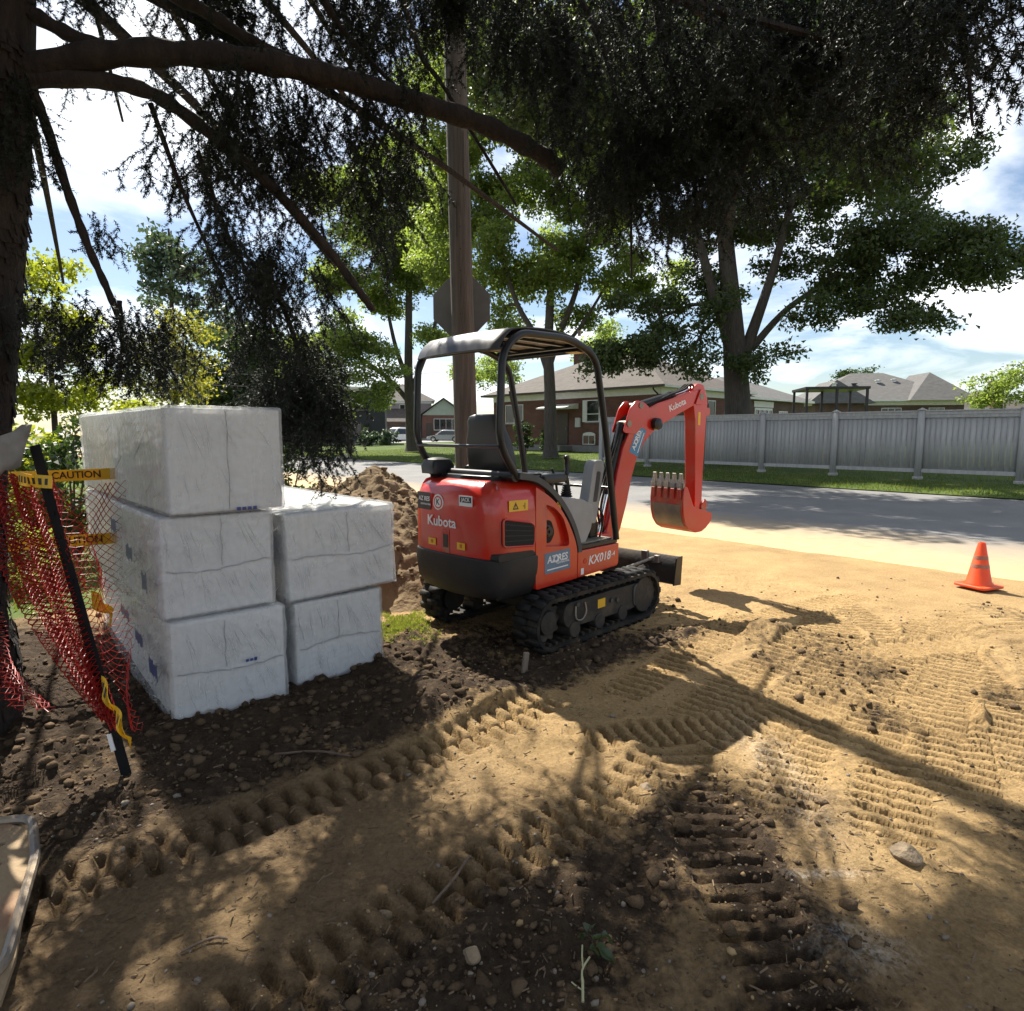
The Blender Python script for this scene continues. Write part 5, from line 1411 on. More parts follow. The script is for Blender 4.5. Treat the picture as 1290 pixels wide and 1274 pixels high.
brick_dk = brick_mat('dark_brown_brick', (.12,.06,.045), (.085,.045,.035), (.16,.14,.12))
def shingle(name, c1, c2):
    return pmat(name, c1, c2, scale=2.2, rough=.9, bump=.5, bscale=18, detail=9, stretch=(1,1,3))
sh_brown = shingle('brown_grey_shingle', (.080,.066,.057), (.05,.042,.037))
sh_grey = shingle('grey_shingle', (.095,.092,.089), (.066,.064,.063))
white_tr = pmat('white_trim_paint', (.68,.68,.66), (.58,.58,.57), scale=3, rough=.5)
glass_m = pmat('dark_window_glass', (.012,.014,.016), (.02,.022,.025), scale=2, rough=.06, spec=.7)
conc = pmat('parged_foundation', (.26,.255,.245), (.20,.195,.19), scale=3, rough=.9)
siding_g = pmat('pale_green_siding', (.28,.33,.28), (.24,.29,.245), scale=2, rough=.6)
siding_d = pmat('charcoal_siding', (.035,.037,.042), (.028,.03,.034), scale=2, rough=.7)
door_br = pmat('dark_brown_door', (.045,.03,.022), (.035,.024,.018), rough=.5)

def hip_roof(w, d, z, h, oh, ridge_in=None, th=.14):
    """hip roof over box (0..w, 0..d)"""
    x0, x1, y0, y1 = -oh, w+oh, -oh, d+oh
    if w >= d: i = ridge_in if ridge_in is not None else (d/2+oh); r0, r1 = (x0+i, d/2), (x1-i, d/2)
    else: i = ridge_in if ridge_in is not None else (w/2+oh); r0, r1 = (w/2, y0+i), (w/2, y1-i)
    v = [(x0,y0,z),(x1,y0,z),(x1,y1,z),(x0,y1,z),(x0,y0,z+th),(x1,y0,z+th),(x1,y1,z+th),(x0,y1,z+th),(r0[0],r0[1],z+th+h),(r1[0],r1[1],z+th+h)]
    if w >= d: top = [(4,5,9,8),(5,6,9),(6,7,8,9),(7,4,8)]
    else: top = [(4,5,8),(5,6,9,8),(6,7,9),(7,4,8,9)]
    return v, top, [(3,2,1,0),(0,1,5,4),(1,2,6,5),(2,3,7,6),(3,0,4,7)]
def add_window(root, face, u, z, w, h, W, D, shutters=False, arch=False, mullions=1, trim=None, cross=False, sill=True):
    trim = trim or white_tr
    if face == 'front': M = frame_matrix((u, -.001, z), (1,0,0), (0,0,1))
    elif face == 'right': M = frame_matrix((W+.001, u, z), (0,1,0), (0,0,1))
    else: M = frame_matrix((-.001, u, z), (0,-1,0), (0,0,1))
    f = .055
    wn_ = MB()
    wn_.box(-w/2,w/2,-h/2,-h/2+f,0,.05,M); wn_.box(-w/2,w/2,h/2-f,h/2,0,.05,M); wn_.box(-w/2,-w/2+f,-h/2+f,h/2-f,0,.05,M); wn_.box(w/2-f,w/2,-h/2+f,h/2-f,0,.05,M)
    for k in range(mullions):
        xm = -w/2 + w*(k+1)/(mullions+1); wn_.box(xm-.02,xm+.02,-h/2+f,h/2-f,0,.045,M)
    if cross: wn_.box(-w/2+f,w/2-f,-.05-h*.12,-h*.12,0,.045,M)
    if arch:
        v = [(w/2*math.cos(a), h/2+.16*math.sin(a)) for a in [math.pi*k/8 for k in range(9)]]
        wn_.prism([(x, y) for x, y in v], 0, .045, 'z', M)
    wo = wn_.build('window', trim, root)
    MB().box(-w/2+f*.5,w/2-f*.5,-h/2+f*.5,h/2-f*.5,.005,.02,M).build('pane', glass_m, wo)
    if sill: MB().box(-w/2-.05,w/2+.05,-h/2-.07,-h/2-.002,0,.09,M).build('sill', conc, wo)
    if shutters:
        for sx in (-1, 1):
            s_ = MB(); a0, a1 = sx*(w/2+.03), sx*(w/2+.33); lo, hi = min(a0,a1), max(a0,a1)
            s_.box(lo,hi,-h/2,h/2,0,.03,M); s_.build('shutter', white_tr, wo, bevel=.004)
    return wo
def house(name, label, x, y, rz, W, D, eave, wall_m, roof_mt, roof_h, oh=.55, found=.35, kind='hip', band=.35, gable_m=None):
    z0 = float(gbase(x, y))
    root = empty(name, (x, y, z0), rz, label, 'house')
    MB().box(0,W,0,D,found,eave-band).build('wall', wall_m, root)
    if found > 0: MB().box(-.03,W+.03,-.03,D+.03,-.4,found).build('foundation', conc, root)
    if band > 0: MB().box(-.02,W+.02,-.02,D+.02,eave-band,eave).build('frieze_board', white_tr, root)
    if kind == 'hip':
        v, t, s_ = hip_roof(W, D, eave, roof_h, oh)
        rf = MB().add(v, t).build('roof', roof_mt, root)
        MB().add(v[:8], s_).build('fascia', white_tr, rf)
    else:   # gable, ridge along y
        x0, x1 = -oh, W+oh; zr = eave+roof_h; ze = eave-.12; th = .12
        rf = MB().add([(x0,-oh,ze),(W/2,-oh,zr),(x1,-oh,ze),(x0,D+oh,ze),(W/2,D+oh,zr),(x1,D+oh,ze),(x0,-oh,ze+th),(W/2,-oh,zr+th),(x1,-oh,ze+th),(x0,D+oh,ze+th),(W/2,D+oh,zr+th),(x1,D+oh,ze+th)],
            [(0,3,4,1),(1,4,5,2),(6,7,10,9),(7,8,11,10),(0,1,7,6),(1,2,8,7),(3,9,10,4),(4,10,11,5),(0,6,9,3),(2,5,11,8)]).build('roof', roof_mt, root)
        MB().add([(0,0,eave),(W,0,eave),(W/2,0,zr-.08),(0,.1,eave),(W,.1,eave),(W/2,.1,zr-.08)], [(0,1,2),(5,4,3),(0,3,4,1),(1,4,5,2),(2,5,3,0)]).build('gable_wall', gable_m or wall_m, root)
    return root, rf
CX0, CY0 = 8.35, 36.0
hx = -UD.x*(-14.2); hy = -UD.y*(-14.2)
HA, HAr = house('brick_bungalow', 'red brick bungalow with white shuttered window behind the excavator boom', CX0+hx, CY0+hy, FRZ, 14.2, 9.6, 3.72, brick_red, sh_brown, 2.5, oh=.6, found=.42)
# rear wing of the same house
MB().box(7.2,14.2,9.62,19.0,.3,3.4).build('rear_wing_wall', brick_dk, HA)
v, t, s_ = hip_roof(7.0, 10.2, 3.42, 1.7, .5)
MB().add(v, t, Matrix.Translation((7.2,9.0,0))).build('rear_wing_roof', sh_grey, HA)
MB().add(v[:8], s_, Matrix.Translation((7.2,9.0,0))).build('rear_wing_fascia', white_tr, HA)
add_window(HA, 'front', 9.3, 2.55, 1.05, 1.35, 14.2, 9.6, shutters=True, mullions=0, cross=True)
add_window(HA, 'front', 9.0, .78, 1.0, .62, 14.2, 9.6, arch=True, mullions=1, sill=False)
add_window(HA, 'front', 2.2, 2.5, 1.8, 1.3, 14.2, 9.6, mullions=1)
add_window(HA, 'right', 5.4, 2.45, .9, 1.5, 14.2, 9.6, mullions=0, cross=True)
add_window(HA, 'right', 8.5, 2.45, .9, 1.5, 14.2, 9.6, mullions=0)
# glazed patio door in the wing
pd = MB(); M = frame_matrix((14.203, 12.3, 1.75), (0,1,0), (0,0,1))
pd.box(-1.3,1.3,1.0,1.15,0,.06,M); pd.box(-1.3,1.3,-1.45,-1.3,0,.06,M)
for xx in (-1.3,-.66,-.03,.6,1.22): pd.box(xx,xx+.08,-1.3,1.0,0,.06,M)
pdo = pd.build('patio_door', white_tr, HA); MB().box(-1.22,1.22,-1.3,1.0,.004,.02,M).build('pane', glass_m, pdo)
MB().box(14.22,14.24,10.9,13.8,2.95,3.35).build('patio_header', white_tr, HA)
add_window(HA, 'right', 15.4, 2.2, 1.4, 1.1, 14.2, 9.6, mullions=1)
# front door under a small white canopy, mail box, meter, downspout, chimney
dr_ = MB().box(6.35,7.25,-.06,-.005,.45,2.5).build('front_door', door_br, HA, bevel=.01)
MB().box(7.12,7.17,-.10,-.06,1.40,1.55).build('handle', worn_steel, dr_)
MB().box(6.0,7.6,-1.2,-.01,.05,.40).build('porch_step', conc, HA, bevel=.02)
MB().add([(5.6,-1.3,2.70),(8.1,-1.3,2.70),(8.1,-.01,2.70),(5.6,-.01,2.70),(5.6,-.01,3.05),(8.1,-.01,3.05),(5.6,-1.3,2.78),(8.1,-1.3,2.78)], [(3,2,1,0),(6,7,5,4),(0,1,7,6),(1,2,5,7),(2,3,4,5),(3,0,6,4)]).build('door_canopy', white_tr, HA)
MB().box(7.95,8.35,-.18,-.01,1.55,2.15).build('meter_box', pmat('pale_meter_box', (.5,.51,.52), rough=.5), HA, bevel=.02)
MB().tube(fillet([(14.05,-.60,3.75),(14.05,-.55,3.6),(14.05,-.08,3.35),(14.05,-.08,.2)],.12), .045, 8).build('downspout', pmat('brown_downspout', (.03,.022,.018), rough=.5), HA, smooth=True)
MB().box(-.62,14.82,-.72,-.60,3.72,3.86).build('gutter', pmat('brown_gutter', (.05,.038,.03), rough=.5), HA)
ch = MB(); ch.box(3.2,3.9,5.0,5.6,4.6,7.1); ch.build('chimney', brick_red, HAr)
for k, xx in enumerate((6.0, 8.5)): MB().lathe([(0,0),(.16,0),(.16,.28),(.22,.30),(.22,.34),(0,.36)], 12, Matrix.Translation((xx,7.0,5.85-.25*k))).build('roof_vent', sh_grey, HAr)

# pergola at the rear corner
PG = empty('patio_pergola', (13.75, 30.0, float(gbase(13.6,30.2))), rad(-10), 'flat dark metal pergola roof showing above the fence', 'pergola')
dk = pmat('black_powder_coat', (.018,.018,.02), rough=.4)
MB().box(-.1,2.7,-.1,2.4,3.22,3.34).build('pergola_roof', dk, PG, bevel=.01)
for px_ in (0,1.3,2.6):
    for py_ in (0,2.3): MB().box(px_-.05,px_+.05,py_-.05,py_+.05,0,3.22).build('post', dk, PG)
# grey hip-roofed house beyond
HC, HCr = house('grey_roof_house', 'large grey hip roofed house beyond the right part of the fence', 29.2, 62.5, rad(-8), 13.6, 10.5, 4.1, brick_dk, sh_grey, 3.0, oh=.7, kind='hip')
MB().add([(8.2,-1.4,4.15),(14.3,-1.4,4.15),(11.4,2.2,7.0),(8.2,5,4.15),(14.3,5,4.15),(11.2,6,7.0)], [(0,1,2),(5,4,3),(1,4,5,2),(3,0,2,5)]).build('cross_gable_roof', sh_grey, HC)
MB().add([(-.9,-1.6,3.9),(5.2,-1.6,3.9),(2.1,-.2,6.2),(-.9,5,3.9),(5.2,5,3.9),(2.1,5,6.2)], [(0,1,2),(5,4,3),(1,4,5,2),(3,0,2,5)]).build('hip_wing_roof', sh_grey, HC)
MB().box(0,4.4,-1.0,0,.2,3.9).build('hip_wing_wall', brick_dk, HC)
for k, (xx, yy, zz) in enumerate(((4.6,2.4,5.72),(7.0,2.9,6.05),(8.6,3.2,6.15),(11.8,1.4,5.55),(1.7,-.6,5.55))): MB().lathe([(0,0),(.2,0),(.2,.22),(.3,.24),(.3,.30),(0,.34)], 12, Matrix.Translation((xx,yy,zz))).build('roof_vent', white_tr if k else dk, HCr)
add_window(HC, 'front', 7.2, 2.9, 1.8, 1.2, 13.6, 10.5, mullions=2)
add_window(HC, 'front', 11.2, 2.9, 1.4, 1.2, 13.6, 10.5, mullions=1)
HD, HDr = house('chimney_house', 'distant brown roofed house with brick chimney at the right', 55.0, 79.0, rad(-5), 9.0, 8, 3.9, brick_red, sh_brown, 2.4)
MB().box(3.4,4.5,-.9,0.2,.3,7.4).build('chimney', brick_red, HD)
# houses down the street on the left
HE, HEr = house('green_gable_house', 'small brick house with pale green gable left of the pole', -12.6, 90, rad(6), 6.0, 9, 3.6, brick_red, sh_grey, 2.3, oh=.5, kind='gable', gable_m=siding_g, band=.0)
add_window(HE, 'front', 3.3, 2.3, 3.4, 1.6, 6, 9, mullions=3)
MB().box(.5,1.4,-.06,0,.4,2.5).build('front_door', door_br, HE)
HF, HFr = house('brown_roof_house', 'two storey house with broad brown roof beyond the parked cars', -20.0, 92, rad(8), 8.4, 8.5, 5.7, pmat('grey_mauve_siding', (.23,.20,.20), (.19,.165,.165), rough=.7), sh_brown, 2.6, oh=.5)
add_window(HF, 'front', 4.6, 4.6, 1.5, 1.2, 8.4, 8.5, mullions=1)
MB().add([(-.6,-3.2,2.7),(6.2,-3.2,2.7),(6.2,-.05,4.6),(-.6,-.05,4.6),(-.6,-3.2,2.55),(6.2,-3.2,2.55),(6.2,-.05,4.4),(-.6,-.05,4.4)], [(0,1,2,3),(7,6,5,4),(0,4,5,1),(1,5,6,2),(3,7,4,0)]).build('garage_roof', sh_brown, HF)
MB().box(0,5.6,-2.8,-.02,.0,2.55).build('garage_wall', brick_dk, HF)
gd = MB().box(1.0,4.6,-2.86,-2.81,.1,2.2).build('garage_door', door_br, HF)
for k in range(3): MB().box(1.05,4.55,-2.875,-2.861,.25+.65*k,.75+.65*k).build('garage_panel', pmat('brown_panel',(.06,.042,.03),rough=.5), gd)
HG, HGr = house('charcoal_house', 'charcoal sided flat fronted house behind the hanging spruce boughs', -24.0, 62, rad(10), 11.5, 9, 5.6, siding_d, sh_grey, .5, oh=.3, band=.15)
for xx, zz in ((2.2,4.2),(5.6,4.2),(9.2,4.2),(2.2,1.7),(9.2,1.7)): add_window(HG, 'front', xx, zz, 1.6, 1.2, 11.5, 9, mullions=1, trim=dk)
MB().box(5.1,6.2,-.06,0,.4,2.5).build('front_door', door_br, HG)

# ================================================================= parked cars
tyre_m = pmat('tyre_rubber', (.015,.015,.015), rough=.8); rim_m = pmat('alloy_rim', (.45,.46,.47), rough=.3, metal=.8)
lamp_m = pmat('headlamp_glass', (.55,.56,.58), rough=.1); tail_m = pmat('tail_lamp', (.35,.01,.01), rough=.2)
def car(label, x, y, rz, paint, suv=True, L=4.5, W=1.82, H=1.68):
    root = empty('parked_car', (x, y, float(gbase(x, y))+.04), rz, label, 'car', 'cars parked by the far houses')
    hb = .86 if suv else .78; g = .22
    # side profile (x along the car, front at +x)
    low = [(-L/2+.05,g+.08),(-L/2,.55),(-L/2+.03,hb+.02),(-L/2+.10,hb+.06),(L*.16,hb+.03),(L*.36,hb-.02),(L/2-.10,hb-.14),(L/2,.52),(L/2-.05,g+.05)]
    b = MB(); ws = [0.86,1.0,1.0,.86]; n = len(low); rings = []
    for wv, s_ in ((-W/2+.07,.97),(-W/2,1.0),(W/2,1.0),(W/2-.07,.97)): rings.append([(p[0]*s_, wv, g+(p[1]-g)*(1 if abs(wv) > W/2-.01 else .985)) for p in low])
    b.loft(rings); body = b.build('body', paint, root, bevel=.05, seg=3)
    cab = [(-L/2+.14,hb+.02),(-L/2+.34 if suv else -L/2+.85,H-.10),(-L/2+.62 if suv else -L/2+1.25,H-.02),(L*.02,H),(L*.09,H-.05),(L*.27,hb+.02)]
    rings = []
    for t_ in (-1, 1):
        rings.append([(p[0], t_*(W/2-.06-(p[1]-hb)*.24), p[1]) for p in cab])
    MB().loft(rings).build('cabin', paint, root, bevel=.05, seg=3)
    # glass: side, windscreen and rear panes standing a few mm proud
    for t_ in (-1, 1):
        q = [(-L/2+.42 if suv else -L/2+.98,H-.14),(L*.055,H-.11),(L*.21,hb+.09),(-L/2+.34 if suv else -L/2+.6,hb+.09)]
        v = [(p[0], t_*(W/2-.06-(p[1]-hb)*.24+.006), p[1]) for p in q]
        so_ = MB().add(v, [(0,1,2,3)]).build('side_glass', glass_m, root); so_.modifiers.new('s','SOLIDIFY').thickness = .004
    def endglass(p, q_, nm):
        a, c_ = Vector((p[0],0,p[1])), Vector((q_[0],0,q_[1])); v = []
        for pt, f_ in ((a.lerp(c_,.12),1),(a.lerp(c_,.86),1)):
            wv = W/2-.13-(pt.z-hb)*.24; nrm = (c_-a).cross(Vector((0,1,0))).normalized(); nrm = nrm if nrm.z > 0 else -nrm
            v += [tuple(pt+nrm*.012+Vector((0,-wv,0))), tuple(pt+nrm*.012+Vector((0,wv,0)))]
        o = MB().add(v, [(0,1,3,2)]).build(nm, glass_m, root); o.modifiers.new('s','SOLIDIFY').thickness = .004
    endglass(cab[4], cab[5], 'windscreen'); endglass(cab[1], cab[0], 'rear_window')
    for wx in (-L*.30, L*.31):
        for t_ in (-1, 1):
            M = Matrix.Translation((wx, t_*(W/2-.11), .335)) @ Matrix.Rotation(-t_*math.pi/2, 4, 'X')
            wh = MB().lathe([(0,-.10),(.30,-.10),(.335,-.07),(.335,.09),(.30,.115),(.21,.11),(.21,.09),(0,.09)], 22, M).build('wheel', tyre_m, root, smooth=True)
            MB().lathe([(0,.092),(.205,.092),(.205,.105),(.06,.118),(0,.118)], 18, M).build('rim', rim_m, wh, smooth=True)
    for t_ in (-1, 1):
        MB().box(L/2-.22,L/2-.015,t_*(W/2-.22)-.17,t_*(W/2-.22)+.17,hb-.30,hb-.16).build('headlight', lamp_m, root, bevel=.03)
        MB().box(-L/2-.008,-L/2+.1,t_*(W/2-.17)-.13,t_*(W/2-.17)+.13,hb-.16,hb+.02).build('tail_light', tail_m, root, bevel=.02)
        MB().box(L*.17,L*.23,t_*(W/2+.02)-.09,t_*(W/2+.02)+.09,hb+.04,hb+.16).build('mirror', paint, root, bevel=.02)
    MB().box(L/2-.05,L/2+.008,-.5,.5,.38,.60).build('grille', st_blk, root, bevel=.02)
    MB().box(L/2-.02,L/2+.012,-.24,.24,.30,.37).build('number_plate', st_wht, root)
    return root
pw = pmat('white_car_paint', (.72,.73,.74), (.68,.69,.70), rough=.25, coat=.5); pg_ = pmat('silver_car_paint', (.38,.40,.42), (.34,.36,.38), rough=.28, coat=.5, metal=.4)
car('white car with its front to the street, nearest the maple trunk', -14.3, 79, rad(-128), pw, True, 4.5, 1.82, 1.72)
car('white wagon half behind the front white car', -15.4, 86, rad(-120), pw, True, 4.6, 1.85, 1.85)
car('white car parked left of the other two white ones', -17.6, 81, rad(-160), pw, False, 4.4, 1.8, 1.5)
car('silver car before the green gabled house', -8.3, 80, rad(172), pg_, False, 4.5, 1.8, 1.45)
car('white car glimpsed between the hanging boughs', -25.5, 70, rad(-150), pw, True, 4.5, 1.8, 1.7)
driv = mesh_obj('driveway', strip('driveway', 62, 84, 36.0, 52.0, 14, 12, .045, pmat('pale_concrete_drive', (.33,.325,.31), (.27,.265,.255), scale=1, rough=.9)))
tag(driv, 'pale concrete driveway under the parked cars', None, None, 'structure')

# landscape boulder on the far lawn
lr = rock(-9.6, 36.2, .55, 'pale boulder on the sunlit lawn across the street', 21, .45, MATS['pale_stone'])
lr.location.z = float(gbase(-9.6,36.2))+.1; lr['group'] = 'boulders on the far lawn'

# wires
wire_m = pmat('wire_black', (.02,.02,.02), rough=.6)
def wire(a, c_, sag, label):
    pts = []
    for k in range(25):
        t = k/24; p = Vector(a).lerp(Vector(c_), t); p.z -= sag*4*t*(1-t); pts.append(p)
    tag(MB().tube(pts, .016, 5).build('overhead_wire', wire_m, None, smooth=True), label, 'wire', 'overhead wires down the street')
wire((-18,24,4.2),(-6,62,7.4),.5,'upper wire crossing behind the hanging spruce boughs')
wire((-18,24,3.7),(-6,62,6.4),.5,'lower wire crossing behind the hanging spruce boughs')
# crown clumps, hanging sprays and limbs (metres)
CURTAINS = [(-2.14,3.60,3.98,3.60,0.36,5),(-1.82,3.80,4.11,3.67,0.47,7),(-1.42,3.90,4.18,3.72,0.49,8),(-0.99,4.00,4.33,3.69,0.45,9),(-0.71,4.20,4.47,3.33,0.37,8),(-0.86,4.50,4.58,3.66,0.34,7),(-1.69,3.60,3.32,2.67,0.32,8),(-1.84,3.50,3.20,2.88,0.17,3),(-1.55,3.80,3.58,2.56,0.38,12),(-1.30,4.00,3.69,2.75,0.40,14),(-1.02,4.00,3.65,2.47,0.40,14),(-0.88,4.20,3.66,2.42,0.32,12),(-0.67,4.20,3.61,3.00,0.26,7),(-1.44,3.80,2.99,2.16,0.28,7),(-1.26,3.90,2.63,1.89,0.24,7),(-1.57,4.00,2.79,2.09,0.20,14),(-1.52,4.20,2.42,1.50,0.21,16),(-1.35,4.20,2.22,1.21,0.24,24),(-1.25,4.30,1.97,1.23,0.16,10),(-1.63,4.40,2.09,1.33,0.14,4),(-2.14,3.40,2.30,1.75,0.19,8),(-2.00,3.40,2.28,1.71,0.19,9),(-2.28,3.30,3.25,2.70,0.21,4),(-2.26,3.40,2.77,2.57,0.17,2),(-0.47,4.50,4.67,4.05,0.25,16),(-0.30,4.60,4.74,4.20,0.20,12),(-0.07,4.30,4.54,3.66,0.32,10),(0.17,4.20,4.47,3.38,0.37,14),(0.37,4.20,4.38,3.42,0.32,10),(0.28,4.30,3.80,3.18,0.21,4),(0.53,3.90,4.26,2.58,0.34,20),(0.63,3.90,3.38,2.31,0.20,8),(0.74,3.60,4.05,2.63,0.36,24),(0.90,3.70,3.49,2.45,0.28,14),(1.01,3.50,3.99,2.48,0.35,24),(1.15,3.40,3.52,2.46,0.30,18),(1.25,3.40,3.92,2.61,0.34,22),(1.41,3.40,3.92,2.69,0.30,18),(1.51,3.20,3.78,2.91,0.32,20),(1.64,3.10,3.71,2.94,0.27,16),(1.68,3.00,3.64,3.10,0.23,10),(1.49,2.40,3.23,2.69,0.18,12),(1.52,2.30,3.16,2.55,0.17,14),(1.61,2.30,3.16,2.74,0.14,6),(1.61,2.20,3.09,2.86,0.08,3),(0.33,5.20,5.26,4.21,0.71,26),(0.93,5.20,5.26,4.04,0.71,28),(1.36,5.00,5.07,3.89,0.62,22),(-0.15,5.20,5.26,4.55,0.52,12),(1.71,5.00,5.02,4.05,0.56,16)]
BRANCHES = [
    ([(-2.33,3.25,3.30),(-1.90,3.30,3.40),(-1.41,3.50,3.49),(-0.97,3.70,3.50),(-0.56,3.85,3.45),(-0.16,4.00,3.39),(0.17,4.10,3.27),(0.31,4.15,3.19)], (0.062, 0.05)),
    ([(-2.30,3.25,3.26),(-2.02,3.30,3.28),(-1.81,3.40,3.27),(-1.61,3.55,3.16),(-1.34,3.70,2.94),(-1.09,3.85,2.66),(-0.91,3.95,2.41),(-0.85,4.00,2.32)], (0.042, 0.02)),
    ([(-2.26,3.20,3.18),(-2.24,3.25,3.03),(-2.20,3.30,2.77),(-2.15,3.35,2.52),(-2.10,3.40,2.32),(-2.05,3.40,2.18)], (0.024, 0.016)),
    ([(-2.04,3.40,2.26),(-2.04,3.40,2.05),(-2.07,3.40,1.85)], (0.013, 0.006)),
    ([(-2.29,3.25,3.56),(-2.12,3.30,3.48),(-1.89,3.35,3.42)], (0.035, 0.03)),
    ([(-1.93,3.40,3.85),(-1.60,3.50,3.73),(-1.32,3.60,3.60),(-0.97,3.70,3.51)], (0.04, 0.022)),
    ([(-1.08,3.70,4.01),(-0.99,3.80,3.87),(-0.88,3.90,3.76),(-0.68,4.00,3.60)], (0.025, 0.012)),
    ([(-0.68,4.10,4.23),(-0.56,4.20,3.89),(-0.43,4.30,3.75),(-0.03,4.50,3.20),(0.03,4.50,3.10)], (0.02, 0.006)),
    ([(-1.87,3.50,3.27),(-1.78,3.60,2.88),(-1.67,3.70,2.53),(-1.55,3.80,2.16)], (0.014, 0.005)),
    ([(-1.66,3.55,3.06),(-1.58,3.70,2.66),(-1.45,3.80,2.34),(-1.43,3.90,2.15)], (0.012, 0.004)),
    ([(0.74,3.70,4.12),(0.82,3.70,3.65),(0.98,3.70,3.16),(1.04,3.70,2.66)], (0.03, 0.01)),
    ([(1.19,3.40,3.92),(1.25,3.40,3.41),(1.19,3.40,2.96),(1.04,3.40,2.53)], (0.022, 0.006)),
    ([(0.25,4.00,4.33),(0.53,4.00,3.82),(0.68,3.95,3.18),(0.71,3.90,2.49)], (0.022, 0.006)),
    ([(1.37,3.20,3.78),(1.54,3.20,3.37),(1.62,3.20,3.02)], (0.018, 0.006)),
    ([(1.52,2.40,3.23),(1.56,2.35,2.90),(1.57,2.30,2.62)], (0.013, 0.004)),
    ([(-1.48,3.90,2.58),(-1.38,4.10,2.20),(-1.33,4.20,1.71),(-1.31,4.20,1.35)], (0.02, 0.006)),
    ([(1.07,3.50,3.16),(1.42,3.40,3.05),(1.63,3.30,3.10)], (0.012, 0.005)),
]
CL_maple1 = [(13.7,25.0,8.9,2.34),(15.5,24.0,7.5,1.65),(12.7,26.0,7.7,1.79),(14.7,24.0,5.9,1.05),(16.2,24.0,8.3,1.26),(13.4,25.0,6.4,1.09),(11.7,27.0,11.0,2.36),(15.5,27.0,11.9,2.19),(14.3,28.0,14.2,2.80),(11.6,28.0,15.4,2.80),(9.4,28.0,13.6,2.80),(7.0,29.0,15.0,3.26),(8.2,29.0,10.7,2.17),(6.1,27.0,6.3,1.69),(4.9,26.0,4.9,1.24),(7.0,26.0,4.7,1.36),(9.9,26.0,4.4,0.97),(16.7,22.0,7.4,1.04),(15.8,22.0,8.3,0.49),(4.0,26.0,4.4,0.97),(11.7,25.0,6.1,0.78),(11.0,25.5,6.0,0.45),(9.0,28.0,7.8,1.40),(9.6,28.0,17.3,3.15),(13.0,27.0,17.3,3.04)]
CL_maple2 = [(-0.2,33.0,9.7,2.06),(3.0,33.0,10.1,2.27),(-1.8,33.0,12.7,2.06),(1.4,34.0,13.8,2.55),(4.5,33.0,12.7,2.48),(-0.2,34.0,17.3,2.98),(3.0,34.0,17.3,2.98),(-3.5,34.0,10.3,1.91),(5.8,33.0,9.3,1.86),(2.2,34.0,20.6,3.40),(-1.8,34.0,20.6,2.98),(3.5,34.0,7.5,1.06),(-0.6,35.0,7.7,1.09),(-2.6,34.0,16.1,2.12)]
CL_maple3 = [(-8.8,44.0,10.8,2.09),(-6.6,44.0,12.9,2.75),(-9.2,44.0,14.9,2.75),(-5.6,45.0,16.3,2.53),(-11.2,43.0,11.6,2.04),(-7.6,44.0,18.4,2.75),(-10.7,44.0,17.4,2.48),(-11.5,42.0,7.9,1.57),(-5.3,44.0,11.9,1.65),(-5.1,44.0,8.2,1.21),(-4.0,44.0,14.4,1.65)]
CL_green4 = [(-10.1,39.9,5.2,1.70),(-8.6,39.9,3.8,1.30),(-11.0,39.9,6.7,1.70),(-9.6,41.2,7.3,1.54),(-7.6,39.9,5.2,1.00),(-12.4,41.2,4.9,1.54),(-10.6,39.9,3.1,1.20),(-8.3,41.2,6.8,1.13)]
CL_yellow1 = [(-7.8,11.0,3.5,0.52),(-7.5,11.0,3.0,0.41),(-8.2,11.0,2.9,0.55),(-7.6,11.0,4.3,0.28),(-8.3,11.5,4.3,0.32),(-7.6,11.5,2.5,0.36),(-8.1,11.0,2.2,0.48),(-8.2,12.0,2.1,0.38)]
CL_yellow2 = [(-7.7,15.0,4.0,0.53),(-7.9,15.0,3.4,0.49),(-7.4,15.0,3.2,0.45),(-8.2,15.0,2.8,0.56),(-8.8,15.5,3.4,0.35),(-7.8,15.5,2.6,0.48)]
CL_conif = [(-11.4,22.0,7.8,0.96),(-11.0,22.0,6.7,1.04),(-12.0,22.0,6.5,0.82),(-10.8,22.0,5.7,0.96),(-11.8,22.0,7.2,0.69)]
CL_dark5 = [(-22.7,52.1,6.3,2.60),(-20.1,52.1,8.2,2.93),(-21.5,52.1,4.5,2.28),(-23.8,50.2,4.3,2.20),(-18.9,52.1,5.1,1.95),(-18.2,53.9,7.8,2.36),(-24.0,53.9,9.1,2.02)]
CL_far6 = [(8.8,60.0,10.3,2.10),(7.3,60.0,9.2,1.80),(10.3,60.0,9.2,1.80),(-3.9,70.0,8.0,2.62),(0.4,70.0,10.5,2.27),(-1.3,72.0,8.6,2.34)]
CL_bushR = [(19.8,26.0,3.5,0.84),(19.1,26.0,3.0,0.58),(20.4,26.0,3.3,0.84),(18.6,26.0,2.9,0.33),(20.1,26.0,4.0,0.58),(19.6,26.0,2.9,0.65)]
CL_far7 = [(42.8,80.0,8.4,1.60),(41.3,80.0,8.7,1.00),(44.2,80.0,8.9,0.90)]
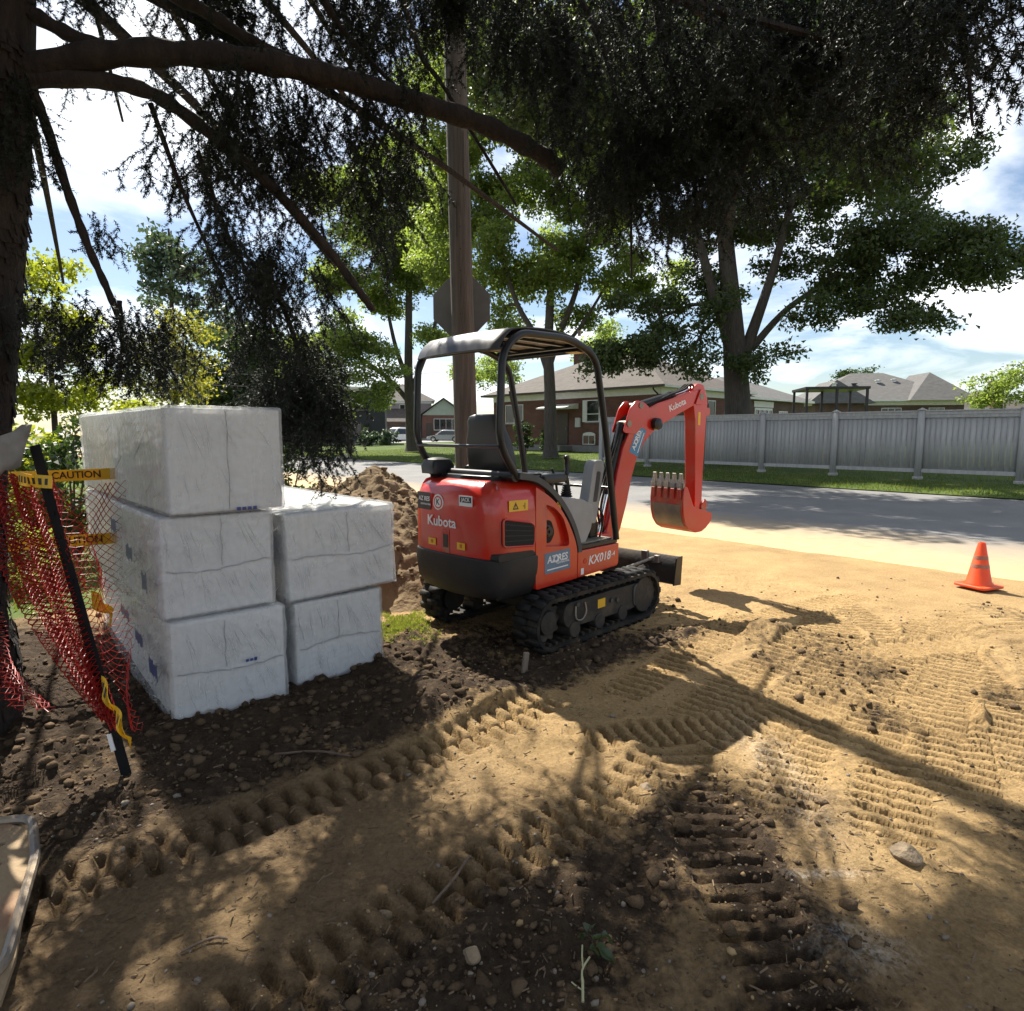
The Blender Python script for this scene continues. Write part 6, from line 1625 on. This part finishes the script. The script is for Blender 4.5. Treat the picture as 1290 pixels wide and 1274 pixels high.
# ================================================================= broadleaf trees
bark_m = pmat('grey_maple_bark', (.085,.075,.064), (.042,.036,.031), scale=6, rough=.95, bump=.9, bscale=14, stretch=(4,4,.5), detail=8)
def leaf_cloud(clumps, per_m3, size, cl_r=.45, seed=0, flat=.75, tri=False):
    r_ = np.random.default_rng(seed); Vs = []
    for cx, cy, cz, r in clumps:
        n_sub = max(5, int(7*r**2.0/ max(cl_r,.2)**1.0 * .55))
        d = r_.normal(0, 1, (n_sub, 3)); d /= np.linalg.norm(d, axis=1, keepdims=True)
        sub = d*(r*(.25+.75*r_.random((n_sub,1))**.6))*np.array([1.08,1.08,flat]) + np.array([cx,cy,cz])
        n_l = int(per_m3*r**2.3/n_sub)+6
        p = np.repeat(sub, n_l, 0) + np.clip(r_.normal(0, 1, (n_sub*n_l, 3)), -1.7, 1.7)*cl_r*np.array([.62,.62,.36])
        Vs.append(p)
    P = np.concatenate(Vs); n_ = len(P)
    # leaf frame: mostly facing up, drooping tips
    nrm = r_.normal(0, 1, (n_,3))*np.array([.7,.7,.55])+np.array([0,0,.55]); nrm /= np.linalg.norm(nrm, axis=1, keepdims=True)
    t = r_.normal(0, 1, (n_,3)); t -= nrm*np.sum(t*nrm, 1, keepdims=True); t /= np.linalg.norm(t, axis=1, keepdims=True)
    s = np.cross(nrm, t); sz = (size*r_.uniform(.65,1.3,n_))[:,None]
    V = np.zeros((n_, 5, 3))
    V[:,0] = P - t*sz*.5; V[:,1] = P + s*sz*.46 + nrm*sz*.10 - t*sz*.05; V[:,2] = P + t*sz*.55 - nrm*sz*.12; V[:,3] = P - s*sz*.46 + nrm*sz*.10 - t*sz*.05
    V[:,4] = P
    idx = (np.arange(n_)*4)[:,None]
    V = np.stack([P-t*sz*.5+s*sz*.10, P+s*sz*.5+nrm*sz*.10+t*sz*.12, P-s*sz*.30+t*sz*.55-nrm*sz*.12], 1)
    return V.reshape(-1,3), np.arange(n_*3).reshape(-1,3)
def tree(name, label, trunk, tr, clumps, lm, per, size, cl_r=.45, seed=0, limbs=None, group=None, bark=None, limb_r=.5, stems=()):
    """trunk: list of points; clumps: (x,y,z,r) of the crown; a limb runs from the trunk into each clump"""
    r_ = random.Random(seed); T = [Vector(p) for p in trunk]
    root = empty(name, T[0], 0, label, 'tree', group)
    o0 = T[0]; bk = bark or bark_m
    tp_ = smooth_path(T, 6); nt = len(tp_)
    rad_ = [tr[0]+(tr[1]-tr[0])*i/(nt-1) for i in range(nt)]
    rad_[0] *= 1.35; rad_[1] *= 1.12
    MB().tube([p-o0 for p in tp_], rad_, 14).build('trunk', bk, root, smooth=True)
    skel = []
    for pts_, r0_, r1_ in stems:
        sp_ = smooth_path(pts_, 6); n_ = len(sp_)
        MB().tube([p-o0 for p in sp_], [r0_+(r1_-r0_)*i/(n_-1) for i in range(n_)], 10).build('limb', bk, root, smooth=True)
        for i in range(3, n_): skel.append((sp_[i], r0_+(r1_-r0_)*i/(n_-1)))
    clumps = sorted(clumps, key=lambda q: (Vector(q[:3])-T[-1]).length)
    for k, (cx, cy, cz, r) in enumerate(clumps):
        c = Vector((cx, cy, cz))
        # leave the trunk somewhere in its upper part, lower for low clumps
        f = min(1.0, max(.45, .45+.55*(cz-T[0].z)/(max(q[2] for q in clumps)-T[0].z+.1)*1.1))
        i0 = min(nt-1, int(f*(nt-1))); st_ = tp_[i0]; rs = rad_[i0]
        best = (c-st_).length*.8
        for q_, qr in skel:
            e_ = (c-q_).length
            if e_ < best and q_.z < c.z+.8: best = e_; st_ = q_; rs = qr
        mid = st_.lerp(c, .45) + Vector((r_.uniform(-.3,.3), r_.uniform(-.3,.3), .10*(c-st_).length))
        pts = smooth_path([st_-o0, mid-o0, c-o0, c-o0+Vector((r_.uniform(-.5,.5)*r, r_.uniform(-.5,.5)*r, .5*r))], 5)
        ra = min(rs*limb_r, .020*(c-st_).length+.04)
        mb = MB(); n_ = len(pts); mb.tube(pts, [ra*(1-.86*i/(n_-1)) for i in range(n_)], 8)
        for j in range(5):
            q0 = pts[int(n_*(.45+.1*j))-1 if int(n_*(.45+.1*j)) < n_ else n_-2]
            q1 = (c-o0) + Vector((r_.uniform(-1,1), r_.uniform(-1,1), r_.uniform(-.5,.9)))*r*.85
            qm = q0.lerp(q1,.5)+Vector((0,0,.12*r)); mb.tube(smooth_path([q0,qm,q1],3), [ra*.35,ra*.3,ra*.27,ra*.22,ra*.17,ra*.1,ra*.05], 5)
        mb.build('limb', bk, root, smooth=True)
        for i in range(4, n_-3, 2): skel.append((pts[i]+o0, ra*(1-.86*i/(n_-1))))
    sat = []
    for q in clumps:
        sat.append((q[0], q[1], q[2], q[3]*.86))
        for _ in range(3):
            a_ = r_.uniform(0, 6.28); d_ = q[3]*r_.uniform(.75,1.25); sat.append((q[0]+d_*math.cos(a_), q[1]+d_*math.sin(a_), q[2]+q[3]*r_.uniform(-.55,.45), q[3]*r_.uniform(.30,.5)))
    V, F_ = leaf_cloud(sat, per, size, cl_r, seed)
    mesh_obj('crown', np_mesh('crown', V-np.array(o0), F_, [lm]), root)
    return root
lf_maple = leaf_mat('maple_leaf', (.034,.056,.020), (.075,.105,.034), .38, 1.5)
lf_light = leaf_mat('light_maple_leaf', (.075,.112,.032), (.15,.19,.06), .58, 2.1)
lf_yel = leaf_mat('yellow_green_leaf', (.11,.15,.02), (.23,.24,.03), .5, 1.9)
lf_gold = leaf_mat('golden_leaf', (.11,.14,.03), (.25,.23,.04), .5, 1.6)
lf_dark = leaf_mat('dark_leaf', (.02,.042,.012), (.05,.08,.02), .35, 1.5)
lf_blue = leaf_mat('blue_green_needle', (.05,.085,.06), (.085,.125,.085), .3, 1.2)
STREET_TREES = 'trees along the far side of the street'
tree('maple_tree', 'big twin stemmed maple behind the grey board fence', [(9.55,27,.2),(9.5,27,2.4),(9.3,27,4.6),(9.1,27,6.4),(8.9,27.2,8.5),(8.7,27.5,11)], (.60,.28),
     CL_maple1 + [(4,21,11,2.0),(6.5,21,12,2.2),(8.5,20,11,2.0),(5,19,9.5,1.6),(11,20.5,10,1.8),(2.5,22,12,1.8),(7,18,9.5,1.4),(0,19.5,12.2,1.9),(2,18.5,11.2,1.9),(4,17.5,10.6,1.7),(6,16.6,10,1.5),(1,21.5,13.2,1.9),(8.3,16.8,9.6,1.2)], lf_maple, 1000, .17, .5, 1, group=STREET_TREES, limb_r=.55, stems=(([(9.42,27,3.6),(9.0,27,5.4),(8.2,27,7.6),(7.2,27.2,11)],.34,.14),([(9.42,27,3.9),(9.9,26.9,5.6),(10.6,26.8,8),(11.2,26.5,11)],.30,.12),([(9.9,26.9,5.0),(11.2,26.4,6.6),(13.0,25.8,7.8)],.17,.07)))  # clumps listed after the main crown are added over the street to shade the road
tree('maple_tree', 'light green maple in front of the brick bungalow', [(2.0,33,.3),(1.95,33,3.4),(1.85,33,5.6),(1.9,33,7.5),(2.0,33.2,10)], (.34,.17), CL_maple2, lf_light, 1050, .19, .6, 2, group=STREET_TREES, limb_r=.7, stems=(([(1.88,33,4.6),(1.2,33,6.4),(.1,33,8.4),(-.9,33,12)],.20,.08),([(1.88,33,5.0),(2.5,33,6.8),(3.3,33,9),(3.9,33.2,13)],.21,.08),([(1.88,33,5.3),(3.4,33,6.8),(5.0,33,9.4)],.13,.05)))
tree('maple_tree', 'maple with a long low side limb, left of the utility pole', [(-6.9,44,.3),(-6.95,44,2.4),(-7.05,44,5.0),(-7.0,44,8),(-6.9,44.2,12)], (.42,.2), CL_maple3, lf_light, 850, .23, .7, 3, group=STREET_TREES, limb_r=.7, stems=(([(-7.0,44,3.6),(-8.2,44,5.0),(-9.8,43.8,6.3),(-11.6,43.4,7.4)],.20,.07),([(-7.0,44,4.2),(-6.2,44,6.0),(-5.3,44,8.4),(-4.6,44,12)],.22,.08),([(-7.05,44,5.0),(-7.9,44,7.4),(-8.6,44,11)],.2,.08)))
tree('leafy_tree', 'rounded green tree behind the hanging boughs near the white cars', [(-10.2,40,.3),(-10.2,40,2.0),(-10.1,40,4.0)], (.2,.1), CL_green4, lf_light, 800, .18, .5, 4, group=STREET_TREES)
tree('leafy_tree', 'yellow green sapling beside the spruce trunk', [(-8.0,11.2,0),(-8.0,11.2,1.5),(-7.9,11.1,3.4)], (.07,.03), CL_yellow1, lf_yel, 7000, .085, .24, 5, group='trees in the yard')
tree('leafy_tree', 'golden yellow tree above the topmost bundle', [(-8.0,15.2,0),(-8.0,15.2,1.6),(-7.8,15.1,3.6)], (.09,.04), CL_yellow2, lf_gold, 3600, .085, .32, 6, group='trees in the yard')
tree('conifer_tree', 'pale blue green conifer against the sky at the left', [(-11.6,22,0),(-11.5,22,3.5),(-11.4,22,8.3)], (.16,.03), CL_conif, lf_blue, 900, .16, .32, 7, group='trees in the yard')
tree('leafy_tree', 'dark leafy tree behind the golden one', [(-21.5,52,.2),(-21.3,52,3),(-20.6,52,7)], (.3,.12), CL_dark5, lf_dark, 420, .30, .9, 8, group='trees in the yard')
tree('leafy_tree', 'pale green treetop showing over the bungalow roof', [(8.8,60,.3),(8.8,60,5),(8.8,60,9)], (.3,.12), CL_far6[:3], lf_light, 200, .3, .8, 9, group='far treetops')
tree('leafy_tree', 'green treetop seen through the excavator canopy', [(-1.6,71,.3),(-1.5,71,4),(-1.4,71,8)], (.3,.12), CL_far6[3:], lf_light, 200, .3, .8, 10, group='far treetops')
tree('leafy_tree', 'small dark treetop above the grey hip roof', [(42.6,80,.3),(42.6,80,5),(42.6,80,8)], (.25,.1), CL_far7, lf_dark, 260, .3, .6, 11, group='far treetops')
tree('leafy_bush', 'light green bush rising over the right end of the fence', [(19.8,26,.2),(19.8,26,1.4),(19.8,26,3)], (.07,.03), CL_bushR, lf_light, 900, .13, .3, 12, group='bushes at the houses')
# shrubs: along the yard edge behind the bundles and by the bungalow wall
def shrub(label, x, y, r, h, lm, per=1500, size=.07, seed=0, group='shrubs behind the wrapped bundles'):
    z0 = float(gbase(x, y)); r_ = random.Random(seed); root = empty('shrub', (x, y, z0), 0, label, 'shrub', group)
    cl = [(r_.uniform(-.5,.5)*r, r_.uniform(-.5,.5)*r, h*(.25+.6*r_.random()), r*r_.uniform(.35,.6)) for _ in range(9)] + [(0,0,h*.35,r*.7),(0,0,h*.75,r*.5)]
    mb = MB()
    for c in cl: mb.tube(smooth_path([(0,0,0),(c[0]*.4,c[1]*.4,c[2]*.5),c[:3]],3), [.02,.018,.016,.014,.011,.008,.005], 5)
    mb.build('stem', bark_m, root, smooth=True)
    V, F_ = leaf_cloud(cl, per, size, .16*max(r,.6), seed); mesh_obj('foliage', np_mesh('foliage', V, F_, [lm]), root)
    return root
SH = [(-5.3,7.6,.75,1.9,lf_dark,'broad dark shrub directly behind the topmost bundle'),(-6.3,8.2,.8,2.0,lf_yel,'yellow green shrub above the orange netting'),(-4.3,8.6,.8,1.75,lf_dark,'dark shrub behind the right end of the topmost bundle'),
      (-7.4,8.4,.9,2.2,lf_yel,'tall shrub beside the spruce trunk'),(-5.6,10.5,1.0,2.3,lf_yel,'bright shrub farther back in the yard'),(-3.6,10.2,.7,1.5,lf_dark,'low shrub under the hanging spruce curtain'),(-8.2,9.8,1.0,2.4,lf_dark,'dark shrub at the far left behind the netting'),(-4.9,6.2,.5,.7,lf_light,'small leafy plant behind the orange net')]
for k, (x, y, r, h, lm, lab) in enumerate(SH): shrub(lab, x, y, r, h, lm, 2300, .075, 40+k)
for k, (x, y, r, h, lab) in enumerate(((.85,38.6,.9,2.2,'dark evergreen shrub by the bungalow wall behind the seat'),(2.1,37.4,.8,2.0,'dark evergreen shrub beside the bungalow door'))):
    shrub(lab, x, y, r, h, lf_dark, 900, .13, 60+k, 'evergreen shrubs at the bungalow wall')
for k, (x, y, lab) in enumerate(((-13.0,58,'grey green shrub on the far lawn by the boulder'),(-11.6,60,'loose shrub before the charcoal house'))): shrub(lab, x, y, 1.1, 1.5, lf_blue, 500, .2, 70+k, 'shrubs on the far lawn')

# ================================================================= the old spruce overhead
spruce_bark = pmat('flaky_spruce_bark', (.040,.029,.023), (.014,.011,.009), scale=9, rough=.95, bump=1.0, bscale=24, stretch=(2,2,.7), detail=9)
cut_wood = pmat('cut_branch_end', (.30,.15,.08), (.22,.10,.05), scale=12, rough=.85)
needle_m = leaf_mat('spruce_needle', (.0055,.010,.0055), (.014,.021,.010), .05, 1.3, .65)
SP = empty('spruce_tree', (-3.0, 3.2, 0), 0, 'old spruce with drooping boughs filling the top of the view', 'tree')
SO = Vector((-3.0, 3.2, 0))
tpts = [(-3.12,3.2,-.2),(-3.03,3.2,.6),(-2.95,3.2,1.28),(-2.82,3.2,1.9),(-2.63,3.2,2.9),(-2.50,3.22,4.0),(-2.45,3.25,6),(-2.42,3.3,9),(-2.4,3.3,12.5),(-2.4,3.3,15)]
tp_ = smooth_path(tpts, 7)
rr_ = []
for p in tp_: rr_.append(max(.03, .34-.024*p.z if p.z > .6 else .36+.1*(.6-p.z)))
mb = MB(); ringz = []
mb.tube([p-SO for p in tp_], rr_, 26)
v_ = np.array(mb.v); a_ = np.arctan2(v_[:,1], v_[:,0]-np.interp(v_[:,2], [p.z for p in tp_], [p.x+3.0 for p in tp_]))
mb.build('trunk', spruce_bark, SP, smooth=True)
# bark scales on the visible lower trunk
r_ = random.Random(5); bs = MB()
for k in range(900):
    z = r_.uniform(.1,3.4); a = r_.uniform(-2.6, .9); cx = np.interp(z, [p.z for p in tp_], [p.x for p in tp_]); ra = np.interp(z, [p.z for p in tp_], rr_)
    h_ = r_.uniform(.025,.06); w_ = r_.uniform(.018,.04); nrm = Vector((math.cos(a), math.sin(a), 0)); tg = Vector((-math.sin(a), math.cos(a), 0))
    c = Vector((cx, 3.2, z)) + nrm*ra*.99 - SO; o_ = nrm*r_.uniform(.008,.02)
    bs.add([c+tg*w_+Vector((0,0,h_)), c-tg*w_+Vector((0,0,h_*.8)), c-tg*w_*.8-Vector((0,0,h_))+o_, c+tg*w_*.9-Vector((0,0,h_*.9))+o_, c-Vector((0,0,h_))*.9], [(0,1,2,3),(3,2,4)])
bso = bs.build('bark_scales', spruce_bark, SP); bso['kind'] = 'stuff'
for k, (pts, (r0, r1)) in enumerate(BRANCHES):
    P_ = smooth_path([Vector(p)-SO for p in pts], 6); n_ = len(P_)
    rr2 = [ (r0+(r1-r0)*i/(n_-1))*(1+.10*math.sin(i*1.9+k)+.06*math.sin(i*4.1)) for i in range(n_)]
    o = MB().tube(P_, rr2, 12).build('branch', spruce_bark, SP, smooth=True)
    if k == 0:
        d_ = (P_[-1]-P_[-2]).normalized(); MB().cyl(P_[-1]-d_*.002, P_[-1]+d_*.004, r1*.96, 14).build('sawn_end', cut_wood, o)

def needles(P, D, L, per, nl, nw, seed):
    """P start, D unit dir, L length of each twig -> needle triangles plus the twig itself"""
    r = np.random.default_rng(seed); m = len(P)
    t = r.random((m, per)); base = P[:,None,:] + D[:,None,:]*(t*L[:,None])[:,:,None]
    q = r.normal(0, 1, (m, per, 3)); q -= D[:,None,:]*np.sum(q*D[:,None,:], 2, keepdims=True); q /= np.linalg.norm(q, axis=2, keepdims=True)
    nd = q*.80 + D[:,None,:]*r.uniform(.35,.85,(m,per,1)); nd /= np.linalg.norm(nd, axis=2, keepdims=True)
    w = np.cross(nd, r.normal(0,1,(m,per,3))); w /= np.linalg.norm(w, axis=2, keepdims=True)
    ln = (nl*r.uniform(.7,1.25,(m,per)))[:,:,None]
    V = np.stack([base-w*nw/2, base+w*nw/2, base+nd*ln], 2).reshape(-1,3)
    # twig ribbons
    s = np.cross(D, np.array([.3,.8,.2])); s /= np.linalg.norm(s, axis=1, keepdims=True)
    T = np.stack([P-s*.0016, P+s*.0016, P+D*L[:,None]], 1).reshape(-1,3)
    return np.concatenate([V, T])
def bough(starts, lens, step, tw, seed, lateral=.75):
    """drooping cords with side twigs: returns twig P, D, L"""
    r = np.random.default_rng(seed); Ps, Ds, Ls = [], [], []
    for s0, ln in zip(starts, lens):
        n_ = max(4, int(ln/step)); az = r.uniform(0, 2*np.pi); lean_ = r.uniform(.15,.75); dr = np.array([np.cos(az)*lean_, np.sin(az)*lean_, -1.0]); dr /= np.linalg.norm(dr)
        ph = r.uniform(0, 6.3, 2); am = r.uniform(.01,.05)
        t = np.linspace(0, 1, n_)
        c = s0 + dr*(t*ln)[:,None] + np.stack([np.sin(t*5+ph[0])*am, np.sin(t*4+ph[1])*am, 0*t], 1)
        Ps.append(c[:-1]); d = np.diff(c, axis=0); L_ = np.linalg.norm(d, axis=1); Ds.append(d/L_[:,None]); Ls.append(L_*1.3)
        a = az + np.where(np.arange(n_) % 2, 1.35, -1.35) + r.normal(0, .5, n_)
        sd_ = np.stack([np.cos(a)*lateral, np.sin(a)*lateral, -.25-.75*r.random(n_)], 1); sd_ /= np.linalg.norm(sd_, axis=1, keepdims=True)
        k = np.arange(n_) > 0
        Ps.append(c[k]); Ds.append(sd_[k]); Ls.append((tw*(1-.6*t)*r.uniform(.5,1.25,n_))[k])
    return np.concatenate(Ps), np.concatenate(Ds), np.concatenate(Ls)
# each drooping spray in view is a part of its own
for k, (cx, cy, zt, zb, w, n_) in enumerate(CURTAINS):
    r = np.random.default_rng(100+k); m = int(n_*(4.4 if cx < -.4 else 2.9))
    ln = r.uniform(.22,.50,m); ln = np.minimum(ln, max(.2, zt-zb))
    z = zb + ln + (zt-zb-ln)*r.random(m)**.9
    nc_ = max(2, m//6); ci = r.integers(0, nc_, m)      # sprays gather into heavy clumps with gaps between
    cxs = cx+w*r.uniform(-.55,.55,nc_); cys = cy+r.normal(0,.22,nc_); czs = r.random(nc_)**.9
    z = zb + ln + (zt-zb-ln)*np.clip(czs[ci]+r.normal(0,.10,m), 0, 1)
    st_ = np.stack([cxs[ci]+r.normal(0,.045,m), cys[ci]+r.normal(0,.05,m), z], 1)
    P_, D_, L_ = bough(st_, ln, .040, .185, 200+k)
    V = needles(P_, D_, L_, 31, .020, .0050, 300+k) if cy < 4.95 else needles(P_, D_, L_, 13, .024, .008, 300+k)
    me = np_mesh('needle_spray', V-np.array(SO), np.arange(len(V)).reshape(-1,3), [needle_m])
    mesh_obj('needle_spray', me, SP)
# upper crown, mostly above the picture: whorled limbs with coarser sprays
r_ = random.Random(9); starts = []; lens = []; fine = []; flen = []
for lev in range(12):
    z = 4.0 + lev*.85; R = 5.0*(1-(z-3.5)/12.8)**.8
    nb = 9 if lev < 8 else 6
    for j in range(nb):
        a = 2*math.pi*(j+.5*(lev % 2)+r_.uniform(-.25,.25))/nb; Rb = R*r_.uniform(.75,1.1)
        tip = Vector((-2.45+Rb*math.cos(a), 3.25+Rb*math.sin(a), z-.10*Rb-.25)); b0 = Vector((-2.45,3.25,z)); mid = b0.lerp(tip,.5)+Vector((0,0,.15))
        P_ = smooth_path([b0-SO, mid-SO, tip-SO], 4); MB().tube(P_, [.045-.004*i for i in range(len(P_))], 6).build('branch', spruce_bark, SP, smooth=True)
        for q in range(int(6+Rb*5.4)):
            t = r_.uniform(.22,1)**.8; p = b0.lerp(tip, t)+Vector((r_.uniform(-.42,.42), r_.uniform(-.42,.42), .1*(1-t)))
            if p.y > 0 and (p.z-.85-1.58)/max(.1,p.y) < .70 and abs(p.x) < p.y*.9:
                if p.x < 1.2 and (p.z-1.58)/p.y > .53 and p.y > 2.4: fine.append(tuple(p)); flen.append(r_.uniform(.3,.55))
                continue
            starts.append(tuple(p)); lens.append(r_.uniform(.35,.8))
P_, D_, L_ = bough(np.array(starts), np.array(lens), .075, .24, 900, .9)
V = needles(P_, D_, L_, 9, .072, .050, 901)
print('fine sprays', len(fine), 'coarse', len(starts))
P_, D_, L_ = bough(np.array(fine), np.array(flen), .032, .13, 950)
Vf = needles(P_, D_, L_, 24, .022, .0055, 951)
mesh_obj('needle_spray', np_mesh('needle_spray', Vf-np.array(SO), np.arange(len(Vf)).reshape(-1,3), [needle_m]), SP)
cr_ = mesh_obj('upper_crown', np_mesh('upper_crown', V-np.array(SO), np.arange(len(V)).reshape(-1,3), [needle_m]), SP)
